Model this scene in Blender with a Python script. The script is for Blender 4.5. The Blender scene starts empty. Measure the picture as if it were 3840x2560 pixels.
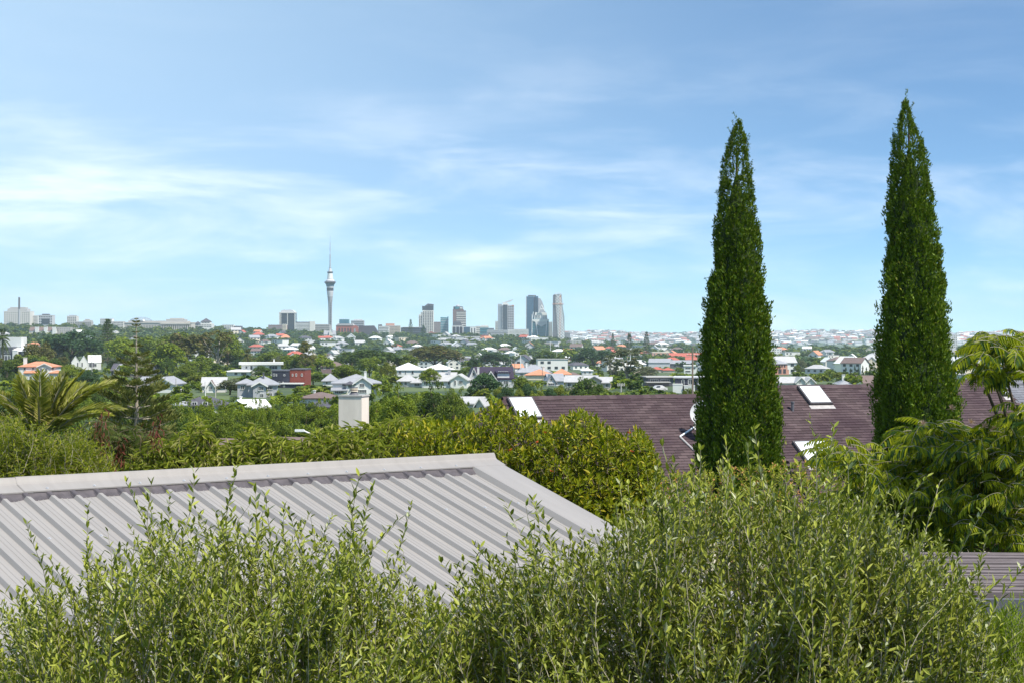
import bpy, math, random
import numpy as np
from mathutils import Vector, Matrix

# ------------------------------------------------------------------ camera, sky, sun, exposure
SC = bpy.context.scene
COL = SC.collection
F = 6800.0            # focal length in photograph pixels (3840 wide)
HR = 1255.0           # eye-level row in the photograph
EZ = 60.0             # eye height above the sea, metres
cam_d = bpy.data.cameras.new("camera")
cam = bpy.data.objects.new("camera", cam_d)
COL.objects.link(cam)
cam.location = (0, 0, EZ)
cam.rotation_euler = (math.pi / 2, 0, 0)
cam_d.sensor_width = 36.0
cam_d.lens = F / 3840.0 * 36.0
cam_d.shift_y = -(1280.0 - HR) / 3840.0
cam_d.clip_start = 0.1
cam_d.clip_end = 40000.0
SC.camera = cam

SUN_EL, SUN_AZ = math.radians(56), math.radians(127)   # azimuth clockwise from +Y
world = bpy.data.worlds.new("World")
SC.world = world
world.use_nodes = True
wn, wl = world.node_tree.nodes, world.node_tree.links
for n_ in list(wn):
    wn.remove(n_)


def wnode(t, **kw):
    n = wn.new(t)
    for a, b in kw.items():
        setattr(n, a, b)
    return n


out = wnode("ShaderNodeOutputWorld")
bg = wnode("ShaderNodeBackground")
bg.inputs["Strength"].default_value = 0.107
sky = wnode("ShaderNodeTexSky", sky_type="NISHITA")
sky.sun_disc = False
sky.sun_elevation = SUN_EL
sky.sun_rotation = SUN_AZ
sky.altitude = 60
sky.air_density = 1.0
sky.dust_density = 0.15
sky.ozone_density = 4.0
tc = wnode("ShaderNodeTexCoord")
mp = wnode("ShaderNodeMapping")
mp.inputs["Scale"].default_value = (1, 1, 3.0)
mp.inputs["Location"].default_value = (0, 0, 0.045)
wl.new(tc.outputs["Generated"], mp.inputs["Vector"])
nv = wnode("ShaderNodeVectorMath", operation="NORMALIZE")
wl.new(mp.outputs[0], nv.inputs[0])
wl.new(nv.outputs[0], sky.inputs[0])


def cloud_layer(scale, rot, nscale, lo, hi, detail=7.0, dist=0.6, loc=(0, 0, 0)):
    m = wnode("ShaderNodeMapping")
    m.inputs["Scale"].default_value = scale
    m.inputs["Rotation"].default_value = rot
    m.inputs["Location"].default_value = loc
    wl.new(tc.outputs["Generated"], m.inputs["Vector"])
    n = wnode("ShaderNodeTexNoise")
    n.inputs["Scale"].default_value = nscale
    n.inputs["Detail"].default_value = detail
    n.inputs["Roughness"].default_value = 0.56
    n.inputs["Distortion"].default_value = dist
    wl.new(m.outputs[0], n.inputs["Vector"])
    r = wnode("ShaderNodeMapRange", interpolation_type="SMOOTHSTEP")
    r.inputs["From Min"].default_value = lo
    r.inputs["From Max"].default_value = hi
    wl.new(n.outputs["Fac"], r.inputs["Value"])
    return r.outputs[0]


def wmath(op, a, b):
    n = wnode("ShaderNodeMath", operation=op)
    n.use_clamp = True
    for i, v in enumerate((a, b)):
        if isinstance(v, (int, float)):
            n.inputs[i].default_value = v
        else:
            wl.new(v, n.inputs[i])
    return n.outputs[0]


c_streak = cloud_layer((1.0, 1.0, 5.5), (0, math.radians(7), 0), 5.0, 0.47, 0.74, detail=8.0, dist=0.4, loc=(0.25, 0, 0.9))
c_patch = cloud_layer((1.0, 1.0, 2.2), (0, math.radians(-5), 0), 2.6, 0.40, 0.66, detail=3.0, loc=(1.2, 0.4, 0.1))
c_fine = cloud_layer((1.0, 1.0, 4.0), (0, math.radians(-16), 0), 8.0, 0.42, 0.85, detail=5.0, dist=0.5, loc=(3.1, 0, 0.4))
c_a = wmath("MULTIPLY", c_streak, c_patch)
c_b = wmath("MULTIPLY", c_fine, 0.45)
sx = wnode("ShaderNodeSeparateXYZ")
wl.new(tc.outputs["Generated"], sx.inputs[0])


def wrange(v, a, b, lo, hi):
    r = wnode("ShaderNodeMapRange", interpolation_type="SMOOTHSTEP")
    for i_, q_ in enumerate((a, b, lo, hi)):
        r.inputs[1 + i_].default_value = q_
    wl.new(v, r.inputs[0])
    return r.outputs[0]


low = wrange(sx.outputs["Z"], 0.06, 0.155, 1.0, 0.10)          # cloud streets thicken towards the horizon
veil = wrange(sx.outputs["X"], -0.40, 0.28, 0.62, 0.0)        # thin high veil over the western half
c_all = wmath("ADD", wmath("MULTIPLY", wmath("ADD", wmath("MULTIPLY", c_a, 0.68), c_b), low), 0.02)
cmix = wnode("ShaderNodeMix", data_type="RGBA")
CLOUD = (7.6, 7.9, 8.1, 1)
cmix.inputs[7].default_value = CLOUD
wl.new(c_all, cmix.inputs[0])
tint = wnode("ShaderNodeVectorMath", operation="MULTIPLY")
tint.inputs[1].default_value = (0.75, 1.01, 1.05)
wl.new(sky.outputs[0], tint.inputs[0])
vmix = wnode("ShaderNodeMix", data_type="RGBA")
vmix.inputs[7].default_value = (4.0, 5.5, 6.8, 1)
wl.new(veil, vmix.inputs[0])
wl.new(tint.outputs[0], vmix.inputs[6])
wl.new(vmix.outputs[2], cmix.inputs[6])
wl.new(cmix.outputs[2], bg.inputs["Color"])
wl.new(bg.outputs[0], out.inputs["Surface"])

sun_d = bpy.data.lights.new("sun", "SUN")
sun_d.energy = 4.3
sun_d.angle = math.radians(3.0)
sun_d.color = (1.0, 0.94, 0.82)
sun = bpy.data.objects.new("sun", sun_d)
COL.objects.link(sun)
_s = Vector((math.sin(SUN_AZ) * math.cos(SUN_EL), math.cos(SUN_AZ) * math.cos(SUN_EL), math.sin(SUN_EL)))
sun.rotation_euler = (-_s).to_track_quat("-Z", "Y").to_euler()
sun.location = (20, -20, EZ + 60)

SC.view_settings.view_transform = "Standard"
SC.view_settings.look = "None"
SC.view_settings.gamma = 1.0
SC.view_settings.exposure = 0.80
SC.render.engine = "CYCLES"
SC.cycles.use_denoising = True
SC.cycles.denoiser = "OPENIMAGEDENOISE"
SC.cycles.denoising_input_passes = "RGB_ALBEDO_NORMAL"
SC.cycles.max_bounces = 6
SC.cycles.diffuse_bounces = 3
SC.cycles.glossy_bounces = 2
SC.cycles.transmission_bounces = 3
SC.cycles.volume_bounces = 1
SC.cycles.caustics_reflective = False
SC.cycles.caustics_refractive = False

# ------------------------------------------------------------------ helpers
rng = np.random.default_rng(7)
R = random.Random(11)


def P(px, row, d):
    return Vector(((px - 1920.0) / F * d, d, EZ + (HR - row) / F * d))


class Geo:
    """collects quads and triangles with material slots and makes one mesh"""

    def __init__(self):
        self.V, self.n, self.Fq, self.Mq, self.Ft, self.Mt = [], 0, [], [], [], []

    def add(self, V, Fc, m=0):
        V = np.asarray(V, float).reshape(-1, 3)
        Fc = np.asarray(Fc, int)
        if len(Fc) == 0:
            return
        mm = np.full(len(Fc), m) if np.isscalar(m) else np.asarray(m)
        if Fc.shape[1] == 4:
            self.Fq.append(Fc + self.n); self.Mq.append(mm)
        else:
            self.Ft.append(Fc + self.n); self.Mt.append(mm)
        self.V.append(V)
        self.n += len(V)

    def arrays(self):
        z4, z3, z0 = np.zeros((0, 4), int), np.zeros((0, 3), int), np.zeros(0, int)
        return (np.concatenate(self.V) if self.V else np.zeros((0, 3)),
                np.concatenate(self.Fq) if self.Fq else z4, np.concatenate(self.Mq) if self.Mq else z0,
                np.concatenate(self.Ft) if self.Ft else z3, np.concatenate(self.Mt) if self.Mt else z0)

    def mesh(self, name, mats, smooth=False):
        V, q, mq, t, mt = self.arrays()
        me = bpy.data.meshes.new(name)
        for m in (mats if isinstance(mats, (list, tuple)) else [mats] if mats else []):
            me.materials.append(m)
        nq, nt = len(q), len(t)
        me.vertices.add(len(V))
        me.vertices.foreach_set("co", V.astype(np.float32).ravel())
        me.loops.add(nq * 4 + nt * 3)
        me.loops.foreach_set("vertex_index", np.concatenate([q.ravel(), t.ravel()]).astype(np.int32))
        me.polygons.add(nq + nt)
        me.polygons.foreach_set("loop_start", np.concatenate([np.arange(nq) * 4, nq * 4 + np.arange(nt) * 3]).astype(np.int32))
        me.polygons.foreach_set("material_index", np.concatenate([mq, mt]).astype(np.int32))
        me.polygons.foreach_set("use_smooth", np.full(nq + nt, bool(smooth)))
        me.update(calc_edges=True)
        return me


BOXF = np.array([[0, 1, 3, 2], [4, 6, 7, 5], [0, 4, 5, 1], [2, 3, 7, 6], [0, 2, 6, 4], [1, 5, 7, 3]])


def box(g, x0, x1, y0, y1, z0, z1, m=0):
    V = [(x, y, z) for x in (x0, x1) for y in (y0, y1) for z in (z0, z1)]
    g.add(V, BOXF, m)
    return g


def slab(g, a, b, c, d, t, m=0):
    """hexahedron: quad abcd (counter-clockwise from above) with thickness vector t (downwards)"""
    a, b, c, d, t = (np.asarray(v, float) for v in (a, b, c, d, t))
    V = [a, b, c, d, a + t, b + t, c + t, d + t]
    g.add(V, [[0, 1, 2, 3], [7, 6, 5, 4], [0, 4, 5, 1], [1, 5, 6, 2], [2, 6, 7, 3], [3, 7, 4, 0]], m)
    return g


def tube(g, pts, rad, sides=5, m=0):
    pts = np.asarray(pts, float)
    n = len(pts)
    rad = np.broadcast_to(np.asarray(rad, float), (n,))
    T = np.gradient(pts, axis=0)
    T /= np.linalg.norm(T, axis=1)[:, None] + 1e-9
    ref = np.array([0, 0, 1.0]) if abs(T[0][2]) < 0.9 else np.array([1.0, 0, 0])
    A = np.cross(T, ref); A /= np.linalg.norm(A, axis=1)[:, None] + 1e-9
    B = np.cross(T, A)
    th = np.arange(sides) * 2 * np.pi / sides
    V = pts[:, None, :] + rad[:, None, None] * (np.cos(th)[None, :, None] * A[:, None, :] + np.sin(th)[None, :, None] * B[:, None, :])
    i = np.arange(n - 1)[:, None] * sides
    k = np.arange(sides)[None, :]
    k2 = (k + 1) % sides
    Fc = np.stack([i + k, i + k2, i + sides + k2, i + sides + k], -1).reshape(-1, 4)
    g.add(V.reshape(-1, 3), Fc, m)
    # caps
    if sides == 4:
        g.add(V[-1], [[0, 1, 2, 3]], m); g.add(V[0], [[3, 2, 1, 0]], m)
    else:
        for ring, o in ((V[-1], 1), (V[0], -1)):
            c = ring.mean(0)
            f = [[0, 1 + a, 1 + (a + 1) % sides][::o] for a in range(sides)]
            g.add(np.vstack([c, ring]), f, m)
    return g


def revolve(g, prof, n=20, m=0, c=(0, 0)):
    prof = np.asarray(prof, float)
    th = np.arange(n) * 2 * np.pi / n
    V = np.stack([c[0] + prof[:, 0:1] * np.cos(th), c[1] + prof[:, 0:1] * np.sin(th), np.repeat(prof[:, 1:2], n, 1)], -1)
    i = np.arange(len(prof) - 1)[:, None] * n
    k = np.arange(n)[None, :]
    k2 = (k + 1) % n
    g.add(V.reshape(-1, 3), np.stack([i + k, i + k2, i + n + k2, i + n + k], -1).reshape(-1, 4), m)
    return g


def unit(v):
    return v / (np.linalg.norm(v, axis=-1, keepdims=True) + 1e-9)


def leaves(g, B, D, S, L, W, fold=0.18, droop=0.12, m=0):
    """lance-shaped two-sided leaf blades: base B, direction D, side S, length L, width W"""
    B = np.asarray(B, float)
    n = len(B)
    D = unit(np.asarray(D, float)); S = np.asarray(S, float)
    S = unit(S - (S * D).sum(1, keepdims=True) * D)
    N = np.cross(D, S)
    L = np.broadcast_to(L, (n,))[:, None]; W = np.broadcast_to(W, (n,))[:, None]
    p1 = B + D * L * 0.36
    p2 = B + D * L * 0.72 - N * L * droop * 0.5
    V = np.stack([B, p1 + S * W * 0.5 + N * W * fold, p2 + S * W * 0.36 + N * W * fold, B + D * L - N * L * droop,
                  p2 - S * W * 0.36 + N * W * fold, p1 - S * W * 0.5 + N * W * fold], 1)
    o = np.arange(n)[:, None] * 6
    Fc = np.concatenate([o + np.array([[0, 1, 2, 3]]), o + np.array([[0, 3, 4, 5]])])
    g.add(V.reshape(-1, 3), Fc, m)
    return g


def diamonds(g, C, D, S, L, W, m=0):
    n = len(C)
    L = np.broadcast_to(L, (n,))[:, None]; W = np.broadcast_to(W, (n,))[:, None]
    V = np.stack([C - D * L / 2, C + S * W / 2, C + D * L / 2, C - S * W / 2], 1)
    g.add(V.reshape(-1, 3), np.arange(n * 4).reshape(-1, 4), m)
    return g


def rand_dirs(n, r=rng):
    v = r.normal(size=(n, 3))
    return unit(v)


def replicate(proto, Ts):
    """joins copies of a Geo placed by 4x4 matrices"""
    V, q, mq, t, mt = proto.arrays()
    g = Geo()
    if len(Ts) == 0:
        return g
    Ts = np.asarray(Ts)
    n, k = len(Ts), len(V)
    W = (np.einsum("nij,kj->nki", Ts[:, :3, :3], V) + Ts[:, None, :3, 3]).reshape(-1, 3)
    o = (np.arange(n) * k)[:, None, None]
    if len(q):
        g.Fq.append((q[None] + o).reshape(-1, 4)); g.Mq.append(np.tile(mq, n))
    if len(t):
        g.Ft.append((t[None] + o).reshape(-1, 3)); g.Mt.append(np.tile(mt, n))
    g.V.append(W); g.n = len(W)
    return g


def merge(g, h):
    V, q, mq, t, mt = h.arrays()
    if len(q):
        g.Fq.append(q + g.n); g.Mq.append(mq)
    if len(t):
        g.Ft.append(t + g.n); g.Mt.append(mt)
    g.V.append(V); g.n += len(V)
    return g


def link(o, parent=None):
    COL.objects.link(o)
    if parent is not None:
        o.parent = parent
    return o


def tag(o, label, cat=None, group=None, kind=None):
    if label:
        o["label"] = label
    if cat:
        o["category"] = cat
    if group:
        o["group"] = group
    if kind:
        o["kind"] = kind
    return o


def thing(name, label, cat, loc=(0, 0, 0), rz=0.0, group=None):
    o = link(bpy.data.objects.new(name, None))
    o.location = loc
    o.rotation_euler = (0, 0, rz)
    o.empty_display_size = 0.3
    return tag(o, label, cat, group)


def part(name, geo, mats, parent, loc=(0, 0, 0), smooth=False, rot=None, scale=None):
    me = geo.mesh(name, mats, smooth) if isinstance(geo, Geo) else geo
    o = link(bpy.data.objects.new(name, me), parent)
    o.location = loc
    if rot is not None:
        o.rotation_euler = rot
    if scale is not None:
        o.scale = scale
    return o


def mat4(loc, X=None, Z=None, s=1.0, roll=0.0):
    """4x4 with z axis Z (unit) and uniform or 3-vector scale"""
    Z = np.array([0, 0, 1.0]) if Z is None else np.asarray(Z, float) / np.linalg.norm(Z)
    ref = np.array([1.0, 0, 0]) if abs(Z[0]) < 0.9 else np.array([0, 1.0, 0])
    if X is not None:
        ref = np.asarray(X, float)
    Yv = np.cross(Z, ref); Yv /= np.linalg.norm(Yv)
    Xv = np.cross(Yv, Z)
    c, sn = math.cos(roll), math.sin(roll)
    Xr, Yr = c * Xv + sn * Yv, -sn * Xv + c * Yv
    s = np.broadcast_to(np.asarray(s, float), (3,))
    M = np.eye(4)
    M[:3, 0], M[:3, 1], M[:3, 2] = Xr * s[0], Yr * s[1], Z * s[2]
    M[:3, 3] = loc
    return M


def scatter(parent, name, protos, mats, Ts, idx, limit, rest_name):
    """first `limit` placements become parts that share mesh data, the others one joined part"""
    Ts = np.asarray(Ts, float).copy()
    Ts[:, :3, 3] -= np.array(parent.location)
    idx = np.asarray(idx)
    mes = [p.mesh(name, mats, False) for p in protos]
    for k in range(min(limit, len(Ts))):
        o = link(bpy.data.objects.new(name, mes[idx[k]]), parent)
        o.matrix_basis = Matrix(Ts[k].tolist())
    if len(Ts) > limit:
        g = Geo()
        for j, p in enumerate(protos):
            sel = [k for k in range(limit, len(Ts)) if idx[k] == j]
            if sel:
                merge(g, replicate(p, Ts[sel]))
        o = part(rest_name, g, mats, parent)
        o["kind"] = "stuff"


# ------------------------------------------------------------------ materials
MATS = {}


def _nodes(name):
    m = bpy.data.materials.new(name)
    m.use_nodes = True
    nt = m.node_tree
    b = nt.nodes["Principled BSDF"]
    return m, nt, b


def paint(name, col, rough=0.65, var=0.14, scale=1.5, metal=0.0, spec=0.4, bump=0.0, bscale=40.0, streak=0.0, coords="Object"):
    m, nt, b = _nodes(name)
    t = nt.nodes.new("ShaderNodeTexCoord")
    mp = nt.nodes.new("ShaderNodeMapping")
    nt.links.new(t.outputs[coords], mp.inputs[0])
    if streak:
        mp.inputs["Scale"].default_value = (1, 1, 1.0 / streak)
    n = nt.nodes.new("ShaderNodeTexNoise")
    n.inputs["Scale"].default_value = scale
    n.inputs["Detail"].default_value = 8
    n.inputs["Roughness"].default_value = 0.65
    nt.links.new(mp.outputs[0], n.inputs["Vector"])
    r = nt.nodes.new("ShaderNodeMapRange")
    r.inputs["From Min"].default_value = 0.3; r.inputs["From Max"].default_value = 0.7
    r.inputs["To Min"].default_value = 1 - var; r.inputs["To Max"].default_value = 1 + var
    nt.links.new(n.outputs["Fac"], r.inputs["Value"])
    x = nt.nodes.new("ShaderNodeVectorMath"); x.operation = "SCALE"
    x.inputs[0].default_value = col[:3]
    nt.links.new(r.outputs[0], x.inputs["Scale"])
    nt.links.new(x.outputs[0], b.inputs["Base Color"])
    b.inputs["Roughness"].default_value = rough
    b.inputs["Metallic"].default_value = metal
    b.inputs["Specular IOR Level"].default_value = spec
    if bump:
        n2 = nt.nodes.new("ShaderNodeTexNoise")
        n2.inputs["Scale"].default_value = bscale
        n2.inputs["Detail"].default_value = 5
        nt.links.new(t.outputs[coords], n2.inputs["Vector"])
        bp = nt.nodes.new("ShaderNodeBump")
        bp.inputs["Strength"].default_value = bump
        bp.inputs["Distance"].default_value = 0.02
        nt.links.new(n2.outputs["Fac"], bp.inputs["Height"])
        nt.links.new(bp.outputs[0], b.inputs["Normal"])
    MATS[name] = m
    return m


def foliage(name, ca, cb, cc=None, pc=0.1, trans=0.24, rough=0.55, spec=0.18, objvar=0.18, tint=None):
    """leaf material: each leaf (mesh island) takes its own shade between ca and cb, a share pc takes cc"""
    m, nt, b = _nodes(name)
    g = nt.nodes.new("ShaderNodeNewGeometry")
    mx = nt.nodes.new("ShaderNodeMix"); mx.data_type = "RGBA"
    mx.inputs[6].default_value = (*ca, 1); mx.inputs[7].default_value = (*cb, 1)
    nt.links.new(g.outputs["Random Per Island"], mx.inputs[0])
    col = mx.outputs[2]
    if cc:
        f = nt.nodes.new("ShaderNodeMath"); f.operation = "MULTIPLY"; f.inputs[1].default_value = 7.31
        nt.links.new(g.outputs["Random Per Island"], f.inputs[0])
        fr = nt.nodes.new("ShaderNodeMath"); fr.operation = "FRACT"
        nt.links.new(f.outputs[0], fr.inputs[0])
        lt = nt.nodes.new("ShaderNodeMath"); lt.operation = "LESS_THAN"; lt.inputs[1].default_value = pc
        nt.links.new(fr.outputs[0], lt.inputs[0])
        m2 = nt.nodes.new("ShaderNodeMix"); m2.data_type = "RGBA"
        m2.inputs[7].default_value = (*cc, 1)
        nt.links.new(lt.outputs[0], m2.inputs[0]); nt.links.new(col, m2.inputs[6])
        col = m2.outputs[2]
    oi = nt.nodes.new("ShaderNodeObjectInfo")
    r = nt.nodes.new("ShaderNodeMapRange")
    r.inputs["To Min"].default_value = 1 - objvar; r.inputs["To Max"].default_value = 1 + objvar
    nt.links.new(oi.outputs["Random"], r.inputs["Value"])
    x = nt.nodes.new("ShaderNodeVectorMath"); x.operation = "SCALE"
    nt.links.new(col, x.inputs[0]); nt.links.new(r.outputs[0], x.inputs["Scale"])
    nt.links.new(x.outputs[0], b.inputs["Base Color"])
    b.inputs["Roughness"].default_value = rough
    b.inputs["Specular IOR Level"].default_value = spec
    tr = nt.nodes.new("ShaderNodeBsdfTranslucent")
    y = nt.nodes.new("ShaderNodeVectorMath"); y.operation = "MULTIPLY"
    y.inputs[1].default_value = (1.25, 1.35, 0.6)
    nt.links.new(x.outputs[0], y.inputs[0]); nt.links.new(y.outputs[0], tr.inputs["Color"])
    ms = nt.nodes.new("ShaderNodeMixShader"); ms.inputs[0].default_value = trans
    nt.links.new(b.outputs[0], ms.inputs[1]); nt.links.new(tr.outputs[0], ms.inputs[2])
    nt.links.new(ms.outputs[0], nt.nodes["Material Output"].inputs["Surface"])
    MATS[name] = m
    return m


def glass(name, col, rough=0.12, spec=0.7):
    return paint(name, col, rough=rough, var=0.25, scale=0.35, spec=spec)


paint("white", (0.66, 0.66, 0.64), var=0.06)
paint("offwhite", (0.62, 0.60, 0.56), var=0.10)
paint("cream", (0.66, 0.58, 0.46), var=0.10)
paint("beige", (0.48, 0.42, 0.35), var=0.10)
paint("pink", (0.52, 0.27, 0.20), var=0.10)
paint("grey", (0.36, 0.37, 0.40), var=0.10)
paint("lightgrey", (0.52, 0.52, 0.54), var=0.10)
paint("darkgrey", (0.10, 0.10, 0.12), var=0.15)
paint("navy", (0.030, 0.032, 0.050), var=0.12)
paint("redwood", (0.20, 0.045, 0.030), var=0.16, scale=4, streak=8)
paint("brick", (0.33, 0.105, 0.075), var=0.16)
paint("brownblock", (0.19, 0.13, 0.125), var=0.12)
paint("roof_white", (0.66, 0.66, 0.65), var=0.05)
paint("roof_grey", (0.27, 0.275, 0.30), var=0.14, scale=0.8)
paint("roof_lightgrey", (0.38, 0.375, 0.38), var=0.14, scale=0.8)
paint("roof_dark", (0.075, 0.070, 0.085), var=0.18, scale=0.8)
paint("roof_brown", (0.15, 0.105, 0.095), var=0.18, scale=0.8)
paint("roof_purple", (0.028, 0.018, 0.040), var=0.15, scale=0.8)
paint("roof_orange", (0.50, 0.215, 0.125), var=0.18, scale=0.8)
paint("roof_red", (0.38, 0.10, 0.07), var=0.18, scale=0.8)
paint("concrete", (0.40, 0.385, 0.37), var=0.10)
paint("stone", (0.50, 0.465, 0.42), var=0.08, scale=0.1)
paint("timber", (0.20, 0.155, 0.12), var=0.25, scale=6, streak=6)
paint("asphalt", (0.06, 0.06, 0.062), var=0.2)
paint("bark", (0.12, 0.088, 0.062), rough=0.9, var=0.35, scale=6, streak=5)
paint("bark_pale", (0.30, 0.26, 0.21), rough=0.9, var=0.25, scale=5, streak=5)
paint("steel_white", (0.72, 0.73, 0.74), rough=0.4, var=0.04)
paint("copper", (0.42, 0.20, 0.13), var=0.15)
glass("pane_dark", (0.035, 0.042, 0.055))
glass("pane_blue", (0.045, 0.120, 0.200))
glass("pane_teal", (0.055, 0.21, 0.26))
glass("pane_pale", (0.25, 0.30, 0.34))

foliage("leaf_mid", (0.070, 0.112, 0.009), (0.172, 0.212, 0.018), (0.13, 0.17, 0.03), 0.10)
foliage("leaf_dark", (0.038, 0.072, 0.011), (0.096, 0.142, 0.022), (0.07, 0.11, 0.04), 0.08)
foliage("leaf_deep", (0.024, 0.058, 0.022), (0.062, 0.112, 0.038), (0.05, 0.09, 0.05), 0.08)
foliage("leaf_yellow", (0.085, 0.125, 0.014), (0.19, 0.215, 0.022), (0.26, 0.26, 0.035), 0.12)
foliage("leaf_olivebrown", (0.070, 0.078, 0.020), (0.150, 0.150, 0.038), (0.15, 0.10, 0.04), 0.10)
foliage("leaf_grey", (0.085, 0.105, 0.060), (0.165, 0.185, 0.105), (0.20, 0.17, 0.10), 0.10)
foliage("leaf_bright", (0.090, 0.134, 0.007), (0.210, 0.250, 0.014), (0.15, 0.22, 0.03), 0.12)
# ------------------------------------------------------------------ terrain
TD = [0, 25, 60, 130, 250, 380, 510, 760, 1000, 1400, 1800, 2200, 2550, 3000, 3500, 4000, 4600, 6000, 7500, 9000, 11500, 14000]
TP = [-400, 0, 800, 1300, 1900, 2300, 2900, 3840, 4240]
_near = [-6, -6.5, -8, -10, -12.5, -14, -15]
_L = [-17, -18, -20, -19, -14, -9, 0, 12, 9, -5, -40, -58, -30, 12, -20]
_A = [-17, -19, -23, -23, -19, -14, -5, 8, 6, -5, -40, -58, -30, 12, -20]
_B = [-17, -20, -26, -28, -26, -22, -14, -5, 0, -2, -40, -58, -30, 12, -20]
_C = [-17, -20, -27, -30, -29, -25, -18, -9, -5, -7, -45, -58, -30, 12, -20]
_D = [-18, -21, -27, -31, -31, -29, -26, -22, -22, -32, -55, -59, -30, 12, -20]
_E = [-18, -22, -28, -32, -31, -28, -24, -32, -45, -56, -59, -59, -30, 13, -20]
TZ = np.array([_near + c for c in (_L, _L, _A, _B, _C, _D, _E, _E, _E)], float)


def gz_px(px, d):
    px = min(max(px, TP[0]), TP[-1])
    j = int(np.searchsorted(TP, px, side="right")) - 1
    j = min(max(j, 0), len(TP) - 2)
    f = (px - TP[j]) / (TP[j + 1] - TP[j])
    a = np.interp(d, TD, TZ[j]); b = np.interp(d, TD, TZ[j + 1])
    z = a * (1 - f) + b * f
    if d > 8500:      # rolling crest of the far shore
        z += min((d - 8500) / 1500, 1) * (7 * math.sin(px * .0061 + 1) + 4 * math.sin(px * .0173))
    return EZ + z


def gz(x, y):
    d = math.hypot(x, y)
    th = math.atan2(x, y)
    px = 1920 + F * math.tan(min(max(th, -0.6), 0.6))
    return gz_px(px, d)


def ground_d(px, row, lo=60, hi=4500):
    """distance at which the ground shows at this row of the photograph"""
    for d in np.arange(lo, hi, 4.0):
        if HR - (gz_px(px, d) - EZ) * F / d <= row:
            return float(d)
    return hi


g = Geo()
ths = sorted(set([math.atan((p - 1920) / F) for p in range(-400, 4241, 58)] + [math.radians(a) for a in range(-180, 180, 9) if abs(a) > 19]))
rs = [0.0] + list(np.geomspace(6, 14000, 120))
ths = np.array(ths)
V = []
for r_ in rs:
    for t_ in ths:
        x_, y_ = r_ * math.sin(t_), r_ * math.cos(t_)
        V.append((x_, y_, gz(x_, y_)))
nT = len(ths)
i = np.arange(len(rs) - 1)[:, None] * nT
k = np.arange(nT)[None, :]
k2 = (k + 1) % nT
g.add(V, np.stack([i + k, i + nT + k, i + nT + k2, i + k2], -1).reshape(-1, 4))


def ground_material():
    m, nt, b = _nodes("ground")
    t = nt.nodes.new("ShaderNodeTexCoord")
    n = nt.nodes.new("ShaderNodeTexNoise"); n.inputs["Scale"].default_value = 0.02; n.inputs["Detail"].default_value = 10
    nt.links.new(t.outputs["Object"], n.inputs["Vector"])
    r = nt.nodes.new("ShaderNodeValToRGB")
    e = r.color_ramp.elements
    e[0].position, e[0].color = 0.35, (0.022, 0.045, 0.014, 1)
    e[1].position, e[1].color = 0.68, (0.085, 0.115, 0.035, 1)
    nt.links.new(n.outputs["Fac"], r.inputs[0])
    nt.links.new(r.outputs[0], b.inputs["Base Color"])
    b.inputs["Roughness"].default_value = 0.95
    return m


ground = part("ground", g, ground_material(), None, smooth=True)
tag(ground, "grassy ground falling to a valley and rising to the city ridge", kind="structure")

# patches of road and playing field lying on the ground
def patch(name, pts, mat, label, lift=0.05):
    g = Geo()
    n = len(pts) // 2
    V = []
    for px, d in pts:
        p = P(px, HR, d)
        V.append((p.x, p.y, gz(p.x, p.y) + lift))
    g.add(V, [[2 * a, 2 * a + 1, 2 * a + 3, 2 * a + 2] for a in range(n - 1)])
    o = part(name, g, mat, None)
    return tag(o, label, kind="structure")


paint("grass", (0.13, 0.19, 0.035), var=0.2, scale=0.05)
patch("street", [(300, 520), (345, 500), (345, 560), (395, 545), (365, 600), (425, 590), (380, 650), (445, 640), (395, 700), (462, 690)], MATS["asphalt"], "asphalt side street running up the suburb")
patch("playing_field", [(2860, 1180), (2860, 1360), (2990, 1180), (2990, 1370), (3140, 1180), (3140, 1370)], MATS["grass"], "mown green playing field beside the pink brick building", lift=0.2)

# ------------------------------------------------------------------ trees
RECTS = []            # picture rectangles of built houses: later filler keeps clear of them


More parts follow.
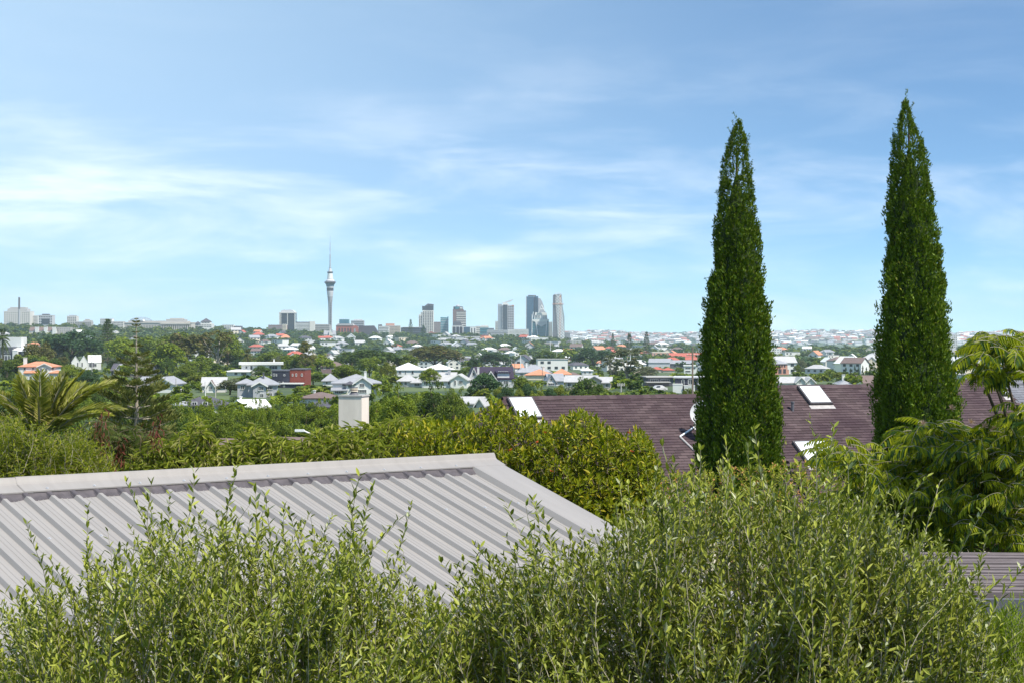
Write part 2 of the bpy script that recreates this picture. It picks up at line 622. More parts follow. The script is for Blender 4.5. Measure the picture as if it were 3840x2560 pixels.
def lobes_for(kind, r):
    Ls = []
    if kind == "round":
        for _ in range(30):
            v = r.normal(size=3); v /= np.linalg.norm(v)
            if v[2] < -0.5:
                v[2] *= -1
            q = r.uniform(0.55, 0.95)
            s = r.uniform(0.11, 0.19)
            Ls.append((v[0] * .36 * q, v[1] * .36 * q, .48 + v[2] * .40 * q, s, s * 0.95))
    elif kind == "broad":
        for _ in range(56):
            a = r.uniform(0, 2 * np.pi); q = math.sqrt(r.uniform(0, 1))
            top = math.sqrt(max(0, 1 - q * q))
            s = r.uniform(0.075, 0.13)
            Ls.append((math.cos(a) * q * .42, math.sin(a) * q * .42, .30 + (.60 * top) * r.uniform(.35, 1.0), s, s * 1.5))
    elif kind == "column":
        for _ in range(40):
            z = r.uniform(.12, .93)
            rad = .42 * (math.sin(math.pi * min(1, (z * .9 + .12))) ** .7)
            a = r.uniform(0, 2 * np.pi); s = r.uniform(.12, .2)
            Ls.append((math.cos(a) * rad * .75, math.sin(a) * rad * .75, z, s, s * .45))
    elif kind == "spire":
        for _ in range(36):
            z = r.uniform(.05, .94)
            rad = .42 * (1 - z) ** .55
            a = r.uniform(0, 2 * np.pi); s = .10 + .10 * (1 - z)
            Ls.append((math.cos(a) * rad * .8, math.sin(a) * rad * .8, z, s, s * .45))
    elif kind == "bushy":
        for _ in range(40):
            a = r.uniform(0, 2 * np.pi); q = math.sqrt(r.uniform(0, 1))
            s = r.uniform(.09, .17)
            Ls.append((math.cos(a) * q * .40, math.sin(a) * q * .40, r.uniform(.12, .88 - .35 * q * q), s, s * 1.15))
        for _ in range(9):
            a = r.uniform(0, 2 * np.pi); q = r.uniform(0, .3)
            Ls.append((math.cos(a) * q, math.sin(a) * q, r.uniform(.82, .95), .05, .09))
    elif kind == "loose":
        for _ in range(26):
            a = r.uniform(0, 2 * np.pi); q = r.uniform(.25, 1)
            z = r.uniform(.38, .95)
            rr = .42 * math.sin(math.pi * min(1, (z - .25) / .78)) ** .6
            s = r.uniform(.055, .11)
            Ls.append((math.cos(a) * q * rr, math.sin(a) * q * rr, z, s, s * .85))
    return Ls


def crown_geo(kind, n, L, seed):
    r = np.random.default_rng(seed)
    Ls = np.array(lobes_for(kind, r))
    w = Ls[:, 3] ** 2
    idx = r.choice(len(Ls), n, p=w / w.sum())
    v = rand_dirs(n, r)
    v[:, 2] = np.where(v[:, 2] < -0.3, -v[:, 2], v[:, 2])
    rad = r.uniform(0.55, 1.08, n) ** 0.7
    c = Ls[idx]
    pos = c[:, :3] + v * rad[:, None] * np.stack([c[:, 3], c[:, 3], c[:, 4]], 1)
    N = unit(v + r.normal(size=(n, 3)) * 0.75 + np.array([0, 0, .35]))
    D = unit(np.cross(N, rand_dirs(n, r)))
    S = np.cross(N, D)
    g = Geo()
    l = L * r.uniform(.6, 1.35, n)
    diamonds(g, pos, D, S, l, l * r.uniform(.5, .8, n))
    return g, Ls


def trunk_geo(Ls, seed, h=.55, r0=.028, limbs=9):
    r = np.random.default_rng(seed)
    g = Geo()
    zs = np.linspace(0, h, 6)
    wob = np.cumsum(r.normal(size=(6, 2)) * .008, 0)
    pts = np.column_stack([wob, zs])
    tube(g, pts, np.linspace(r0, r0 * .5, 6), 6)
    for j in r.choice(len(Ls), min(limbs, len(Ls)), replace=False):
        c = Ls[j]
        s = pts[r.integers(2, 5)]
        mid = (s + c[:3]) / 2 + np.array([0, 0, .03])
        tube(g, [s, mid, c[:3]], [r0 * .45, r0 * .3, r0 * .12], 4)
    return g


def norfolk_geo(tiers, perbr, L, seed, lo=.1):
    r = np.random.default_rng(seed)
    g, gt = Geo(), Geo()
    tube(gt, [(0, 0, 0), (0, 0, .5), (0, 0, 1.0)], [.03, .018, .003], 6)
    for ti in range(tiers):
        z = lo + (1 - lo) * (ti / tiers) ** .9
        rad = .5 * (1 - (z - lo) / (1 - lo)) ** .75 * r.uniform(.85, 1.1) + .015
        nb = 6
        a0 = r.uniform(0, 6.28)
        for b in range(nb):
            a = a0 + b * 2 * np.pi / nb + r.normal() * .1
            e = np.array([math.cos(a), math.sin(a), 0])
            tip = np.array([0, 0, z + .006]) + e * rad
            tube(gt, [(0, 0, z), np.array([0, 0, z]) + e * rad * .5 - np.array([0, 0, .004]), tip], [.006, .004, .002], 4)
            s = r.uniform(.12, 1.0, perbr) ** .8
            side = np.cross(e, [0, 0, 1.0])
            wid = (1 - s * .75) * rad * .30
            pos = np.array([0, 0, z]) + e * (s * rad)[:, None] + side * (wid * r.uniform(-1, 1, perbr))[:, None] + np.array([0, 0, 1.0]) * (r.uniform(-.002, .014, perbr))[:, None]
            D = unit(e * .6 + r.normal(size=(perbr, 3)) * .35 + np.array([0, 0, .5]))
            S = unit(np.cross(D, rand_dirs(perbr, r)))
            l = L * r.uniform(.6, 1.3, perbr)
            diamonds(g, pos + D * l[:, None] / 2, D, S, l, l * .38)
    return g, gt


def palm_geo(nf, nl, seed, trunk_h=.62, length=.48):
    r = np.random.default_rng(seed)
    g, gt = Geo(), Geo()
    tube(gt, [(0, 0, 0), (.01, 0, trunk_h * .5), (0, 0, trunk_h)], [.045, .035, .04], 7)
    for f in range(nf):
        a = f * 2.399
        el = math.radians(r.uniform(-25, 80))
        e = np.array([math.cos(a), math.sin(a), 0])
        t = np.linspace(0, 1, 7)
        L = length * r.uniform(.85, 1.1)
        hor = e * math.cos(el); up = np.array([0, 0, math.sin(el)])
        pts = np.array([0, 0, trunk_h]) + (hor + up)[None] * (t * L)[:, None] - np.array([0, 0, 1.0]) * (t ** 2 * L * .55)[:, None]
        tube(g, pts, np.linspace(.006, .001, 7), 3)
        s = np.linspace(.12, 1, nl)
        pb = np.stack([np.interp(s, t, pts[:, q]) for q in range(3)], 1)
        T = unit(np.stack([np.interp(s, t, np.gradient(pts[:, q])) for q in range(3)], 1))
        side = unit(np.cross(T, np.array([0, 0, 1.0])))
        for sg in (-1, 1):
            D = unit(side * sg + T * .7 - np.array([0, 0, .35]))
            l = L * .24 * np.sin(np.pi * np.clip(s * .85 + .1, 0, 1))
            leaves(g, pb, D, np.cross(np.array([0, 0, 1.0]), D), l, l * .12 + .006, 0, .2)
    return g, gt


TREE = {}


def reg(key, crown, trunk, leafmat, barkmat="bark", smooth=False):
    TREE[key] = (crown.mesh("crown", MATS[leafmat]), trunk.mesh("trunk", MATS[barkmat], True))


for kind, nm in (("round", "round"), ("broad", "broad"), ("column", "column"), ("spire", "spire"), ("bushy", "bushy"), ("loose", "loose")):
    for lod, (n, L) in {"n": (10000, .036), "m": (5200, .048), "f": (900, .105)}.items():
        if kind == "loose":
            n, L = int(n * .6), L * .8
        for v in range(3 if lod != "n" else 2):
            cg, Ls = crown_geo(kind, n, L, hash((len(kind), n, v)) % 9999 + v * 31)
            reg((nm, lod, v), cg, trunk_geo(Ls, v + 5, limbs=9 if lod != "f" else 3), "leaf_mid", "bark_pale" if kind == "loose" else "bark")
for lod, (ti, pb, L) in {"n": (17, 90, .030), "m": (16, 26, .05), "f": (12, 9, .085)}.items():
    for v in range(2):
        a_, b_ = norfolk_geo(ti, pb, L, 40 + v)
        reg(("norfolk", lod, v), a_, b_, "leaf_deep")
for v in range(2):
    a_, b_ = palm_geo(26, 16, 60 + v)
    reg(("palm", "m", v), a_, b_, "leaf_olivebrown")


def tree(kind, px, d, top, wpx, leaf, label, group=None, name="tree", lod=None, cat="tree", yaw=None, sink=0.3):
    lod = lod or ("n" if d < 330 else "m" if d < 1500 else "f")
    if kind == "palm":
        lod = "m"
    p = P(px, top, d)
    z0 = gz(p.x, p.y) - sink
    h = max(p.z - z0, 1.0)
    w = wpx * d / F
    nv = sum(1 for kk in TREE if kk[0] == kind and kk[1] == lod)
    cm, tm = TREE[(kind, lod, R.randrange(nv))]
    o = thing(name, label, cat, (p.x, p.y, z0), R.uniform(0, 6.28) if yaw is None else yaw, group)
    hr = {"round": .92, "broad": .93, "bushy": 1.0, "column": 1.0, "spire": 1.0, "loose": 1.0}.get(kind, 1.0)
    o.scale = (w / .96, w / .96, h / hr)
    c = link(bpy.data.objects.new("crown", cm), o)
    if leaf:
        c.material_slots[0].link = "OBJECT"
        c.material_slots[0].material = MATS[leaf]
    link(bpy.data.objects.new("trunk", tm), o)
    return o


# ------------------------------------------------------------------ houses
def add_window(root, x, y, z, w, h, frame="white", pane="pane_dark", bars=0, ny=-1, name="window", depth=0.12):
    """framed window proud of the wall plane y (facing -y), with a glass pane set back inside the frame"""
    t = max(0.07, min(w, h) * 0.10)
    g = Geo()
    y0, y1 = y - depth, y + 0.02
    box(g, x - w / 2, x + w / 2, y0, y1, z, z + t)
    box(g, x - w / 2, x + w / 2, y0, y1, z + h - t, z + h)
    box(g, x - w / 2, x - w / 2 + t, y0, y1, z + t, z + h - t)
    box(g, x + w / 2 - t, x + w / 2, y0, y1, z + t, z + h - t)
    for b in range(bars):
        xb = x - w / 2 + w * (b + 1) / (bars + 1)
        box(g, xb - t * .35, xb + t * .35, y0, y1, z + t, z + h - t)
    o = part(name, g, MATS[frame], root)
    g2 = Geo()
    box(g2, x - w / 2 + t * .8, x + w / 2 - t * .8, y - depth * .55, y + .01, z + t * .8, z + h - t * .8)
    part("pane", g2, MATS[pane], o)
    return o


def add_roof(gr, gw, kind, x0, x1, y0, y1, e, t, o=0.5, th=0.22):
    """roof body into gr, gable triangles into gw (walls)"""
    X0, X1, Y0, Y1 = x0 - o, x1 + o, y0 - o, y1 + o
    T = (0, 0, -th)
    if kind == "flat":
        slab(gr, (X0, Y0, t), (X1, Y0, t), (X1, Y1, t), (X0, Y1, t), (0, 0, -max(t - e, .12)))
    elif kind == "shed":
        slab(gr, (X0, Y0, e), (X1, Y0, e), (X1, Y1, t), (X0, Y1, t), T)
    elif kind == "gx":
        ym = (y0 + y1) / 2
        k_ = (t - e) / (ym - y0)
        eo = e - k_ * o
        slab(gr, (X0, Y0, eo), (X1, Y0, eo), (X1, ym, t), (X0, ym, t), T)
        slab(gr, (X1, Y1, eo), (X0, Y1, eo), (X0, ym, t), (X1, ym, t), T)
        for x in (x0, x1):
            gw.add([(x, y0, e - .05), (x, y1, e - .05), (x, ym, t - .12)], [[0, 1, 2]])
    elif kind == "gy":
        xm = (x0 + x1) / 2
        k_ = (t - e) / (xm - x0)
        eo = e - k_ * o
        slab(gr, (X0, Y1, eo), (X0, Y0, eo), (xm, Y0, t), (xm, Y1, t), T)
        slab(gr, (X1, Y0, eo), (X1, Y1, eo), (xm, Y1, t), (xm, Y0, t), T)
        for y in (y0, y1):
            gw.add([(x0, y, e - .05), (x1, y, e - .05), (xm, y, t - .12)], [[0, 1, 2]])
    elif kind == "hip":
        w, dp = X1 - X0, Y1 - Y0
        if w >= dp:
            a, b = (X0 + dp / 2, (Y0 + Y1) / 2, t), (X1 - dp / 2, (Y0 + Y1) / 2, t)
            V = [(X0, Y0, e), (X1, Y0, e), (X1, Y1, e), (X0, Y1, e), a, b]
            gr.add(V, [[0, 1, 5, 4], [2, 3, 4, 5]]); gr.add(V, [[1, 2, 5], [3, 0, 4]])
        else:
            a, b = ((X0 + X1) / 2, Y0 + w / 2, t), ((X0 + X1) / 2, Y1 - w / 2, t)
            V = [(X0, Y0, e), (X1, Y0, e), (X1, Y1, e), (X0, Y1, e), a, b]
            gr.add(V, [[1, 2, 5, 4], [3, 0, 4, 5]]); gr.add(V, [[0, 1, 4], [2, 3, 5]])
        box(gr, X0, X1, Y0, Y1, e - th, e - .004)


def house(label, base, blocks, yaw=0.0, d=None, name="house", cat="house", group=None, chimneys=(), depth_shift=0.0, register=True):
    """blocks: dicts with x=(px0,px1), b=base row, e=eave row, t=roof top row, roof, wall, rmat, dp depth m, y front offset m,
    win=[(px0,px1,row0,row1[,bars])]"""
    p0 = min(b["x"][0] for b in blocks); p1 = max(b["x"][1] for b in blocks)
    pc = (p0 + p1) / 2
    d = d or ground_d(pc, base)
    k_ = d / F
    loc = P(pc, base, d)
    root = thing(name, label, cat, loc, math.radians(yaw), group)
    low = min(gz(loc.x + q * (p1 - p0) / 2 * k_, d + dd) for q in (-1, 0, 1) for dd in (0, 12)) - loc.z - 0.4
    low = min(low, -0.3)
    for b in blocks:
        X0, X1 = (b["x"][0] - pc) * k_, (b["x"][1] - pc) * k_
        y0 = b.get("y", 0.0); y1 = y0 + b.get("dp", 8.0)
        ze, zt = (base - b["e"]) * k_, (base - b["t"]) * k_
        zb = (base - b["b"]) * k_ if "b" in b and not b.get("ground", True) else low
        gw, gr = Geo(), Geo()
        box(gw, X0, X1, y0, y1, zb, ze - (.012 if b["roof"] == "flat" else .03))
        o = b.get("o", 0.45)
        add_roof(gr, gw, b["roof"], X0, X1, y0, y1, ze, zt, o)
        part("wall", gw, MATS[b.get("wall", "white")], root)
        part("roof", gr, MATS[b.get("rmat", "roof_grey")], root)
        if b["roof"] == "gy" and b.get("barge", True):
            gb = Geo(); xm = (X0 + X1) / 2; kk = (zt - ze) / (xm - X0); eo = ze - kk * o
            for sx in (X0 - o, X1 + o):
                a_, c_ = np.array([sx, y0 - o - .06, eo + .05]), np.array([xm, y0 - o - .06, zt + .05])
                dv = np.array([0, 0, -.34])
                slab(gb, a_, c_, c_ + (0, .05, 0), a_ + (0, .05, 0), dv)
            part("barge_board", gb, MATS["white"], root)
        for w in b.get("win", ()):
            add_window(root, ((w[0] + w[1]) / 2 - pc) * k_, y0, (base - w[3]) * k_, (w[1] - w[0]) * k_, (w[3] - w[2]) * k_,
                       b.get("frame", "white"), b.get("pane", "pane_dark"), bars=w[4] if len(w) > 4 else 0)
        nst = max(1, int((ze - max(zb, 0)) / 2.6))
        for s in range(nst) if b.get("auto") else ():
            nw = b["auto"]
            for q in range(nw):
                xw = X0 + (X1 - X0) * (q + .5) / nw
                add_window(root, xw, y0, s * (ze / nst) + .9, min((X1 - X0) / nw * .5, 2.2), 1.35, b.get("frame", "white"), b.get("pane", "pane_dark"), bars=1)
    for c in chimneys:
        g = Geo(); X0, X1 = (c[0] - pc) * k_, (c[1] - pc) * k_
        yy = c[4] if len(c) > 4 else 4.0
        zt, zb = (base - c[2]) * k_, (base - c[3]) * k_ - .8
        box(g, X0, X1, yy, yy + (X1 - X0), zb, zt)
        box(g, X0 - .08, X1 + .08, yy - .08, yy + (X1 - X0) + .08, zt + .003, zt + .16)
        part("chimney", g, MATS[c[5] if len(c) > 5 else "white"], root)
    if register:
        RECTS.append((p0, p1, min(b["t"] for b in blocks), base, d))
    return root


def B(x0, x1, b, e, t, roof, **kw):
    return dict(x=(x0, x1), b=b, e=e, t=t, roof=roof, **kw)
# ------------------------------------------------------------------ the suburb: houses one can tell apart
house("white and black stepped modern house with flat roofs beside a fan palm", 1368, [
    B(-20, 64, 1368, 1300, 1264, "flat", wall="white", rmat="white", dp=8, y=6, win=[(38, 60, 1272, 1290, 1), (2, 26, 1276, 1296, 2)]),
    B(-20, 48, 1368, 1348, 1302, "flat", wall="navy", rmat="darkgrey", dp=7, y=0, o=.1, win=[(10, 19, 1313, 1323), (26, 34, 1313, 1323), (4, 40, 1330, 1362, 2)]),
    B(49, 68, 1368, 1312, 1302, "shed", wall="white", rmat="white", dp=9, y=-1, o=.1),
    B(69, 108, 1368, 1316, 1292, "shed", wall="navy", rmat="lightgrey", dp=8, y=1, win=[(82, 88, 1318, 1326), (96, 102, 1318, 1326)]),
], yaw=-8)
house("two storey white villa with an orange tiled hip roof and arched portico", 1428, [
    B(68, 205, 1428, 1373, 1355, "hip", wall="white", rmat="roof_orange", dp=10, y=1.5, win=[(117, 125, 1377, 1386), (190, 199, 1376, 1386), (86, 95, 1377, 1388)]),
    B(142, 190, 1428, 1372, 1361, "gy", wall="white", rmat="roof_orange", dp=4, y=0, win=[(150, 160, 1378, 1394, 1), (168, 178, 1378, 1394, 1)]),
    B(96, 141, 1428, 1396, 1388, "shed", wall="white", rmat="roof_orange", dp=2.5, y=-1, win=[(113, 123, 1408, 1424)]),
    B(191, 232, 1428, 1396, 1387, "hip", wall="white", rmat="roof_orange", dp=6, y=-2, win=[(214, 221, 1410, 1424)]),
], yaw=4, chimneys=[(80, 92, 1342, 1368)])
house("white house with three steep sawtooth gables and white roofs", 1384, [
    B(270, 300, 1384, 1356, 1334, "gy", wall="white", rmat="roof_white", dp=12, barge=False, o=.15, win=[(290, 295, 1358, 1374)]),
    B(301, 330, 1384, 1356, 1333, "gy", wall="white", rmat="roof_white", dp=12, barge=False, o=.15, win=[(306, 311, 1358, 1374)]),
    B(331, 378, 1384, 1357, 1331, "gx", wall="white", rmat="roof_white", dp=11, o=.15, win=[(334, 339, 1358, 1374), (348, 362, 1362, 1374, 1)]),
], yaw=14)
house("low house with dark grey gabled roof behind the tall norfolk pine", 1412, [
    B(415, 565, 1412, 1386, 1362, "gx", wall="darkgrey", rmat="roof_dark", dp=9, auto=4),
    B(440, 476, 1412, 1386, 1364, "gy", wall="lightgrey", rmat="roof_grey", dp=6, y=-3, win=[(452, 464, 1390, 1404, 1)]),
], yaw=-6)
house("white weatherboard bungalow with a wide gable and casement windows", 1470, [
    B(512, 580, 1470, 1440, 1412, "gx", wall="offwhite", rmat="roof_grey", dp=10, y=1, win=[(528, 552, 1442, 1456, 3)]),
    B(566, 655, 1470, 1434, 1411, "gy", wall="white", rmat="roof_grey", dp=11, y=-1, win=[(571, 586, 1440, 1460, 1), (596, 608, 1436, 1456, 2), (617, 645, 1437, 1454, 4)]),
], yaw=-5)
house("grey roofed cottage with a small white steep gable", 1470, [
    B(757, 842, 1470, 1442, 1414, "gx", wall="offwhite", rmat="roof_lightgrey", dp=9, y=2),
    B(775, 808, 1470, 1447, 1423, "gy", wall="white", rmat="roof_brown", dp=6, y=-1.5, win=[(786, 797, 1446, 1460, 1)]),
], yaw=6)
house("house with a dark purple hipped roof and white walls below the hedge", 1556, [
    B(668, 792, 1556, 1519, 1487, "hip", wall="white", rmat="roof_dark", dp=10, auto=3),
    B(648, 700, 1556, 1518, 1504, "hip", wall="white", rmat="roof_grey", dp=6, y=-2),
], yaw=-8)
house("low white modernist house with a broad flat roof and side pavilion", 1407, [
    B(905, 1052, 1407, 1367, 1358, "flat", wall="white", rmat="roof_white", dp=11, y=3, o=1.1, win=[(920, 927, 1372, 1382), (938, 946, 1370, 1386), (964, 990, 1370, 1384, 2), (1008, 1040, 1370, 1384, 2)]),
    B(850, 940, 1407, 1391, 1384, "hip", wall="white", rmat="roof_white", dp=8, y=-2, o=.8, win=[(880, 892, 1394, 1404), (905, 926, 1394, 1405, 2)]),
], yaw=7, chimneys=[(1024, 1029, 1348, 1364)])
house("grey blue villa with slate roof, white balcony and pale windows", 1490, [
    B(930, 1036, 1490, 1441, 1410, "hip", wall="grey", rmat="roof_grey", dp=11, y=2, win=[(996, 1022, 1447, 1461, 3), (1002, 1020, 1472, 1486, 2)]),
    B(888, 945, 1490, 1437, 1421, "hip", wall="grey", rmat="roof_grey", dp=9, y=4, win=[(900, 915, 1445, 1462, 1)]),
    B(950, 998, 1490, 1441, 1428, "gy", wall="grey", rmat="roof_grey", dp=5, y=-1.5, win=[(968, 990, 1446, 1462, 2), (975, 990, 1473, 1489, 1)]),
], yaw=6, chimneys=[(983, 989, 1399, 1416, 4, "darkgrey")])
house("modern cube house with dark navy wing and rust red timber wing", 1452, [
    B(1022, 1086, 1452, 1390, 1386, "flat", wall="navy", rmat="darkgrey", dp=10, o=.12, y=-1, win=[(1026, 1033, 1399, 1409), (1037, 1041, 1400, 1409), (1066, 1072, 1401, 1408), (1046, 1053, 1429, 1442), (1061, 1066, 1429, 1442)]),
    B(1087, 1144, 1452, 1385, 1381, "flat", wall="redwood", rmat="darkgrey", dp=9, o=.12, win=[(1095, 1100, 1400, 1409), (1109, 1114, 1399, 1410), (1130, 1136, 1399, 1410)]),
    B(1068, 1140, 1452, 1437, 1433, "flat", wall="navy", rmat="white", dp=4, o=.3, y=-5, win=[(1076, 1082, 1440, 1448)]),
], yaw=-5)
house("white gable ended hall with a bright white roof among the trees", 1545, [
    B(914, 1018, 1545, 1524, 1498, "gx", wall="white", rmat="roof_white", dp=8, o=.2),
], yaw=24, chimneys=[(922, 930, 1490, 1506)])
house("cream bungalow with weathered brown hip roof and one white chimney", 1512, [
    B(1120, 1232, 1512, 1490, 1471, "hip", wall="white", rmat="roof_brown", dp=9, win=[(1135, 1146, 1492, 1502, 1), (1187, 1200, 1492, 1502, 2), (1216, 1226, 1492, 1502, 1)]),
], yaw=-10, chimneys=[(1154, 1161, 1466, 1482)])
house("low grey hip roof just below the cream bungalow", 1545, [
    B(1105, 1242, 1545, 1524, 1505, "hip", wall="beige", rmat="roof_dark", dp=8),
], yaw=-10)
house("brown brick house with brown hip roof beside the poplar", 1398, [
    B(1204, 1300, 1398, 1373, 1355, "hip", wall="brownblock", rmat="roof_brown", dp=10, win=[(1212, 1222, 1375, 1383, 1), (1240, 1252, 1375, 1383, 1)]),
], yaw=8)
house("small white cottage with blue grey pyramid roof behind the big villa", 1446, [
    B(1210, 1266, 1446, 1426, 1400, "hip", wall="white", rmat="roof_grey", dp=8, win=[(1222, 1229, 1430, 1438), (1246, 1253, 1430, 1438)]),
], yaw=5)
house("large white two storey villa with grey hip roof and central gable", 1478, [
    B(1247, 1425, 1478, 1435, 1403, "hip", wall="white", rmat="roof_grey", dp=12, y=2, win=[(1283, 1297, 1436, 1448, 2), (1400, 1418, 1440, 1456, 3)]),
    B(1328, 1391, 1478, 1433, 1411, "gy", wall="white", rmat="roof_grey", dp=7, y=-1, win=[(1348, 1367, 1435, 1450, 2), (1340, 1375, 1458, 1472, 4)]),
    B(1248, 1298, 1478, 1460, 1451, "shed", wall="white", rmat="roof_grey", dp=3, y=-1.2, win=[(1256, 1290, 1462, 1474, 4)]),
    B(1298, 1327, 1478, 1438, 1428, "hip", wall="white", rmat="roof_dark", dp=4, y=-.6, win=[(1305, 1320, 1441, 1452, 2)]),
], yaw=5, chimneys=[(1366, 1375, 1395, 1418)])
house("long white house with bright white hipped roofs", 1410, [
    B(1474, 1590, 1410, 1385, 1359, "hip", wall="white", rmat="roof_white", dp=14, win=[(1494, 1506, 1389, 1401, 1), (1519, 1523, 1389, 1401), (1543, 1552, 1389, 1401)]),
    B(1591, 1705, 1410, 1384, 1364, "hip", wall="white", rmat="roof_white", dp=12, y=2, auto=4),
], yaw=4)
house("grey tiled house with paired hip roofs and bay windows", 1450, [
    B(1492, 1545, 1450, 1427, 1405, "hip", wall="offwhite", rmat="roof_lightgrey", dp=9, win=[(1500, 1510, 1430, 1444, 1), (1516, 1526, 1430, 1444, 1)]),
    B(1546, 1590, 1450, 1432, 1412, "hip", wall="lightgrey", rmat="roof_lightgrey", dp=8, y=-1, win=[(1556, 1576, 1435, 1446, 2)]),
], yaw=-6)
house("long grey roofed house with white columned portico and gable", 1454, [
    B(1580, 1700, 1454, 1425, 1396, "gx", wall="white", rmat="roof_lightgrey", dp=12, y=1, auto=4),
    B(1692, 1754, 1454, 1419, 1400, "gy", wall="white", rmat="roof_lightgrey", dp=9, y=-2, win=[(1722, 1738, 1424, 1438, 2), (1706, 1713, 1424, 1442)]),
], yaw=-4, chimneys=[(1672, 1682, 1386, 1402, 5, "grey")])
house("pale grey gabled garage with white end wall near the dark roof", 1526, [
    B(1722, 1800, 1526, 1508, 1487, "gx", wall="white", rmat="roof_lightgrey", dp=7),
    B(1790, 1816, 1526, 1507, 1488, "gy", wall="white", rmat="roof_lightgrey", dp=6, y=-1.5),
], yaw=-8)
house("tall house with steep dark purple roof, white barge boards and dormer", 1452, [
    B(1788, 1925, 1452, 1419, 1375, "gx", wall="grey", rmat="roof_purple", dp=11, y=1),
    B(1757, 1796, 1452, 1420, 1377, "gy", wall="lightgrey", rmat="roof_purple", dp=11, y=0, win=[(1772, 1780, 1395, 1408)]),
    B(1812, 1866, 1452, 1428, 1389, "gy", wall="lightgrey", rmat="roof_purple", dp=7, y=-1.5, win=[(1834, 1843, 1400, 1412)]),
    B(1867, 1912, 1452, 1394, 1386, "shed", wall="white", rmat="roof_purple", dp=4, y=1.5, win=[(1870, 1907, 1391, 1398, 3)]),
    B(1867, 1938, 1452, 1422, 1416, "flat", wall="lightgrey", rmat="roof_purple", dp=5, y=-1.0, o=.3, win=[(1870, 1882, 1426, 1440, 1), (1887, 1907, 1425, 1439, 2), (1918, 1937, 1424, 1439, 2)]),
], yaw=5, chimneys=[(1792, 1800, 1378, 1412, 3)])
house("house with a broad blue grey hip roof and white chimney", 1416, [
    B(1945, 2068, 1416, 1394, 1368, "hip", wall="white", rmat="roof_grey", dp=11, auto=3),
    B(1936, 1990, 1416, 1394, 1376, "hip", wall="white", rmat="roof_grey", dp=8, y=-2, win=[(1948, 1962, 1397, 1410, 2)]),
], yaw=4, chimneys=[(1974, 1981, 1361, 1380)])
house("long low house with pale orange tiled hip roofs", 1424, [
    B(1970, 2070, 1424, 1404, 1384, "hip", wall="cream", rmat="roof_orange", dp=10),
    B(2071, 2138, 1424, 1402, 1382, "hip", wall="cream", rmat="roof_orange", dp=9, y=1),
], yaw=-3, chimneys=[(2032, 2041, 1376, 1394)])
house("pale grey steep gabled house beside the orange roofs", 1446, [
    B(2062, 2118, 1446, 1424, 1400, "gx", wall="lightgrey", rmat="roof_grey", dp=8, y=1),
    B(2048, 2082, 1446, 1428, 1402, "gy", wall="lightgrey", rmat="roof_grey", dp=7, y=-1, barge=False, win=[(2060, 2068, 1416, 1426), (2053, 2076, 1434, 1443, 2)]),
], yaw=9)
house("long beige bungalow under a low grey metal roof with veranda", 1462, [
    B(2120, 2235, 1462, 1428, 1407, "gx", wall="beige", rmat="roof_lightgrey", dp=10, auto=4),
    B(2236, 2290, 1462, 1430, 1412, "gx", wall="beige", rmat="roof_lightgrey", dp=9, y=-1, win=[(2270, 2284, 1436, 1450, 1)]),
    B(2206, 2252, 1462, 1420, 1408, "gy", wall="beige", rmat="roof_grey", dp=6, y=-1.5, barge=False),
], yaw=-5)
house("small white pyramid roofed pavilion beside the banana palm", 1404, [
    B(2184, 2223, 1404, 1388, 1379, "hip", wall="white", rmat="roof_white", dp=8, win=[(2190, 2198, 1391, 1399, 1), (2208, 2216, 1391, 1399, 1)]),
], yaw=4)
house("low house with dark brown roof behind the grey gable", 1418, [
    B(2118, 2182, 1418, 1408, 1394, "hip", wall="brownblock", rmat="roof_brown", dp=9),
], yaw=0)
house("little cottage with orange red gable roof and white wall", 1390, [
    B(1928, 1965, 1390, 1376, 1363, "gx", wall="white", rmat="roof_orange", dp=7, win=[(1940, 1950, 1379, 1387)]),
], yaw=20)
house("black framed modern house with white garden walls", 1472, [
    B(2530, 2640, 1472, 1416, 1411, "flat", wall="navy", rmat="lightgrey", dp=9, o=.3, win=[(2556, 2566, 1422, 1444), (2580, 2596, 1420, 1440, 1), (2617, 2636, 1420, 1442, 1)]),
    B(2524, 2560, 1472, 1440, 1437, "flat", wall="white", rmat="white", dp=3, y=-3, o=.05),
    B(2566, 2606, 1472, 1446, 1443, "flat", wall="white", rmat="white", dp=3, y=-3.4, o=.05),
], yaw=-6)
house("half built dark house with open concrete floors", 1446, [
    B(2430, 2526, 1446, 1414, 1410, "flat", wall="darkgrey", rmat="concrete", dp=9, o=.8, win=[(2438, 2468, 1419, 1430, 3), (2478, 2510, 1419, 1430, 3)]),
    B(2420, 2500, 1446, 1432, 1429, "flat", wall="brownblock", rmat="concrete", dp=4, y=-4, o=.5),
], yaw=6)
house("pink brick two storey block with hip roof beside the field", 1402, [
    B(2900, 2954, 1402, 1363, 1349, "hip", wall="pink", rmat="roof_grey", dp=12, y=0, frame="brownblock", win=[(2909 + 10.5 * q, 2914 + 10.5 * q, 1366, 1376) for q in range(4)] + [(2918, 2931, 1382, 1399, 1), (2937, 2948, 1382, 1399, 1)]),
    B(2955, 2964, 1402, 1386, 1384, "flat", wall="pink", rmat="concrete", dp=6, y=2, o=.1),
], yaw=10)
house("white bungalow with double gables and pale roof beside the field", 1446, [
    B(2912, 3050, 1446, 1432, 1412, "gx", wall="white", rmat="roof_lightgrey", dp=10, y=1),
    B(2984, 3020, 1446, 1428, 1411, "gy", wall="white", rmat="roof_lightgrey", dp=6, y=-1, win=[(2994, 3001, 1423, 1433, 1)]),
    B(3021, 3052, 1446, 1428, 1413, "gy", wall="white", rmat="roof_lightgrey", dp=6, y=-1.4, win=[(3027, 3033, 1425, 1433, 1)]),
], yaw=4)
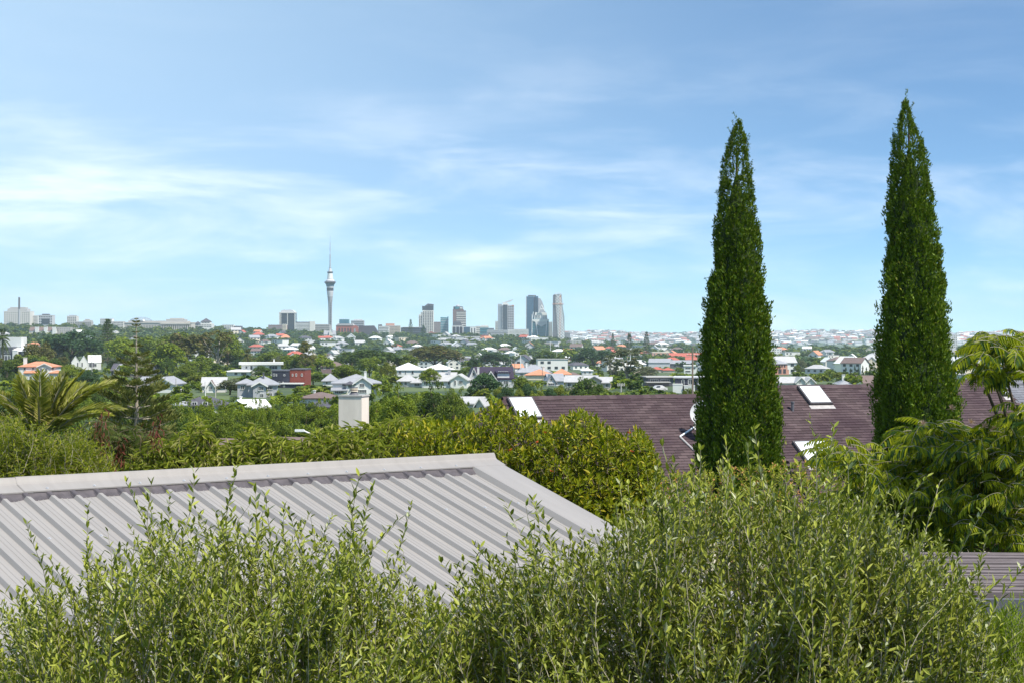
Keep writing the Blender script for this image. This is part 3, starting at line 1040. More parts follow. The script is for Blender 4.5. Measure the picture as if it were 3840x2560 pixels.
house("house with slender white chimney and grey roof behind the brown ridge", 1452, [
    B(3150, 3196, 1452, 1440, 1426, "hip", wall="white", rmat="roof_grey", dp=8),
], yaw=4, chimneys=[(3172, 3182, 1406, 1434)])
house("brown tiled gable roof with white gable end behind the ridge", 1450, [
    B(3236, 3300, 1450, 1432, 1407, "gx", wall="white", rmat="roof_brown", dp=9),
], yaw=16)
house("grey and white layered house right of the tall cypress", 1432, [
    B(3562, 3628, 1432, 1402, 1394, "hip", wall="lightgrey", rmat="roof_lightgrey", dp=9, win=[(3575, 3590, 1406, 1416, 1)]),
    B(3585, 3622, 1432, 1390, 1382, "hip", wall="white", rmat="roof_lightgrey", dp=6, y=2),
], yaw=-6)
# low warehouses and civic blocks across the valley
house("wide warehouse with pale end wall and curved grey roof", 1378, [
    B(2432, 2512, 1378, 1358, 1344, "gx", wall="lightgrey", rmat="roof_grey", dp=26),
    B(2513, 2596, 1378, 1362, 1350, "gx", wall="darkgrey", rmat="roof_grey", dp=22, y=2),
], yaw=-8, name="warehouse", cat="warehouse")
house("long cream building with red tiled roof across the valley", 1352, [
    B(2512, 2640, 1352, 1335, 1323, "gx", wall="cream", rmat="roof_red", dp=16, auto=8),
], yaw=4, name="civic_building", cat="building")
house("plain peach coloured block beside the red roofed cream building", 1346, [
    B(2446, 2510, 1346, 1322, 1319, "flat", wall="pink", rmat="cream", dp=16, o=.1, auto=4),
], yaw=4, name="civic_building", cat="building")
house("low terrace with salmon red roofs in front of the warehouse", 1394, [
    B(2440, 2490, 1394, 1384, 1374, "hip", wall="cream", rmat="roof_red", dp=9),
    B(2485, 2528, 1394, 1386, 1377, "hip", wall="cream", rmat="roof_red", dp=8, y=-2),
], yaw=3)
house("white flat roofed apartment block with dark balconies by the wooden pole", 1400, [
    B(2566, 2612, 1400, 1372, 1368, "flat", wall="white", rmat="white", dp=9, win=[(2570, 2590, 1376, 1382, 2), (2570, 2590, 1388, 1394, 2), (2594, 2608, 1376, 1382, 1)]),
], yaw=-4)
house("white four storey block rising behind the pink brick building", 1340, [
    B(2884, 2932, 1340, 1309, 1305, "flat", wall="white", rmat="white", dp=12, o=.1, auto=5),
], yaw=5, name="apartment_block", cat="building")
house("crenellated cream stone house peeping over the trees", 1372, [
    B(1450, 1504, 1372, 1356, 1354, "flat", wall="cream", rmat="stone", dp=10, o=.05),
] + [B(1451 + 8.4 * q, 1456 + 8.4 * q, 1356, 1349, 1348, "flat", wall="cream", rmat="stone", dp=1.2, y=-.2, o=.02, ground=False) for q in range(7)], yaw=3)
house("tudor style house with two white gables and dark slate roof", 1376, [
    B(1726, 1792, 1376, 1356, 1341, "gx", wall="white", rmat="roof_dark", dp=10, y=1),
    B(1736, 1756, 1376, 1358, 1342, "gy", wall="white", rmat="roof_dark", dp=6, y=-1, win=[(1742, 1750, 1362, 1369, 1)]),
    B(1764, 1784, 1376, 1358, 1342, "gy", wall="white", rmat="roof_dark", dp=6, y=-1, win=[(1770, 1778, 1362, 1369, 1)]),
], yaw=5)
house("rambling white house with several brown roofs over the valley", 1374, [
    B(1808, 1860, 1374, 1354, 1342, "gx", wall="white", rmat="roof_brown", dp=10, auto=3),
    B(1846, 1890, 1374, 1352, 1339, "gx", wall="white", rmat="roof_brown", dp=8, y=2, auto=2),
    B(1840, 1930, 1374, 1364, 1354, "hip", wall="white", rmat="roof_lightgrey", dp=8, y=-4, auto=5),
], yaw=-4)
house("white colonnaded villa with small red gable below the church", 1276, [
    B(1195, 1228, 1276, 1266, 1260, "gx", wall="white", rmat="roof_red", dp=10, auto=3),
], yaw=10, d=3000)
house("maroon roofed terrace with bold white framed gables on the ridge slope", 1250, [
    B(110, 206, 1250, 1240, 1226, "gx", wall="offwhite", rmat="roof_brown", dp=14, auto=8),
    B(133, 146, 1250, 1230, 1226, "flat", wall="white", rmat="white", dp=4, y=-3, o=.1),
    B(166, 179, 1250, 1230, 1226, "flat", wall="white", rmat="white", dp=4, y=-3, o=.1),
    B(198, 210, 1250, 1230, 1226, "flat", wall="white", rmat="white", dp=4, y=-3, o=.1),
], d=2700, name="terrace", cat="building")
house("plain grey concrete block on the ridge slope beside the terrace", 1250, [
    B(214, 264, 1250, 1230, 1227, "flat", wall="concrete", rmat="concrete", dp=14, o=.1, auto=6),
], d=2720, name="apartment_block", cat="building")
house("orange red hip roofed mansion on the wooded ridge below the glass tower", 1274, [
    B(1050, 1088, 1274, 1266, 1254, "hip", wall="beige", rmat="roof_orange", dp=14, auto=4),
], d=3000)
house("salmon roofed pavilion on the wooded ridge left of the brown block", 1268, [
    B(946, 990, 1268, 1255, 1245, "hip", wall="lightgrey", rmat="roof_red", dp=14, auto=5),
], d=3050)
house("church with white twin gables and a grey roof below the great tower", 1264, [
    B(1214, 1258, 1264, 1254, 1240, "gx", wall="lightgrey", rmat="roof_grey", dp=12, y=2),
    B(1234, 1246, 1264, 1244, 1230, "gy", wall="white", rmat="roof_grey", dp=5, y=0, barge=False),
], d=3300, name="church", cat="church")
house("white timber villa with steep roofs below the brick church hall", 1276, [
    B(1298, 1332, 1276, 1264, 1250, "gy", wall="white", rmat="roof_white", dp=9, auto=3),
], d=3100)

# ------------------------------------------------------------------ the city on the ridge
def city(name, label, cat, px0, px1, base, d, group=None, yaw=0.0):
    pc = (px0 + px1) / 2
    o = thing(name, label, cat, P(pc, base, d), math.radians(yaw), group)
    o["_pc"], o["_k"], o["_b"] = pc, d / F, base
    RECTS.append((px0, px1, base - 60, base - 12, d))
    return o


def cb(o, name, p0, p1, r0, r1, y0, y1, mat):
    """box part from px/row extents"""
    k_, pc, b = o["_k"], o["_pc"], o["_b"]
    g = Geo()
    box(g, (p0 - pc) * k_, (p1 - pc) * k_, y0, y1, (b - r1) * k_, (b - r0) * k_)
    return part(name, g, MATS[mat], o)


def cwin(o, p0, p1, r0, r1, nx, ny, y, mat="pane_dark", fx=.6, fz=.5, name="window"):
    k_, pc, b = o["_k"], o["_pc"], o["_b"]
    W, H = (p1 - p0) * k_ / nx, (r1 - r0) * k_ / ny
    g = Geo()
    box(g, -W * fx / 2, W * fx / 2, -.25, .05, -H * fz / 2, H * fz / 2)
    me = g.mesh(name, MATS[mat])
    for i in range(nx):
        for j in range(ny):
            q = link(bpy.data.objects.new(name, me), o)
            q.location = ((p0 - pc) * k_ + W * (i + .5), y, (b - r1) * k_ + H * (j + .5))


def cprism(o, name, poly, y0, y1, mat):
    """extruded outline in px/rows (convex, clockwise in the picture)"""
    k_, pc, b = o["_k"], o["_pc"], o["_b"]
    A = [((p - pc) * k_, y0, (b - r) * k_) for p, r in poly]
    C = [((p - pc) * k_, y1, (b - r) * k_) for p, r in poly]
    n = len(poly)
    g = Geo()
    V = A + C
    g.add(V, [[i, (i + 1) % n, n + (i + 1) % n, n + i] for i in range(n)])
    g.add(V, [[0, i + 1, i] for i in range(1, n - 1)] + [[n, n + i, n + i + 1] for i in range(1, n - 1)])
    return part(name, g, MATS[mat], o)


def cbar(o, name, p0, r0, p1, r1, y, w, mat):
    """straight bar between two picture points of the facade plane"""
    k_, pc, b = o["_k"], o["_pc"], o["_b"]
    g = Geo()
    tube(g, [((p0 - pc) * k_, y, (b - r0) * k_), ((p1 - pc) * k_, y, (b - r1) * k_)], w, 4)
    return part(name, g, MATS[mat], o)


# observation tower
D_T = 4175.0
o = city("observation_tower", "very tall slender concrete observation tower with banded pod and antenna mast", "tower", 1230, 1246, 1262, D_T)
k_ = D_T / F
def trev(name, prof, mat, n=24):
    # prof: (half width px in the 3.267x zoom, zoom row)
    g = Geo()
    pr = [(max(w / 3.267, .05) * k_, (1262 - (860 + v / 3.267)) * k_) for w, v in prof]
    revolve(g, pr[::-1], n)
    return part(name, g, MATS[mat], o, smooth=False)


paint("tower_concrete", (0.29, 0.29, 0.305), var=0.08, scale=0.05)
trev("shaft", [(33, 825), (28, 870), (24, 920), (22, 1000), (22, 1180), (24, 1330)], "tower_concrete")
trev("lower_pod", [(0, 752), (41, 755), (41, 770), (37, 800), (33, 826), (0, 828)], "lightgrey")
trev("window_band", [(0, 719), (42, 720), (42, 755), (0, 756)], "navy")
trev("collar", [(0, 698), (46, 700), (42, 721), (0, 722)], "lightgrey")
trev("pod_glazing", [(0, 660), (64, 661), (50, 680), (46, 701), (0, 702)], "pane_blue")
trev("deck_ring", [(0, 632), (58, 636), (72, 645), (72, 652), (62, 662), (0, 664)], "darkgrey")
trev("upper_ring", [(0, 606), (42, 610), (44, 618), (54, 626), (56, 637), (0, 638)], "lightgrey")
trev("upper_drum", [(0, 540), (30, 541), (37, 607), (0, 609)], "white")
trev("upper_collar", [(0, 519), (38, 521), (36, 527), (31, 541), (0, 542)], "darkgrey")
trev("cone", [(0, 474), (14, 476), (22, 520), (0, 521)], "lightgrey")
trev("mast_collar", [(0, 468), (18, 470), (15, 477), (0, 478)], "grey")
trev("mast", [(0, 75), (1.6, 77), (1.6, 160), (3.2, 161), (3.2, 226), (5, 227), (5, 265), (3.4, 266), (3.4, 306), (6.5, 308), (7.5, 400), (8.5, 469), (0, 470)], "grey", 10)
for q in range(12):
    g = Geo()
    z0 = (1262 - (860 + (845 + q * 28 + 16) / 3.267)) * k_
    xx = 12 / 3.267 * k_
    box(g, xx - .9, xx + .9, -23 / 3.267 * k_ * .98 - .3, -15 / 3.267 * k_, z0, z0 + 18 / 3.267 * k_)
    part("shaft_window", g, MATS["navy"], o)
for a in range(8):
    g = Geo()
    th = a * math.pi / 4 + .2
    c_, s_ = math.cos(th), math.sin(th)
    zt = (1262 - (860 + 825 / 3.267)) * k_
    tube(g, [(c_ * 9.0, s_ * 9.0, -4), (c_ * 4.6, s_ * 4.6, 16)], [1.1, .9], 5)
    part("buttress_leg", g, MATS["tower_concrete"], o)

# beige tower with dark crown
o = city("office_tower", "beige gridded tower with stepped shoulder and faceted dark glass crown", "tower", 1570, 1625, 1266, 4050)
cb(o, "wall", 1584, 1625, 1164, 1275, 0, 26, "offwhite")
cb(o, "stepped_wing", 1570, 1583.6, 1180, 1275, 1, 24, "offwhite")
cb(o, "stepped_wing", 1577, 1583.7, 1171, 1179.8, 2, 24, "offwhite")
cwin(o, 1585, 1624, 1168, 1252, 6, 14, 0, "navy", fx=.5, fz=.75)
cwin(o, 1571, 1583, 1184, 1252, 2, 11, 1, "navy", fx=.5, fz=.75)
cb(o, "crown", 1583, 1625, 1148, 1163.8, 1, 25, "pane_dark")
cprism(o, "crown_peak", [(1592, 1148), (1604, 1139), (1625, 1141), (1625, 1148)], 3, 22, "darkgrey")
cprism(o, "crown_facet", [(1597, 1163), (1608, 1143), (1619, 1163)], -.6, .9, "navy")
o = city("office_tower", "narrow teal glass tower with pointed corner", "tower", 1652, 1681, 1262, 4060)
cprism(o, "wall", [(1652, 1275), (1652, 1190), (1676, 1191), (1681, 1186), (1681, 1275)], 0, 18, "pane_teal")
for q in range(9):
    cb(o, "floor_band", 1651.6, 1681.4, 1196 + q * 6.2, 1197.3 + q * 6.2, -.3, 18.3, "lightgrey")
cwin(o, 1672, 1680, 1198, 1246, 2, 8, -.2, "pane_pale")
o = city("office_tower", "mauve striped tower with teal crown and small dome", "tower", 1695, 1747, 1266, 4040)
cb(o, "wall", 1698, 1738, 1160, 1275, 0, 26, "brownblock")
cb(o, "stepped_wing", 1738.2, 1746.5, 1165, 1275, 1.5, 24, "brownblock")
for q in range(11):
    cb(o, "window_band", 1712, 1746.8, 1167 + q * 6.6, 1170.2 + q * 6.6, -.4, 5, "navy")
    cb(o, "spandrel", 1711.5, 1747.1, 1170.5 + q * 6.6, 1173.4 + q * 6.6, -.8, 5.2, "offwhite")
cb(o, "crown", 1700, 1735, 1150, 1159.8, 2, 24, "navy")
cprism(o, "crown_sign_panel", [(1706, 1159), (1708, 1151), (1724, 1151), (1720, 1159)], -.6, 1.6, "pane_teal")
cb(o, "crown_panel", 1724, 1734, 1153, 1158, .5, 1.9, "white")
g = Geo(); revolve(g, [(math.cos(a) * 5.2, math.sin(a) * 4.6) for a in np.linspace(0, 1.5, 6)] + [(.05, 4.62)], 16)
part("dome", g, MATS["grey"], o, loc=((1717 - o["_pc"]) * o["_k"], 12, (1266 - 1150) * o["_k"]), smooth=True)
cb(o, "podium", 1695.5, 1737.5, 1222, 1275, -9, -.9, "white")
cprism(o, "podium_cap", [(1700, 1221.8), (1703, 1205), (1727, 1205), (1733, 1221.8)], -7, -1, "darkgrey")
for q in range(3):
    cb(o, "dark_bay", 1698.5 + q * 13, 1709 + q * 13, 1225, 1258, -9.6, -8.8, "navy")
o = city("office_tower", "grey banded tower with tilted blade wing on its roof", "tower", 1867, 1928, 1262, 4100)
cb(o, "wall", 1882, 1928, 1144, 1270, 0, 24, "lightgrey")
cb(o, "side_wing", 1867, 1881.8, 1140, 1270, 2, 26, "grey")
cprism(o, "dark_glass_strip", [(1887, 1240), (1887, 1143), (1903, 1143), (1903, 1240)], -.7, .6, "pane_dark")
cwin(o, 1904, 1927, 1147, 1236, 3, 14, 0, "navy", fx=.75, fz=.5)
cwin(o, 1882.5, 1886.8, 1147, 1236, 1, 17, 0, fx=.7, fz=.55)
cwin(o, 1868, 1881, 1146, 1236, 4, 16, 2, "pane_pale", fx=.7, fz=.6)
cprism(o, "roof_step", [(1884, 1143.8), (1886, 1134), (1902, 1136), (1910, 1143.8)], 3, 20, "white")
cprism(o, "blade_wing", [(1880, 1136), (1920, 1124), (1926, 1123), (1914, 1131), (1890, 1137)], 4, 18, "lightgrey")
cb(o, "sign_panel", 1919, 1927.5, 1145, 1148.5, -.5, .05, "copper")
# tall blue glass tower
o = city("office_tower", "tall blue glass tower with curved shoulder and split top", "tower", 1973, 2046, 1268, 4150)
cb(o, "wall", 1973, 2001.5, 1112, 1275, 0, 30, "pane_blue")
cb(o, "wall", 2003.8, 2018, 1111, 1275, 1, 30, "pane_blue")
cb(o, "split", 2001.7, 2003.6, 1109, 1275, 3, 28, "white")
cprism(o, "curved_shoulder", [(2018.2, 1275), (2018.2, 1118), (2027, 1120), (2033, 1130), (2038, 1145), (2043, 1166), (2046, 1190), (2047, 1275)], 2, 28, "grey")
for q in range(26):
    cb(o, "floor_band", 1972.7, 2018.3, 1116 + q * 5, 1116.9 + q * 5, -.25, 30.2, "navy")
for q in range(16):
    cb(o, "shoulder_band", 2018.5, 2029 + q * 1.1, 1126 + q * 5, 1127.6 + q * 5, 1.7, 4, "lightgrey")
cb(o, "roof_cap", 1980, 2010, 1107, 1110.8, 6, 24, "darkgrey")
cbar(o, "corner_rib", 1973, 1275, 1973, 1112, -.2, .5, "steel_white")
cbar(o, "inner_rib", 1994.5, 1275, 1994.5, 1180, -.4, .6, "steel_white")
# white framed building in front
o = city("office_building", "teal glass block with white folded frame and triangular truss top", "building", 1993, 2060, 1268, 4060)
cb(o, "wall", 1995, 2058, 1197, 1275, 0, 26, "pane_teal")
cprism(o, "upper_storey", [(2003, 1196.8), (2007, 1172), (2050, 1172), (2053, 1196.8)], 3, 22, "white")
cwin(o, 2006, 2026, 1182, 1196, 4, 3, 2.9, fx=.6, fz=.55)
cwin(o, 2037, 2052, 1182, 1196, 3, 3, 2.9, fx=.6, fz=.55)
cprism(o, "white_fascia", [(1994, 1202), (1995, 1198), (2058, 1197), (2059, 1201), (2050, 1206), (2008, 1208)], -2, .4, "white")
cprism(o, "sloped_panel", [(2009, 1208), (2050, 1206), (2047, 1216), (2030, 1225), (2014, 1218)], -1.6, .5, "lightgrey")
for q in range(9):
    cb(o, "floor_band", 1995.5, 2057.5, 1210 + q * 6.2, 1211.2 + q * 6.2, -.35, 4, "navy")
for a_, b_, c_, d_ in ((1995, 1200, 2000, 1170), (2020, 1172, 2030, 1144), (2030, 1144, 2045, 1172), (2009, 1208, 2018, 1268), (2050, 1206, 2046, 1268), (1995, 1200, 1994, 1268), (2024, 1160, 2038, 1160)):
    cbar(o, "frame_member", a_, b_, c_, d_, -1.5, .9, "steel_white")
# diagrid tower
o = city("residential_tower", "slim tower clad in white diagonal bracing with copper hoist strip", "tower", 2072, 2118, 1274, 4020)
cprism(o, "wall", [(2073, 1285), (2074, 1108), (2082, 1103), (2091, 1106), (2093, 1285)], 0, 24, "darkgrey")
cprism(o, "wall", [(2093.2, 1285), (2090, 1103), (2106, 1103), (2110, 1150), (2117, 1190), (2117, 1285)], 1, 24, "pane_pale")
cprism(o, "hoist_strip", [(2094, 1274), (2099, 1150), (2098, 1106), (2104, 1106), (2106, 1150), (2102, 1274)], -.5, .9, "copper")
for q in range(15):
    r0 = 1104 + q * 11.3
    lo = 2082 + q * .75; hi = 2104 + q * .95
    cbar(o, "diagonal_brace", lo, r0, hi, r0 + 22, -1.2, .75, "steel_white")
    cbar(o, "diagonal_brace", hi, r0, lo, r0 + 22, -1.4, .75, "steel_white")
for q in range(24):
    cb(o, "floor_band", 2072.8, 2092.5, 1112 + q * 6.3, 1113.4 + q * 6.3, -.3, 3, "grey")
for q in range(5):
    cbar(o, "crown_post", 2084 + q * 4.5, 1106, 2085 + q * 4.5, 1096 + (q % 2) * 3, 2, .6, "steel_white")
cbar(o, "work_deck", 2070, 1141, 2114, 1141, -2, .9, "copper")


def block(name, label, cat, p0, p1, r0, base, d, wall, win=None, dp=22, extra=(), pane="pane_dark", fx=.6, fz=.5):
    o = city(name, label, cat, p0, p1, base, d)
    cb(o, "wall", p0, p1, r0, base + 14, 0, dp, wall)
    cb(o, "parapet", p0 - .3, p1 + .3, r0 - 1.0, r0 - .02, -.2, dp + .2, "lightgrey" if wall != "lightgrey" else "grey")
    if win:
        cwin(o, p0 + .6, p1 - .6, r0 + 1.5, base - 1, win[0], win[1], 0, pane, fx, fz)
    for e in extra:
        cb(o, *e)
    return o


# buildings along the left ridge
o = block("hospital_block", "large pale hospital block with slit windows and chamfered plant room", "building", 14, 113, 1168, 1218, 3400, "offwhite", (12, 6), 30, [("plant_room", 26, 100, 1158, 1166.8, 4, 26, "concrete"), ("plant_room", 34, 92, 1152.5, 1157.8, 6, 24, "concrete")], fx=.35, fz=.5)
o = city("chimney_stack", "tall thin dark chimney stack standing before the pale hospital block", "chimney", 68, 76, 1220, 3380)
g = Geo(); tube(g, [(0, 0, -6), (0, 0, (1220 - 1160) * o["_k"])], [2.1, 1.9], 12); part("lower_flue", g, MATS["grey"], o, smooth=True)
g = Geo(); tube(g, [(0, 0, (1220 - 1159.7) * o["_k"]), (0, 0, (1220 - 1115) * o["_k"])], [1.85, 1.7], 12); part("upper_flue", g, MATS["darkgrey"], o, smooth=True)
block("apartment_block", "white ribbed apartment slab with dark left edge beside the hospital", "building", 116, 142, 1184, 1222, 3420, "white", (5, 7), 18, [("dark_corner", 115.4, 122, 1182, 1209, -.4, 6, "darkgrey")])
block("apartment_block", "grey apartment block with dark glass base and roof pavilion", "building", 145, 196, 1183, 1220, 3380, "lightgrey", (8, 4), 20, [("roof_pavilion", 156, 180, 1177.5, 1181.9, 3, 14, "darkgrey"), ("glass_base", 157, 186, 1195, 1215, -.8, 4, "pane_dark")])
block("apartment_block", "small pale block with flat roof canopy on the ridge", "building", 251, 287, 1186, 1222, 3420, "offwhite", (5, 5), 18, [("roof_room", 258, 282, 1182, 1184.9, 3, 12, "grey")])
block("apartment_block", "low grey brown block of three steps on the ridge", "building", 285, 342, 1207, 1224, 3400, "concrete", (9, 2), 18, [("upper_step", 312, 341, 1201, 1205.9, 2, 14, "concrete"), ("upper_step", 318, 332, 1197, 1200.9, 3, 12, "concrete")])
block("apartment_block", "white and black chequered apartment block on the ridge", "building", 375, 420, 1196, 1226, 3380, "white", (9, 5), 18)
block("apartment_block", "long white apartment terrace stepping down from the chequered block", "building", 421, 463, 1206, 1232, 3380, "offwhite", (8, 3), 18)
# museum
o = city("museum", "long pale stone museum with columned front and low stepped roof", "museum", 466, 718, 1238, 3300)
cb(o, "wall", 466, 718, 1212, 1252, 0, 40, "stone")
cb(o, "cornice", 465, 719, 1208.5, 1211.8, -1.2, 41, "stone")
cb(o, "attic", 480, 700, 1203, 1208.3, 3, 38, "concrete")
cb(o, "roof_block", 620, 690, 1197, 1202.8, 6, 34, "concrete")
cb(o, "roof_block", 634, 680, 1193.5, 1196.8, 8, 32, "stone")
g = Geo(); revolve(g, [(math.cos(a) * 20, math.sin(a) * 7) for a in np.linspace(0, 1.5, 6)] + [(.05, 7.0)], 24)
part("glass_dome", g, MATS["pane_pale"], o, loc=((520 - o["_pc"]) * o["_k"], 20, (1238 - 1203) * o["_k"]), smooth=True)
cb(o, "portico", 602, 714, 1212.2, 1217, -5, -.1, "stone")
for q in range(16):
    g = Geo(); tube(g, [(0, 0, -6), (0, 0, (1238 - 1217.2) * o["_k"])], [.85, .75], 8)
    part("column", g, MATS["stone"], o, loc=((606 + q * 7 - o["_pc"]) * o["_k"], -3.5, 0), smooth=True)
cwin(o, 470, 598, 1216, 1234, 22, 1, 0, "pane_dark", .35, .6)
cwin(o, 604, 716, 1218, 1236, 15, 1, 0, "darkgrey", .4, .8)
o = city("pyramid_roofed_hall", "white hall with a dark pyramid roof on the ridge", "building", 728, 796, 1232, 3350)
cb(o, "wall", 730, 795, 1214, 1245, 0, 26, "white")
cb(o, "tower_base", 752, 787, 1207, 1213.8, 2, 20, "offwhite")
k_ = o["_k"]
def pyramid(o, p0, p1, r0, r1, y0, y1, mat, name="pyramid_roof"):
    k_, pc, b = o["_k"], o["_pc"], o["_b"]
    x0, x1 = (p0 - pc) * k_, (p1 - pc) * k_
    V = [(x0, y0, (b - r1) * k_), (x1, y0, (b - r1) * k_), (x1, y1, (b - r1) * k_), (x0, y1, (b - r1) * k_), ((x0 + x1) / 2, (y0 + y1) / 2, (b - r0) * k_)]
    g = Geo(); g.add(V, [[0, 1, 4], [1, 2, 4], [2, 3, 4], [3, 0, 4]]); g.add(V, [[3, 2, 1, 0]])
    return part(name, g, MATS[mat], o)
pyramid(o, 750, 789, 1193, 1206.8, 1, 21, "roof_dark")
pyramid(o, 728, 752, 1205, 1213.8, -1, 14, "roof_dark")
cwin(o, 756, 784, 1208, 1213, 5, 1, 2, "pane_dark", .5, .7)
cwin(o, 732, 793, 1216, 1228, 10, 2, 0)
block("apartment_block", "white slab with round topped stair tower right of the museum", "building", 834, 876, 1219, 1240, 3350, "white", (6, 4), 16)
block("apartment_block", "dark low flat block beside the white slab on the ridge", "building", 877, 905, 1223, 1240, 3350, "darkgrey", (5, 2), 16, pane="pane_pale")
block("office_block", "brown mauve concrete block with vertical fins below the dark tower", "building", 1006, 1073, 1219, 1248, 3500, "brownblock", (14, 1), 26, pane="grey", fx=.25, fz=.9)
block("apartment_block", "small orange cream block tucked before the dark tower", "building", 1059, 1073, 1216, 1244, 3470, "cream", (3, 5), 10)
o = city("office_tower", "dark glass tower with white ribs and chamfered pale top", "tower", 1046, 1108, 1246, 3800)
cb(o, "wall", 1047, 1107, 1176, 1262, 0, 32, "pane_dark")
cprism(o, "chamfered_top", [(1048, 1175.8), (1054, 1166), (1062, 1162), (1094, 1162), (1101, 1166), (1106, 1175.8)], 1, 31, "lightgrey")
for q in (1047, 1052, 1077, 1104.5):
    cb(o, "white_rib", q, q + 2.4, 1172, 1262, -.8, 2, "offwhite")
cb(o, "cornice_band", 1046.6, 1107.4, 1171.5, 1174.5, -1.2, 33, "offwhite")
for q in range(13):
    cb(o, "floor_band", 1054.6, 1104.3, 1180 + q * 5, 1181.2 + q * 5, -.35, 2, "navy")
block("hospital_block", "white banded block with rounded end right of the dark tower", "building", 1108, 1176, 1212, 1246, 3750, "white", (16, 6), 22, [("roof_room", 1108, 1160, 1207, 1210.9, 2, 18, "darkgrey"), ("end_drum", 1161, 1179, 1205, 1246, -1, 16, "offwhite")], fx=.75, fz=.4)
block("office_block", "low beige block at the foot of the observation tower", "building", 1180, 1236, 1217, 1246, 3850, "concrete", (12, 4), 20, fx=.7, fz=.4)
o = city("church_hall", "red brick church hall with pale green roof and gabled porch", "church", 1258, 1346, 1262, 3600)
cb(o, "wall", 1260, 1326, 1221, 1275, 0, 30, "brick")
cprism(o, "roof", [(1259, 1220.8), (1268, 1214), (1322, 1214), (1327, 1220.8)], -1, 31, "roof_lightgrey")
cprism(o, "porch", [(1318, 1275), (1318, 1226), (1333, 1219), (1344, 1226), (1344, 1275)], -5, -.2, "brick")
for q in range(5):
    cb(o, "tall_window", 1270 + q * 11, 1274.5 + q * 11, 1230, 1250, -.4, .3, "pane_dark")
cb(o, "tall_window", 1328, 1334, 1232, 1252, -5.4, -4.8, "pane_pale")
o = city("cathedral", "cathedral with huge steep dark slate roof and low brick walls", "church", 1340, 1424, 1264, 3600)
cprism(o, "roof", [(1343, 1250), (1345, 1222), (1400, 1221), (1420, 1250)], 2, 30, "roof_dark")
cprism(o, "lower_roof", [(1360, 1256), (1362, 1246), (1414, 1246), (1422, 1256)], -4, 1.8, "roof_dark")
cb(o, "wall", 1348, 1420, 1250.2, 1275, 2.2, 29, "brownblock")
cb(o, "aisle_wall", 1362, 1420, 1256.2, 1275, -3.4, 2.0, "concrete")
cb(o, "brick_pier", 1350, 1362, 1246, 1275, -5, 2, "pink")
cwin(o, 1364, 1418, 1257, 1266, 12, 1, -3.4, "pane_dark", .5, .8)
o = block("office_block", "teal glass cube behind the brick church hall", "building", 1272, 1308, 1198, 1232, 3900, "pane_teal", (8, 1), 20, pane="pane_blue", fx=.5, fz=.9)
block("office_block", "grey block with rooftop plant behind the cathedral", "building", 1316, 1364, 1203, 1232, 3920, "grey", (10, 4), 20, [("rooftop_plant", 1326, 1358, 1198, 1201.9, 3, 14, "lightgrey")], fx=.8, fz=.4)
block("office_block", "white striped block with dark side right of the cathedral", "building", 1420, 1458, 1224, 1256, 3950, "white", (8, 5), 18, [("dark_side", 1418, 1431, 1217, 1256, 2, 16, "darkgrey")], fx=.85, fz=.4)
block("office_block", "pinkish stepped concrete block in the city centre", "building", 1445, 1500, 1222, 1252, 3980, "beige", (11, 5), 18, [("upper_step", 1446, 1478, 1213, 1220.9, 2, 14, "pink")], fx=.6, fz=.4)
o = block("hotel", "wide black hotel block with thin white roof edge", "building", 1503, 1596, 1229, 1268, 3700, "navy", (24, 4), 24, [("roof_edge", 1510, 1594, 1226, 1227.8, -1.5, 25, "white")], pane="pane_pale", fx=.25, fz=.5)
block("brick_house", "red brick block below the beige gridded tower", "building", 1607, 1644, 1247, 1272, 3750, "brick", (8, 4), 16, [("gable_block", 1612, 1622, 1243, 1245.9, 1, 10, "brick")], fx=.4, fz=.5)
block("office_block", "brown grey slab with vertical ribs beside the gridded tower", "building", 1626, 1651, 1208, 1262, 4120, "brownblock", (7, 1), 18, pane="grey", fx=.4, fz=.95)
block("office_block", "blue grey glass block at the foot of the domed tower", "building", 1738, 1763, 1226, 1268, 4000, "pane_blue", (9, 1), 16, pane="navy", fx=.3, fz=.95)
block("office_block", "white block with two dark vertical slots", "building", 1763, 1786, 1226, 1270, 4000, "white", (2, 1), 16, pane="navy", fx=.35, fz=.85)
block("office_block", "dark teal glass pavilion between white city blocks", "building", 1800, 1832, 1229, 1262, 3980, "pane_teal", (8, 3), 18, pane="navy")
block("office_block", "pale stepped block with roof terrace in the city", "building", 1784, 1832, 1224, 1255, 4080, "offwhite", (9, 4), 18, [("roof_room", 1802, 1830, 1220, 1222.9, 3, 12, "white")], fx=.7, fz=.4)
block("office_block", "dark flat roofed block left of the winged tower", "building", 1830, 1852, 1231, 1258, 3990, "darkgrey", (5, 3), 16, pane="pane_pale")
block("apartment_block", "white slab behind the winged tower", "building", 1857, 1868, 1205, 1258, 4180, "white", (3, 12), 14, fx=.7, fz=.4)
block("apartment_block", "long white apartment block with staggered square windows", "building", 1906, 1982, 1235, 1276, 3850, "white", (26, 8), 20, fx=.5, fz=.45)
block("apartment_block", "grey white apartment block with long balconies", "building", 1826, 1905, 1238, 1274, 3840, "lightgrey", (18, 6), 20, fx=.8, fz=.45)
block("apartment_block", "white striped slab between the teal block and braced tower", "building", 2058, 2071, 1208, 1270, 4090, "white", (2, 14), 16, fx=.85, fz=.45)
block("apartment_block", "grey dark slab right of the braced tower", "building", 2118, 2138, 1248, 1282, 4050, "grey", (4, 7), 16)
block("market_hall", "broad low white hall below the blue glass tower", "building", 1990, 2056, 1266, 1296, 3350, "white", (12, 1), 26, pane="lightgrey", fx=.5, fz=.4)
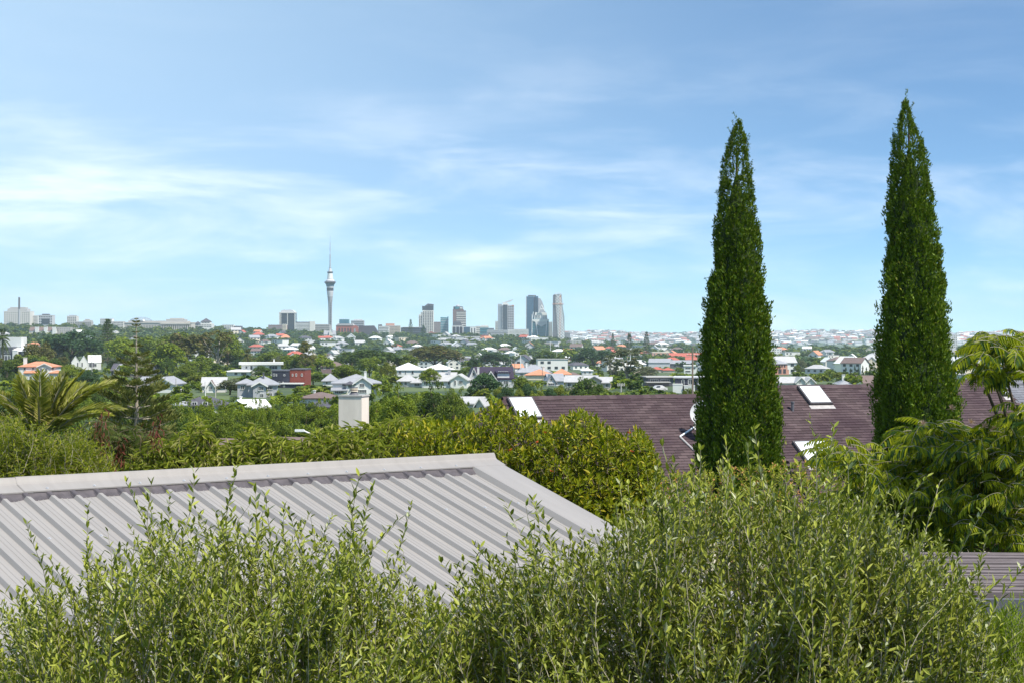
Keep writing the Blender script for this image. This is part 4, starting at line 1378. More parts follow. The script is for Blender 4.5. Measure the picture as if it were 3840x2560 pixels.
block("apartment_block", "cream terrace apartments under the white framed building", "building", 1722, 1800, 1262, 1288, 3300, "offwhite", (16, 4), 18, fx=.5, fz=.5)
block("apartment_block", "pale terrace flats stepping along the hillside", "building", 1650, 1700, 1266, 1288, 3250, "white", (10, 4), 18, fx=.5, fz=.5)
block("apartment_block", "white block of flats with red roof on the hillside", "building", 1802, 1834, 1264, 1288, 3250, "white", (6, 4), 16, [("red_roof", 1801, 1835, 1259, 1262.8, -.5, 17, "roof_red")])
block("apartment_block", "white twin slabs above the valley trees", "building", 2140, 2180, 1276, 1302, 3000, "offwhite", (7, 4), 14, [("lift_tower", 2142, 2150, 1262, 1274.9, 2, 10, "white")])
block("apartment_block", "concrete flats with open decks over the valley", "building", 2040, 2072, 1285, 1308, 2900, "beige", (6, 4), 14)
block("apartment_block", "pale tower block at the far shore seen past the cypress", "building", 3556, 3590, 1256, 1318, 2600, "white", (5, 9), 14, fx=.5, fz=.4)
# ------------------------------------------------------------------ trees one can tell apart
def T(kind, px, d, top, w, leaf, label, **kw):
    return tree(kind, px, d, top, w * (1.2 if kind in ("round", "broad", "loose") else 1.0), leaf, label, **kw)


T("broad", 262, 1150, 1243, 205, "leaf_deep", "huge dark blue green tree above the sawtooth gabled house")
T("round", 214, 1150, 1290, 110, "leaf_dark", "dark round tree in front of the huge blue green tree")
T("broad", 144, 800, 1288, 118, "leaf_olivebrown", "olive brown round tree between the modern house and sawtooth house")
T("norfolk", 404, 1300, 1196, 96, "leaf_dark", "broad norfolk pine standing on the slope below the white blocks", name="norfolk_pine")
T("round", 455, 950, 1276, 140, "leaf_bright", "bright green round tree behind the near norfolk pine")
T("broad", 560, 1000, 1264, 150, "leaf_mid", "spreading green tree right of the near norfolk pine")
T("round", 640, 760, 1288, 150, "leaf_bright", "tall weeping bright green tree over the weatherboard bungalow")
T("broad", 700, 900, 1256, 190, "leaf_olivebrown", "wide dark brownish tree beside the weeping green tree")
T("round", 660, 1050, 1250, 150, "leaf_mid", "rounded green tree crown behind the brownish tree")
T("loose", 812, 850, 1234, 170, "leaf_olivebrown", "tall gum tree with bare pale trunk and brown green crown")
T("round", 855, 950, 1250, 110, "leaf_mid", "green tree behind the tall gum tree")
T("palm", 929, 820, 1290, 60, "leaf_olivebrown", "slim fan palm rising behind the low modernist house", name="palm_tree")
T("palm", 10, 900, 1203, 78, "leaf_dark", "tall dark palm above the stepped modern house", name="palm_tree")
T("column", 1150, 760, 1278, 74, "leaf_olivebrown", "upright poplar like tree beside the brown brick house")
T("round", 1092, 800, 1328, 90, "leaf_mid", "rounded tree left of the upright poplar like tree")
T("round", 985, 640, 1370, 75, "leaf_dark", "small dark tree in front of the low modernist house")
T("round", 740, 520, 1404, 105, "leaf_yellow", "yellow green bushy tree between bungalow and cottage")
T("round", 862, 440, 1420, 110, "leaf_grey", "grey green tree left of the grey blue villa")
T("broad", 1405, 900, 1312, 200, "leaf_dark", "flat topped dark tree behind the large white villa")
T("round", 1385, 700, 1338, 90, "leaf_mid", "green round tree in front of the flat topped dark tree")
T("round", 1285, 560, 1366, 115, "leaf_mid", "clipped broad tree above the large white villa")
T("broad", 1632, 1150, 1297, 195, "leaf_olivebrown", "great domed dark tree behind the long white house")
T("broad", 1455, 600, 1360, 60, "leaf_yellow", "small layered yellow green tree left of the long white house")
T("round", 1610, 520, 1378, 80, "leaf_bright", "light green shrubby tree before the long white house")
T("round", 1810, 380, 1400, 130, "leaf_deep", "dark green dense tree below the purple roofed house")
T("broad", 2204, 330, 1420, 118, "leaf_dark", "dense domed dark green tree below the beige bungalow")
T("loose", 2350, 560, 1308, 170, "leaf_grey", "tall airy gum tree with forked pale trunk beside the dark modern houses")
T("loose", 2296, 600, 1336, 100, "leaf_grey", "smaller airy gum tree beside the tall airy gum tree")
T("round", 2130, 1500, 1308, 80, "leaf_mid", "bright rounded tree in the valley under the braced tower")
T("round", 1965, 1350, 1318, 50, "leaf_mid", "compact green tree near the tudor house")
T("round", 1775, 900, 1344, 50, "leaf_deep", "small round dark tree beside the tudor house")
T("norfolk", 2360, 2000, 1250, 46, "leaf_deep", "dark norfolk pine on the valley side, left of the pair", name="norfolk_pine")
T("norfolk", 2424, 1900, 1244, 42, "leaf_deep", "dark norfolk pine on the valley side, right of the pair", name="norfolk_pine")
T("norfolk", 2298, 2600, 1250, 26, "leaf_deep", "faint slender norfolk pine left of the dark pair", name="norfolk_pine")
T("norfolk", 1540, 3600, 1198, 26, "leaf_deep", "norfolk pine rising behind the black hotel block", name="norfolk_pine")
T("spire", 1588, 3500, 1216, 22, "leaf_deep", "dark spire tree in front of the beige gridded tower")
T("palm", 1773, 950, 1338, 28, "leaf_olivebrown", "palm beside the tudor style house", name="palm_tree")
T("round", 2988, 1050, 1368, 30, "leaf_mid", "small rounded tree beside the playing field")
T("spire", 2932, 800, 1416, 12, "leaf_dark", "slim dark garden cypress beside the double gabled bungalow", cat="tree", name="garden_cypress")
T("spire", 2958, 800, 1416, 12, "leaf_dark", "slim dark garden cypress right of its twin at the bungalow", cat="tree", name="garden_cypress")
T("loose", 3150, 1300, 1350, 70, "leaf_grey", "bare greyish tree behind the row of slim cypresses")
for q, px in enumerate((3172, 3190, 3206, 3220, 3235, 3249, 3264, 3278)):
    T("spire", px, 1000 + (q % 3) * 8, (1374, 1378, 1366, 1372, 1368, 1374, 1372, 1371)[q], 11, "leaf_deep", "slim dark cypress in a row of cypresses across the valley", group="row of slim cypresses", name="cypress", sink=.2)
for q in range(7):
    T("spire", 1888 + q * 9, 1500, 1332 + (q % 3) * 4, 9, "leaf_deep", "narrow dark conifer in a garden row below the city", group="garden row of narrow conifers", name="conifer")

T("broad", 90, 700, 1330, 120, "leaf_mid", "wide green tree left of the orange roofed villa")
T("round", 265, 620, 1372, 95, "leaf_bright", "fresh green tree right of the orange roofed villa")
T("round", 330, 1250, 1268, 120, "leaf_dark", "dark rounded tree behind the sawtooth gabled house")
T("broad", 505, 640, 1352, 120, "leaf_bright", "bushy bright tree over the dark roofed house")
T("round", 590, 900, 1300, 120, "leaf_dark", "dark tree between the weeping tree and the near pine")
T("broad", 760, 700, 1336, 110, "leaf_mid", "green tree below the tall gum tree")
T("round", 700, 600, 1372, 100, "leaf_mid", "green rounded tree right of the weatherboard bungalow")
T("round", 872, 960, 1312, 100, "leaf_dark", "dark green tree left of the low modernist house")
T("round", 1010, 900, 1318, 120, "leaf_mid", "green tree crown behind the low modernist house")
T("broad", 1190, 820, 1330, 120, "leaf_bright", "bright layered tree right of the upright poplar like tree")
T("round", 1175, 560, 1400, 90, "leaf_dark", "dark garden tree right of the red timber wing")
T("broad", 1320, 950, 1320, 130, "leaf_dark", "dark tree left of the flat topped dark tree")
T("round", 1520, 900, 1330, 90, "leaf_mid", "green tree behind the crenellated house")
T("round", 1720, 620, 1384, 80, "leaf_dark", "dark tree left of the steep purple roofed house")
T("round", 1955, 420, 1416, 80, "leaf_mid", "green tree below the blue grey hip roof")
T("broad", 2060, 1250, 1318, 120, "leaf_dark", "dark spreading tree under the teal glass block")
T("broad", 2230, 1350, 1306, 140, "leaf_deep", "broad blue green tree by the floodlight masts")
T("broad", 1850, 1300, 1320, 110, "leaf_deep", "broad blue green tree beyond the rambling white house")
T("round", 2420, 700, 1372, 80, "leaf_grey", "grey green tree beside the half built house")

# belt of leafy trees behind the near gardens
belt = []
for px in range(640, 1290, 52):
    belt.append((px + R.uniform(-14, 14), R.uniform(185, 235), 1500 + R.uniform(-26, 18) + (12 if 900 < px < 1050 else 0), R.uniform(88, 125), "bushy", "leaf_bright"))
for px in range(620, 1320, 58):
    belt.append((px + R.uniform(-14, 14), R.uniform(140, 165), 1545 + R.uniform(-18, 25), R.uniform(95, 130), "bushy", "leaf_mid"))
for px, top, w, lf in ((1420, 1458, 110, "leaf_bright"), (1490, 1436, 150, "leaf_bright"), (1560, 1470, 120, "leaf_mid"), (1640, 1420, 170, "leaf_dark"), (1700, 1450, 120, "leaf_mid"), (1640, 1500, 140, "leaf_mid"), (1530, 1500, 140, "leaf_bright"), (1430, 1510, 120, "leaf_bright"), (1740, 1500, 110, "leaf_dark")):
    belt.append((px, R.uniform(190, 260), top, w, "bushy", lf))
for px in range(1870, 2160, 38):
    belt.append((px + R.uniform(-8, 8), R.uniform(285, 330), 1448 + R.uniform(-12, 16), R.uniform(60, 85), "round" if px % 3 else "bushy", ("leaf_deep", "leaf_dark", "leaf_yellow", "leaf_mid")[px % 4]))
for px in range(500, 1260, 60):
    belt.append((px + R.uniform(-14, 14), R.uniform(255, 320), 1512 + R.uniform(-12, 18), R.uniform(70, 100), "bushy", ("leaf_bright", "leaf_mid", "leaf_dark")[px % 3]))
for px in range(20, 480, 55):
    belt.append((px + R.uniform(-14, 14), R.uniform(240, 330), 1448 + R.uniform(-30, 20), R.uniform(90, 125), "bushy", ("leaf_bright", "leaf_mid", "leaf_dark")[px % 3]))
for px in range(-30, 700, 62):
    belt.append((px + R.uniform(-14, 14), R.uniform(110, 150), 1530 + R.uniform(-25, 30), R.uniform(110, 150), "bushy", ("leaf_mid", "leaf_dark", "leaf_olivebrown")[px % 3]))
for px in range(2260, 2640, 45):
    belt.append((px + R.uniform(-10, 10), R.uniform(330, 420), 1462 + R.uniform(-10, 10), R.uniform(55, 80), "round", ("leaf_deep", "leaf_mid", "leaf_grey")[px % 3]))
for px in range(2900, 3300, 42):
    belt.append((px + R.uniform(-10, 10), R.uniform(560, 800), 1404 + R.uniform(-8, 22) + (14 if px < 3030 else 0), R.uniform(45, 70), "round", ("leaf_mid", "leaf_dark", "leaf_yellow")[px % 3]))
for px in range(3540, 3860, 48):
    belt.append((px, R.uniform(350, 600), 1412 + R.uniform(-10, 14), R.uniform(50, 80), "round", ("leaf_mid", "leaf_deep", "leaf_grey")[px % 3]))
LEAFWORD = {"leaf_mid": "green", "leaf_dark": "dark green", "leaf_deep": "deep blue green", "leaf_yellow": "yellow green", "leaf_olivebrown": "olive brown", "leaf_grey": "grey green", "leaf_bright": "bright green"}
for px, d, top, w, kd, lf in belt:
    if px < 560:
        wh = "just behind the feather palm" if d < 200 else "below the orange roofed villa" if px < 260 else "around the foot of the near norfolk pine"
    elif px < 1330:
        wh = ("behind the drooping leaved tree" if d < 175 else "below the grey cottage" if px < 860 else "below the grey blue villa" if px < 1080 else "below the cream bungalow") if d < 245 else "by the white gable ended hall"
    elif px < 1860:
        wh = "right of the cream chimney" if px < 1560 else "left of the pale grey garage"
    elif px < 2240:
        wh = "between the purple roofed house and the domed dark tree"
    elif px < 2700:
        wh = "below the dark modern houses"
    elif px < 3400:
        wh = "by the double gabled bungalow"
    else:
        wh = "beyond the right end of the shingle roof"
    tree(kd, px, d, top, w, lf, "%s leafy tree %s" % (LEAFWORD[lf], wh), group="%s leafy trees %s" % (LEAFWORD[lf], wh), name="leafy_tree")

# ------------------------------------------------------------------ filler houses and trees over suburb and hillside
WALLS = ["white", "offwhite", "white", "lightgrey", "cream", "white"]
ROOFS = ["roof_grey", "roof_lightgrey", "roof_brown", "roof_white", "roof_grey", "roof_lightgrey", "roof_dark", "roof_white", "roof_brown", "roof_red", "roof_orange", "roof_white"]
ROOFWORD = {"roof_grey": "grey", "roof_lightgrey": "pale grey", "roof_brown": "brown", "roof_red": "red", "roof_orange": "orange", "roof_dark": "dark", "roof_white": "white"}
WALLWORD = {"white": "white", "offwhite": "off white", "lightgrey": "light grey", "cream": "cream"}
PROTO = []
def proto(kind):
    gw, gr, wins = Geo(), Geo(), []
    if kind == 0:
        box(gw, -7, 7, 0, 9, -4, 3); add_roof(gr, gw, "hip", -7, 7, 0, 9, 3.03, 5.6); wins = [(-4.4, .9), (0, .9), (4.4, .9)]; hgt = 5.6
    elif kind == 1:
        box(gw, -6, 6, 0, 9, -4, 5.8); add_roof(gr, gw, "gx", -6, 6, 0, 9, 5.8, 8.6); wins = [(-4, .9), (0, .9), (4, .9), (-4, 3.7), (0, 3.7), (4, 3.7)]; hgt = 8.6
    elif kind == 2:
        box(gw, -4.6, 4.6, 0, 11, -4, 5.4); add_roof(gr, gw, "gy", -4.6, 4.6, 0, 11, 5.4, 9); wins = [(-2.3, .9), (2.3, .9), (-2.3, 3.6), (2.3, 3.6)]; hgt = 9
    elif kind == 3:
        box(gw, -8, 8, 0, 10, -4, 5.9); add_roof(gr, gw, "flat", -8, 8, 0, 10, 5.92, 6.2, .3); wins = [(-5.6, .9), (-1.9, .9), (1.9, .9), (5.6, .9), (-5.6, 3.7), (-1.9, 3.7), (1.9, 3.7), (5.6, 3.7)]; hgt = 6.2
    elif kind == 4:
        box(gw, -7, 7, 0, 9, -4, 5.8); add_roof(gr, gw, "hip", -7, 7, 0, 9, 5.83, 8.4); box(gw, -3.6, 1.2, -2.5, -.01, -4, 5.2)
        add_roof(gr, gw, "gy", -3.6, 1.2, -2.5, 2, 5.2, 7.4, .3); wins = [(4.2, .9), (4.2, 3.7), (-5.4, 3.7)]; hgt = 8.4
    return gw.mesh("wall", MATS["white"]), gr.mesh("roof", MATS["roof_grey"]), wins, hgt
PROTO = [proto(q) for q in range(5)]
_gw = Geo(); box(_gw, -.85, .85, -.12, .02, 0, 1.3); WINME = _gw.mesh("window", MATS["pane_dark"])


def filler_house(px, d, scale=1.0, where="hillside", yaw=None):
    kd = R.randrange(5)
    wm, rm, wins, hgt = PROTO[kd]
    p = P(px, HR, d)
    wall, roof = R.choice(WALLS), R.choice((ROOFS if where != "valley side" else ROOFS[:9]) if kd != 3 else ["roof_grey", "roof_white", "roof_lightgrey"])
    lab = "%s house with %s %s roof on the %s" % (WALLWORD[wall], ROOFWORD[roof], ("hip", "long gable", "front gable", "flat", "hip and gable")[kd], where)
    o = thing("house", lab, "house", (p.x, p.y, gz(p.x, p.y) + .2), R.uniform(-.7, .7) if yaw is None else yaw, "houses on the %s" % where)
    o.scale = (scale,) * 3
    for nm, me, mt in (("wall", wm, wall), ("roof", rm, roof)):
        c = link(bpy.data.objects.new(nm, me), o)
        c.material_slots[0].link = "OBJECT"; c.material_slots[0].material = MATS[mt]
    for x, z in wins[:6]:
        c = link(bpy.data.objects.new("window", WINME), o)
        c.location = (x, 0, z)
    k_ = F / d
    row = HR - (gz(p.x, p.y) - EZ) * k_
    RECTS.append((px - 7 * k_ * scale, px + 7 * k_ * scale, row - hgt * k_ * scale, row, d))


def hides(px, w, top, d, tol=0.30):
    """does something of width w px and this top row stand in front of a built house?"""
    for a, b, t, r, dh in RECTS:
        if d < dh and px + w / 2 > a and px - w / 2 < b:
            ov = min(b, px + w / 2) - max(a, px - w / 2)
            if ov > 0.25 * min(w, b - a) and top < r - (r - t) * tol:
                return True
    return False


def behind(px, d, k_):
    for a, b, t, r, dh in RECTS:
        if abs(d - dh) < 26 and a - 10 * k_ < px < b + 10 * k_:
            return True
    return False


def place_houses(n, px0, px1, d0, d1, where, tries=4000, power=1.0, smin=.9, smax=1.25):
    made = 0
    while made < n and tries:
        tries -= 1
        d = d0 + (d1 - d0) * R.random() ** power
        px = R.uniform(px0, px1)
        k_ = F / d
        row = HR - (gz_px(px, d) - EZ) * k_
        if behind(px, d, k_) or hides(px, 14 * k_, row - 7 * k_, d, .35):
            continue
        filler_house(px, d, R.uniform(smin, smax), where)
        made += 1


place_houses(13, 1250, 2700, 880, 1450, "valley side")
place_houses(12, 2880, 3860, 620, 1500, "valley side")
place_houses(22, 900, 1650, 1500, 2400, "city hillside")
place_houses(28, 1650, 2640, 1450, 2300, "city hillside")
place_houses(30, 850, 1600, 2400, 3300, "city hillside", smin=1.0, smax=1.5)
place_houses(52, 1600, 2640, 2300, 3500, "city hillside", smin=1.0, smax=1.5)
place_houses(26, -30, 900, 1400, 3000, "city hillside")
place_houses(40, 2500, 3860, 1500, 2700, "city hillside", smin=1.0, smax=1.5)

made = 0
tries = 6000
while made < 110 and tries:
    tries -= 1
    d = R.uniform(470, 1500)
    px = R.uniform(-40, 3880)
    h, w = R.uniform(4.5, 9.5), R.uniform(6, 12)
    k_ = F / d
    row = HR - (gz_px(px, d) - EZ) * k_
    if hides(px, w * k_, row - h * k_, d):
        continue
    kd = R.choice(["round", "round", "broad", "bushy", "column", "loose"])
    lf = R.choice(["leaf_mid", "leaf_dark", "leaf_deep", "leaf_bright", "leaf_olivebrown", "leaf_grey", "leaf_dark"])
    tree(kd, px, d, row - h * k_, w * k_ * (.5 if kd == "column" else 1), lf, "%s %s garden tree among the valley houses" % (LEAFWORD[lf], {"round": "rounded", "broad": "spreading", "bushy": "bushy", "column": "upright", "loose": "airy"}[kd]), group="%s garden trees in the valley" % LEAFWORD[lf])
    made += 1
made = 0
tries = 6000
while made < 60 and tries:
    tries -= 1
    d = 1500 + 2100 * R.random()
    px = R.uniform(-40, 3880)
    if px > 2700 and d > 2900:
        continue
    h, w = R.uniform(6, 13), R.uniform(8, 18)
    k_ = F / d
    row = HR - (gz_px(px, d) - EZ) * k_
    if hides(px, w * k_, row - h * k_, d, .35):
        continue
    kd = R.choice(["round", "round", "broad", "bushy", "spire"])
    lf = R.choice(["leaf_mid", "leaf_dark", "leaf_deep", "leaf_deep", "leaf_dark"])
    tree(kd, px, d, row - h * k_, w * k_ * (.5 if kd == "spire" else 1), lf, "%s %s tree standing on the city hillside" % (LEAFWORD[lf], {"round": "rounded", "broad": "spreading", "bushy": "bushy", "spire": "pointed"}[kd]), group="%s hillside trees" % LEAFWORD[lf])
    made += 1

# the wood that covers the rest of the hillside: too many crowns to count
cg_, _l = crown_geo("broad", 62, .29, 77)
Ts = []
tries = 20000
while len(Ts) < 3200 and tries:
    tries -= 1
    d = 1450 + 2250 * R.random()
    px = R.uniform(-60, 3900)
    if px > 2650 and d > 2800:
        continue
    h, w = R.uniform(6, 12), R.uniform(11, 21)
    k_ = F / d
    row = HR - (gz_px(px, d) - EZ) * k_
    if hides(px, w * k_, row - h * k_, d, .55):
        continue
    p = P(px, HR, d)
    Ts.append(mat4((p.x, p.y, gz(p.x, p.y) - .5), s=(w, w, h), roll=R.uniform(0, 6)))
tries, extra = 4000, 0
while extra < 600 and tries:
    tries -= 1
    d = 1400 + 1900 * R.random()
    px = R.uniform(1500, 2700)
    h, w = R.uniform(6, 11), R.uniform(10, 19)
    k_ = F / d
    row = HR - (gz_px(px, d) - EZ) * k_
    if hides(px, w * k_, row - h * k_, d, .85):
        continue
    p = P(px, HR, d)
    Ts.append(mat4((p.x, p.y, gz(p.x, p.y) - .5), s=(w, w, h), roll=R.uniform(0, 6)))
    extra += 1
for q, (lf, wd) in enumerate((("leaf_deep", "blue green"), ("leaf_dark", "dark green"), ("leaf_mid", "lighter green"))):
    o = part("hillside_wood", replicate(cg_, Ts[q::3]), MATS[lf], None)
    tag(o, "%s wood covering the hillside between the houses" % wd, "wood", kind="stuff")
# low garden shrubs filling the valley gardens: a mass nobody could count
cg3, _l = crown_geo("round", 150, .21, 79)
Ts = []
tries = 9000
while len(Ts) < 1300 and tries:
    tries -= 1
    d = 260 + 1240 * R.random() ** 1.3
    px = R.uniform(-60, 3900)
    h, w = R.uniform(1.8, 4.2), R.uniform(3, 7)
    k_ = F / d
    row = HR - (gz_px(px, d) - EZ) * k_
    if hides(px, w * k_, row - h * k_, d, .22):
        continue
    p = P(px, HR, d)
    Ts.append(mat4((p.x, p.y, gz(p.x, p.y) - .5), s=(w, w, h + .5), roll=R.uniform(0, 6)))
for q, (lf, wd) in enumerate((("leaf_mid", "green"), ("leaf_dark", "dark green"), ("leaf_bright", "bright green"), ("leaf_yellow", "yellow green"))):
    o = part("garden_shrubs", replicate(cg3, Ts[q::4] if q < 3 else Ts[3::4][::2]), MATS[lf], None)
    tag(o, "low %s shrubs and hedges filling the valley gardens" % wd, "shrubs", kind="stuff")

# far shore: ridges of tiny pale houses beyond the harbour
gf = Geo()
box(gf, -9, 9, -6, 6, -4, 6, 0)
add_roof(gf, gf, "gx", -9, 9, -6, 6, 6, 9, .5)
def far_mesh(wm, rm):
    V, q, mq, t, mt = gf.arrays()
    g = Geo(); g.V.append(V); g.n = len(V)
    mq = mq.copy(); mq[6:] = 1
    g.Fq.append(q); g.Mq.append(mq); g.Ft.append(t); g.Mt.append(np.zeros(len(t), int))
    return g, g.mesh("far_house", [MATS[wm], MATS[rm]])
FAR = [(*far_mesh(a, b), WALLWORD[a], ROOFWORD[b]) for a, b in (("white", "roof_lightgrey"), ("white", "roof_white"), ("offwhite", "roof_brown"), ("white", "roof_grey"), ("offwhite", "roof_lightgrey"), ("white", "roof_dark"), ("cream", "roof_red"))]
far = []
for _ in range(1500):
    d = 8000 + 3300 * R.random() ** .8
    px = R.choice([R.uniform(2050, 2680), R.uniform(2860, 3330), R.uniform(3540, 3860), R.uniform(2050, 3860)])
    far.append((d, px))
far.sort()
rest = [[] for _ in FAR]
for q, (d, px) in enumerate(far):
    v = R.randrange(len(FAR))
    p = P(px, HR, d)
    z = gz(p.x, p.y)
    s = R.uniform(.8, 1.9)
    rz = R.uniform(-.6, .6)
    if q % 5 == 0:
        o = link(bpy.data.objects.new("far_house", FAR[v][1]))
        o.location = (p.x, p.y, z); o.rotation_euler = (0, 0, rz); o.scale = (s, s, s * R.uniform(.8, 1.1))
        tag(o, "tiny %s house with %s roof on the far shore ridge" % (FAR[v][2], FAR[v][3]), "house", "tiny houses on the far shore")
    else:
        rest[v].append(mat4((p.x, p.y, z), s=s, roll=rz))
for v, Tv in enumerate(rest):
    o = part("far_suburb", replicate(FAR[v][0], Tv), [FAR[v][1].materials[0], FAR[v][1].materials[1]], None)
    tag(o, "mass of tiny %s houses with %s roofs on the hazy far shore" % (FAR[v][2], FAR[v][3]), "suburb", kind="stuff")
Ts = []
for _ in range(1000):
    d = 7800 + 3600 * R.random()
    px = R.uniform(2000, 3900)
    p = P(px, HR, d)
    w = R.uniform(14, 46)
    Ts.append(mat4((p.x, p.y, gz(p.x, p.y) - 1), s=(w, w, R.uniform(7, 15)), roll=R.uniform(0, 6)))
cg2, _l = crown_geo("broad", 40, .36, 78)
o = part("far_shore_trees", replicate(cg2, Ts), MATS["leaf_deep"], None)
tag(o, "bluish tree belts between houses on the far shore", "wood", kind="stuff")

# ------------------------------------------------------------------ poles, lamps and cars
def pole(px, base, top, label, d=None, arms=((.08, .9),), mat="timber", name="utility_pole", r=.14, extra=None):
    d = d or ground_d(px, base)
    p = P(px, top, d)
    z0 = gz(p.x, p.y) - .4
    o = thing(name, label, "pole", (p.x, p.y, z0))
    h = p.z - z0
    g = Geo(); tube(g, [(0, 0, 0), (0, 0, h)], [r, r * .7], 7); part("shaft", g, MATS[mat], o, smooth=True)
    for f_, w in arms:
        g = Geo(); z = h * (1 - f_)
        box(g, -w, w, -.06, .06, z - .07, z + .07)
        part("crossarm", g, MATS[mat], o)
        for s in (-.85, -.35, .35, .85):
            g = Geo(); tube(g, [(0, 0, 0), (0, 0, .22)], [.06, .045], 6)
            part("insulator", g, MATS["white"], o, loc=(s * w, 0, z + .072))
    return o, h


pole(345, 1432, 1336, "concrete utility pole with transformer by the parked white car", arms=((.03, 1.2),), mat="concrete", r=.2)
o_, h_ = pole(345.6, 1430, 1345, "grey transformer can fixed beside the utility pole", arms=(), mat="concrete", name="transformer_post", r=.12)
g = Geo(); tube(g, [(0, 0, 0), (0, 0, 1.6)], [.6, .6], 10); part("transformer", g, MATS["darkgrey"], o_, loc=(.2, -.7, h_ * .66), smooth=False)
pole(232, 1366, 1322, "white lamp pole left of the sawtooth house", mat="white", arms=((.2, .7),))
pole(660, 1475, 1418, "plain pole at the right end of the weatherboard bungalow", mat="concrete", arms=())
pole(770, 1500, 1430, "thin white pole in front of the grey cottage", mat="white", arms=())
pole(808, 1490, 1440, "thin grey pole right of the grey cottage", mat="concrete", arms=())
pole(1791, 1492, 1436, "pole with double crossarm before the dark dense tree", mat="concrete", arms=((.03, .9), (.12, .7)))
pole(1930, 1420, 1352, "dark timber pole between orange cottage and hip roof", arms=())
pole(2034, 1424, 1376, "timber pole before the orange tiled house", arms=())
pole(2329, 1486, 1436, "pole with crossarm and lamp before the tall gum", mat="concrete", arms=((.05, .9), (.15, .9)), r=.16)
pole(2597, 1470, 1300, "tall crooked timber pole with wide crossarms beside the near cypress", d=330, arms=((.09, 1.9), (.13, 1.1)), r=.2)
for q, (px, tp, bs) in enumerate(((1952, 1330, 1392), (1973, 1310, 1372), (2064, 1280, 1345), (2088, 1316, 1356), (2150, 1308, 1352), (2188, 1318, 1366), (2246, 1310, 1350), (2274, 1312, 1352), (2364, 1308, 1340))):
    d_ = min(ground_d(px, bs), 1700)
    pole(px, bs, tp, "thin pale floodlight mast standing over the valley sports ground", d=d_, mat="steel_white", arms=((.02, 1.4),), name="floodlight_mast", r=.28)
    m_ = [x for x in COL.objects if x.name.startswith("floodlight_mast")][-1]
    m_["group"] = "floodlight masts in the valley"


def street_lamp(px, row, d, label, flip=1):
    """curved white lamp arm on a post: px,row is the lamp head"""
    p = P(px, row, d)
    bx = p.x + flip * 78 * d / F
    z0 = gz(bx, d) - .3
    o = thing("street_lamp", label, "lamp", (bx, d, z0))
    h = p.z - z0
    g = Geo()
    pts = [(0, 0, 0), (0, 0, h * .55), (0, 0, h - 1.5), (-flip * .12, 0, h - .8), (-flip * .5, 0, h - .25), (-flip * 1.0, 0, h - .02), (p.x - bx, 0, h)]
    tube(g, pts, [.085, .075, .06, .055, .05, .045, .04], 8)
    part("post", g, MATS["steel_white"], o, smooth=True)
    g = Geo(); box(g, -.34, .2, -.11, .11, -.05, .07)
    hd = part("lamp_head", g, MATS["steel_white"], o, loc=(p.x - bx, 0, h))
    g = Geo(); box(g, -.3, .12, -.08, .08, -.08, -.051); part("lens", g, MATS["pane_pale"], hd)
    return o


street_lamp(421, 1631, 105, "white curved street lamp arm among the left shrubs")
street_lamp(1128, 1613, 105, "white street lamp arm left of the cream chimney")


def car(px, row, label, mat, yaw, d=None):
    d = d or ground_d(px, row)
    p = P(px, HR, d)
    o = thing("parked_car", label, "car", (p.x, p.y, gz(p.x, p.y) + .12), math.radians(yaw))
    prof = [(-2.15, .28), (-2.2, .72), (-1.35, .9), (-.75, 1.42), (.75, 1.46), (1.55, .98), (2.15, .86), (2.2, .3)]
    g = Geo()
    n = len(prof)
    V = [(x, -.86 + (0 if z < 1 else .14), z) for x, z in prof] + [(x, .86 - (0 if z < 1 else .14), z) for x, z in prof]
    g.add(V, [[a, a + 1, n + a + 1, n + a] for a in range(n - 1)] + [[n - 1, 0, n, 2 * n - 1]])
    g.add(V, [[0, i + 1, i] for i in range(1, n - 1)] + [[n, n + i, n + i + 1] for i in range(1, n - 1)])
    part("body", g, MATS[mat], o)
    for s in (-1, 1):
        g = Geo(); slab(g, (-1.1, s * .862, 1.0), (.1, s * .862, 1.0), (.1, s * .77, 1.36), (-.72, s * .77, 1.36), (0, s * .02, 0)); part("side_window", g, MATS["pane_dark"], o)
        for x in (-1.35, 1.35):
            g = Geo(); th = np.arange(12) * math.pi / 6
            tube(g, [(x, s * .7, .31), (x, s * .9, .31)], [.31, .31], 12)
            w = part("wheel", g, MATS["darkgrey"], o)
            g = Geo(); tube(g, [(x, s * .88, .31), (x, s * .915, .31)], [.18, .18], 10); part("rim", g, MATS["lightgrey"], w)
    g = Geo(); slab(g, (.83, -.6, 1.44), (1.5, -.72, 1.04), (1.5, .72, 1.04), (.83, .6, 1.44), (.03, 0, .03)); part("windscreen", g, MATS["pane_dark"], o)
    for s in (-1, 1):
        g = Geo(); box(g, 2.12, 2.215, s * .62 - .14, s * .62 + .14, .6, .74); part("headlight", g, MATS["pane_pale"], o)
    return o


car(363, 1441, "white hatchback parked on the side street below the transformer pole", "white", -30)
car(2470, 1466, "pale car parked beside the half built house", "lightgrey", 20)
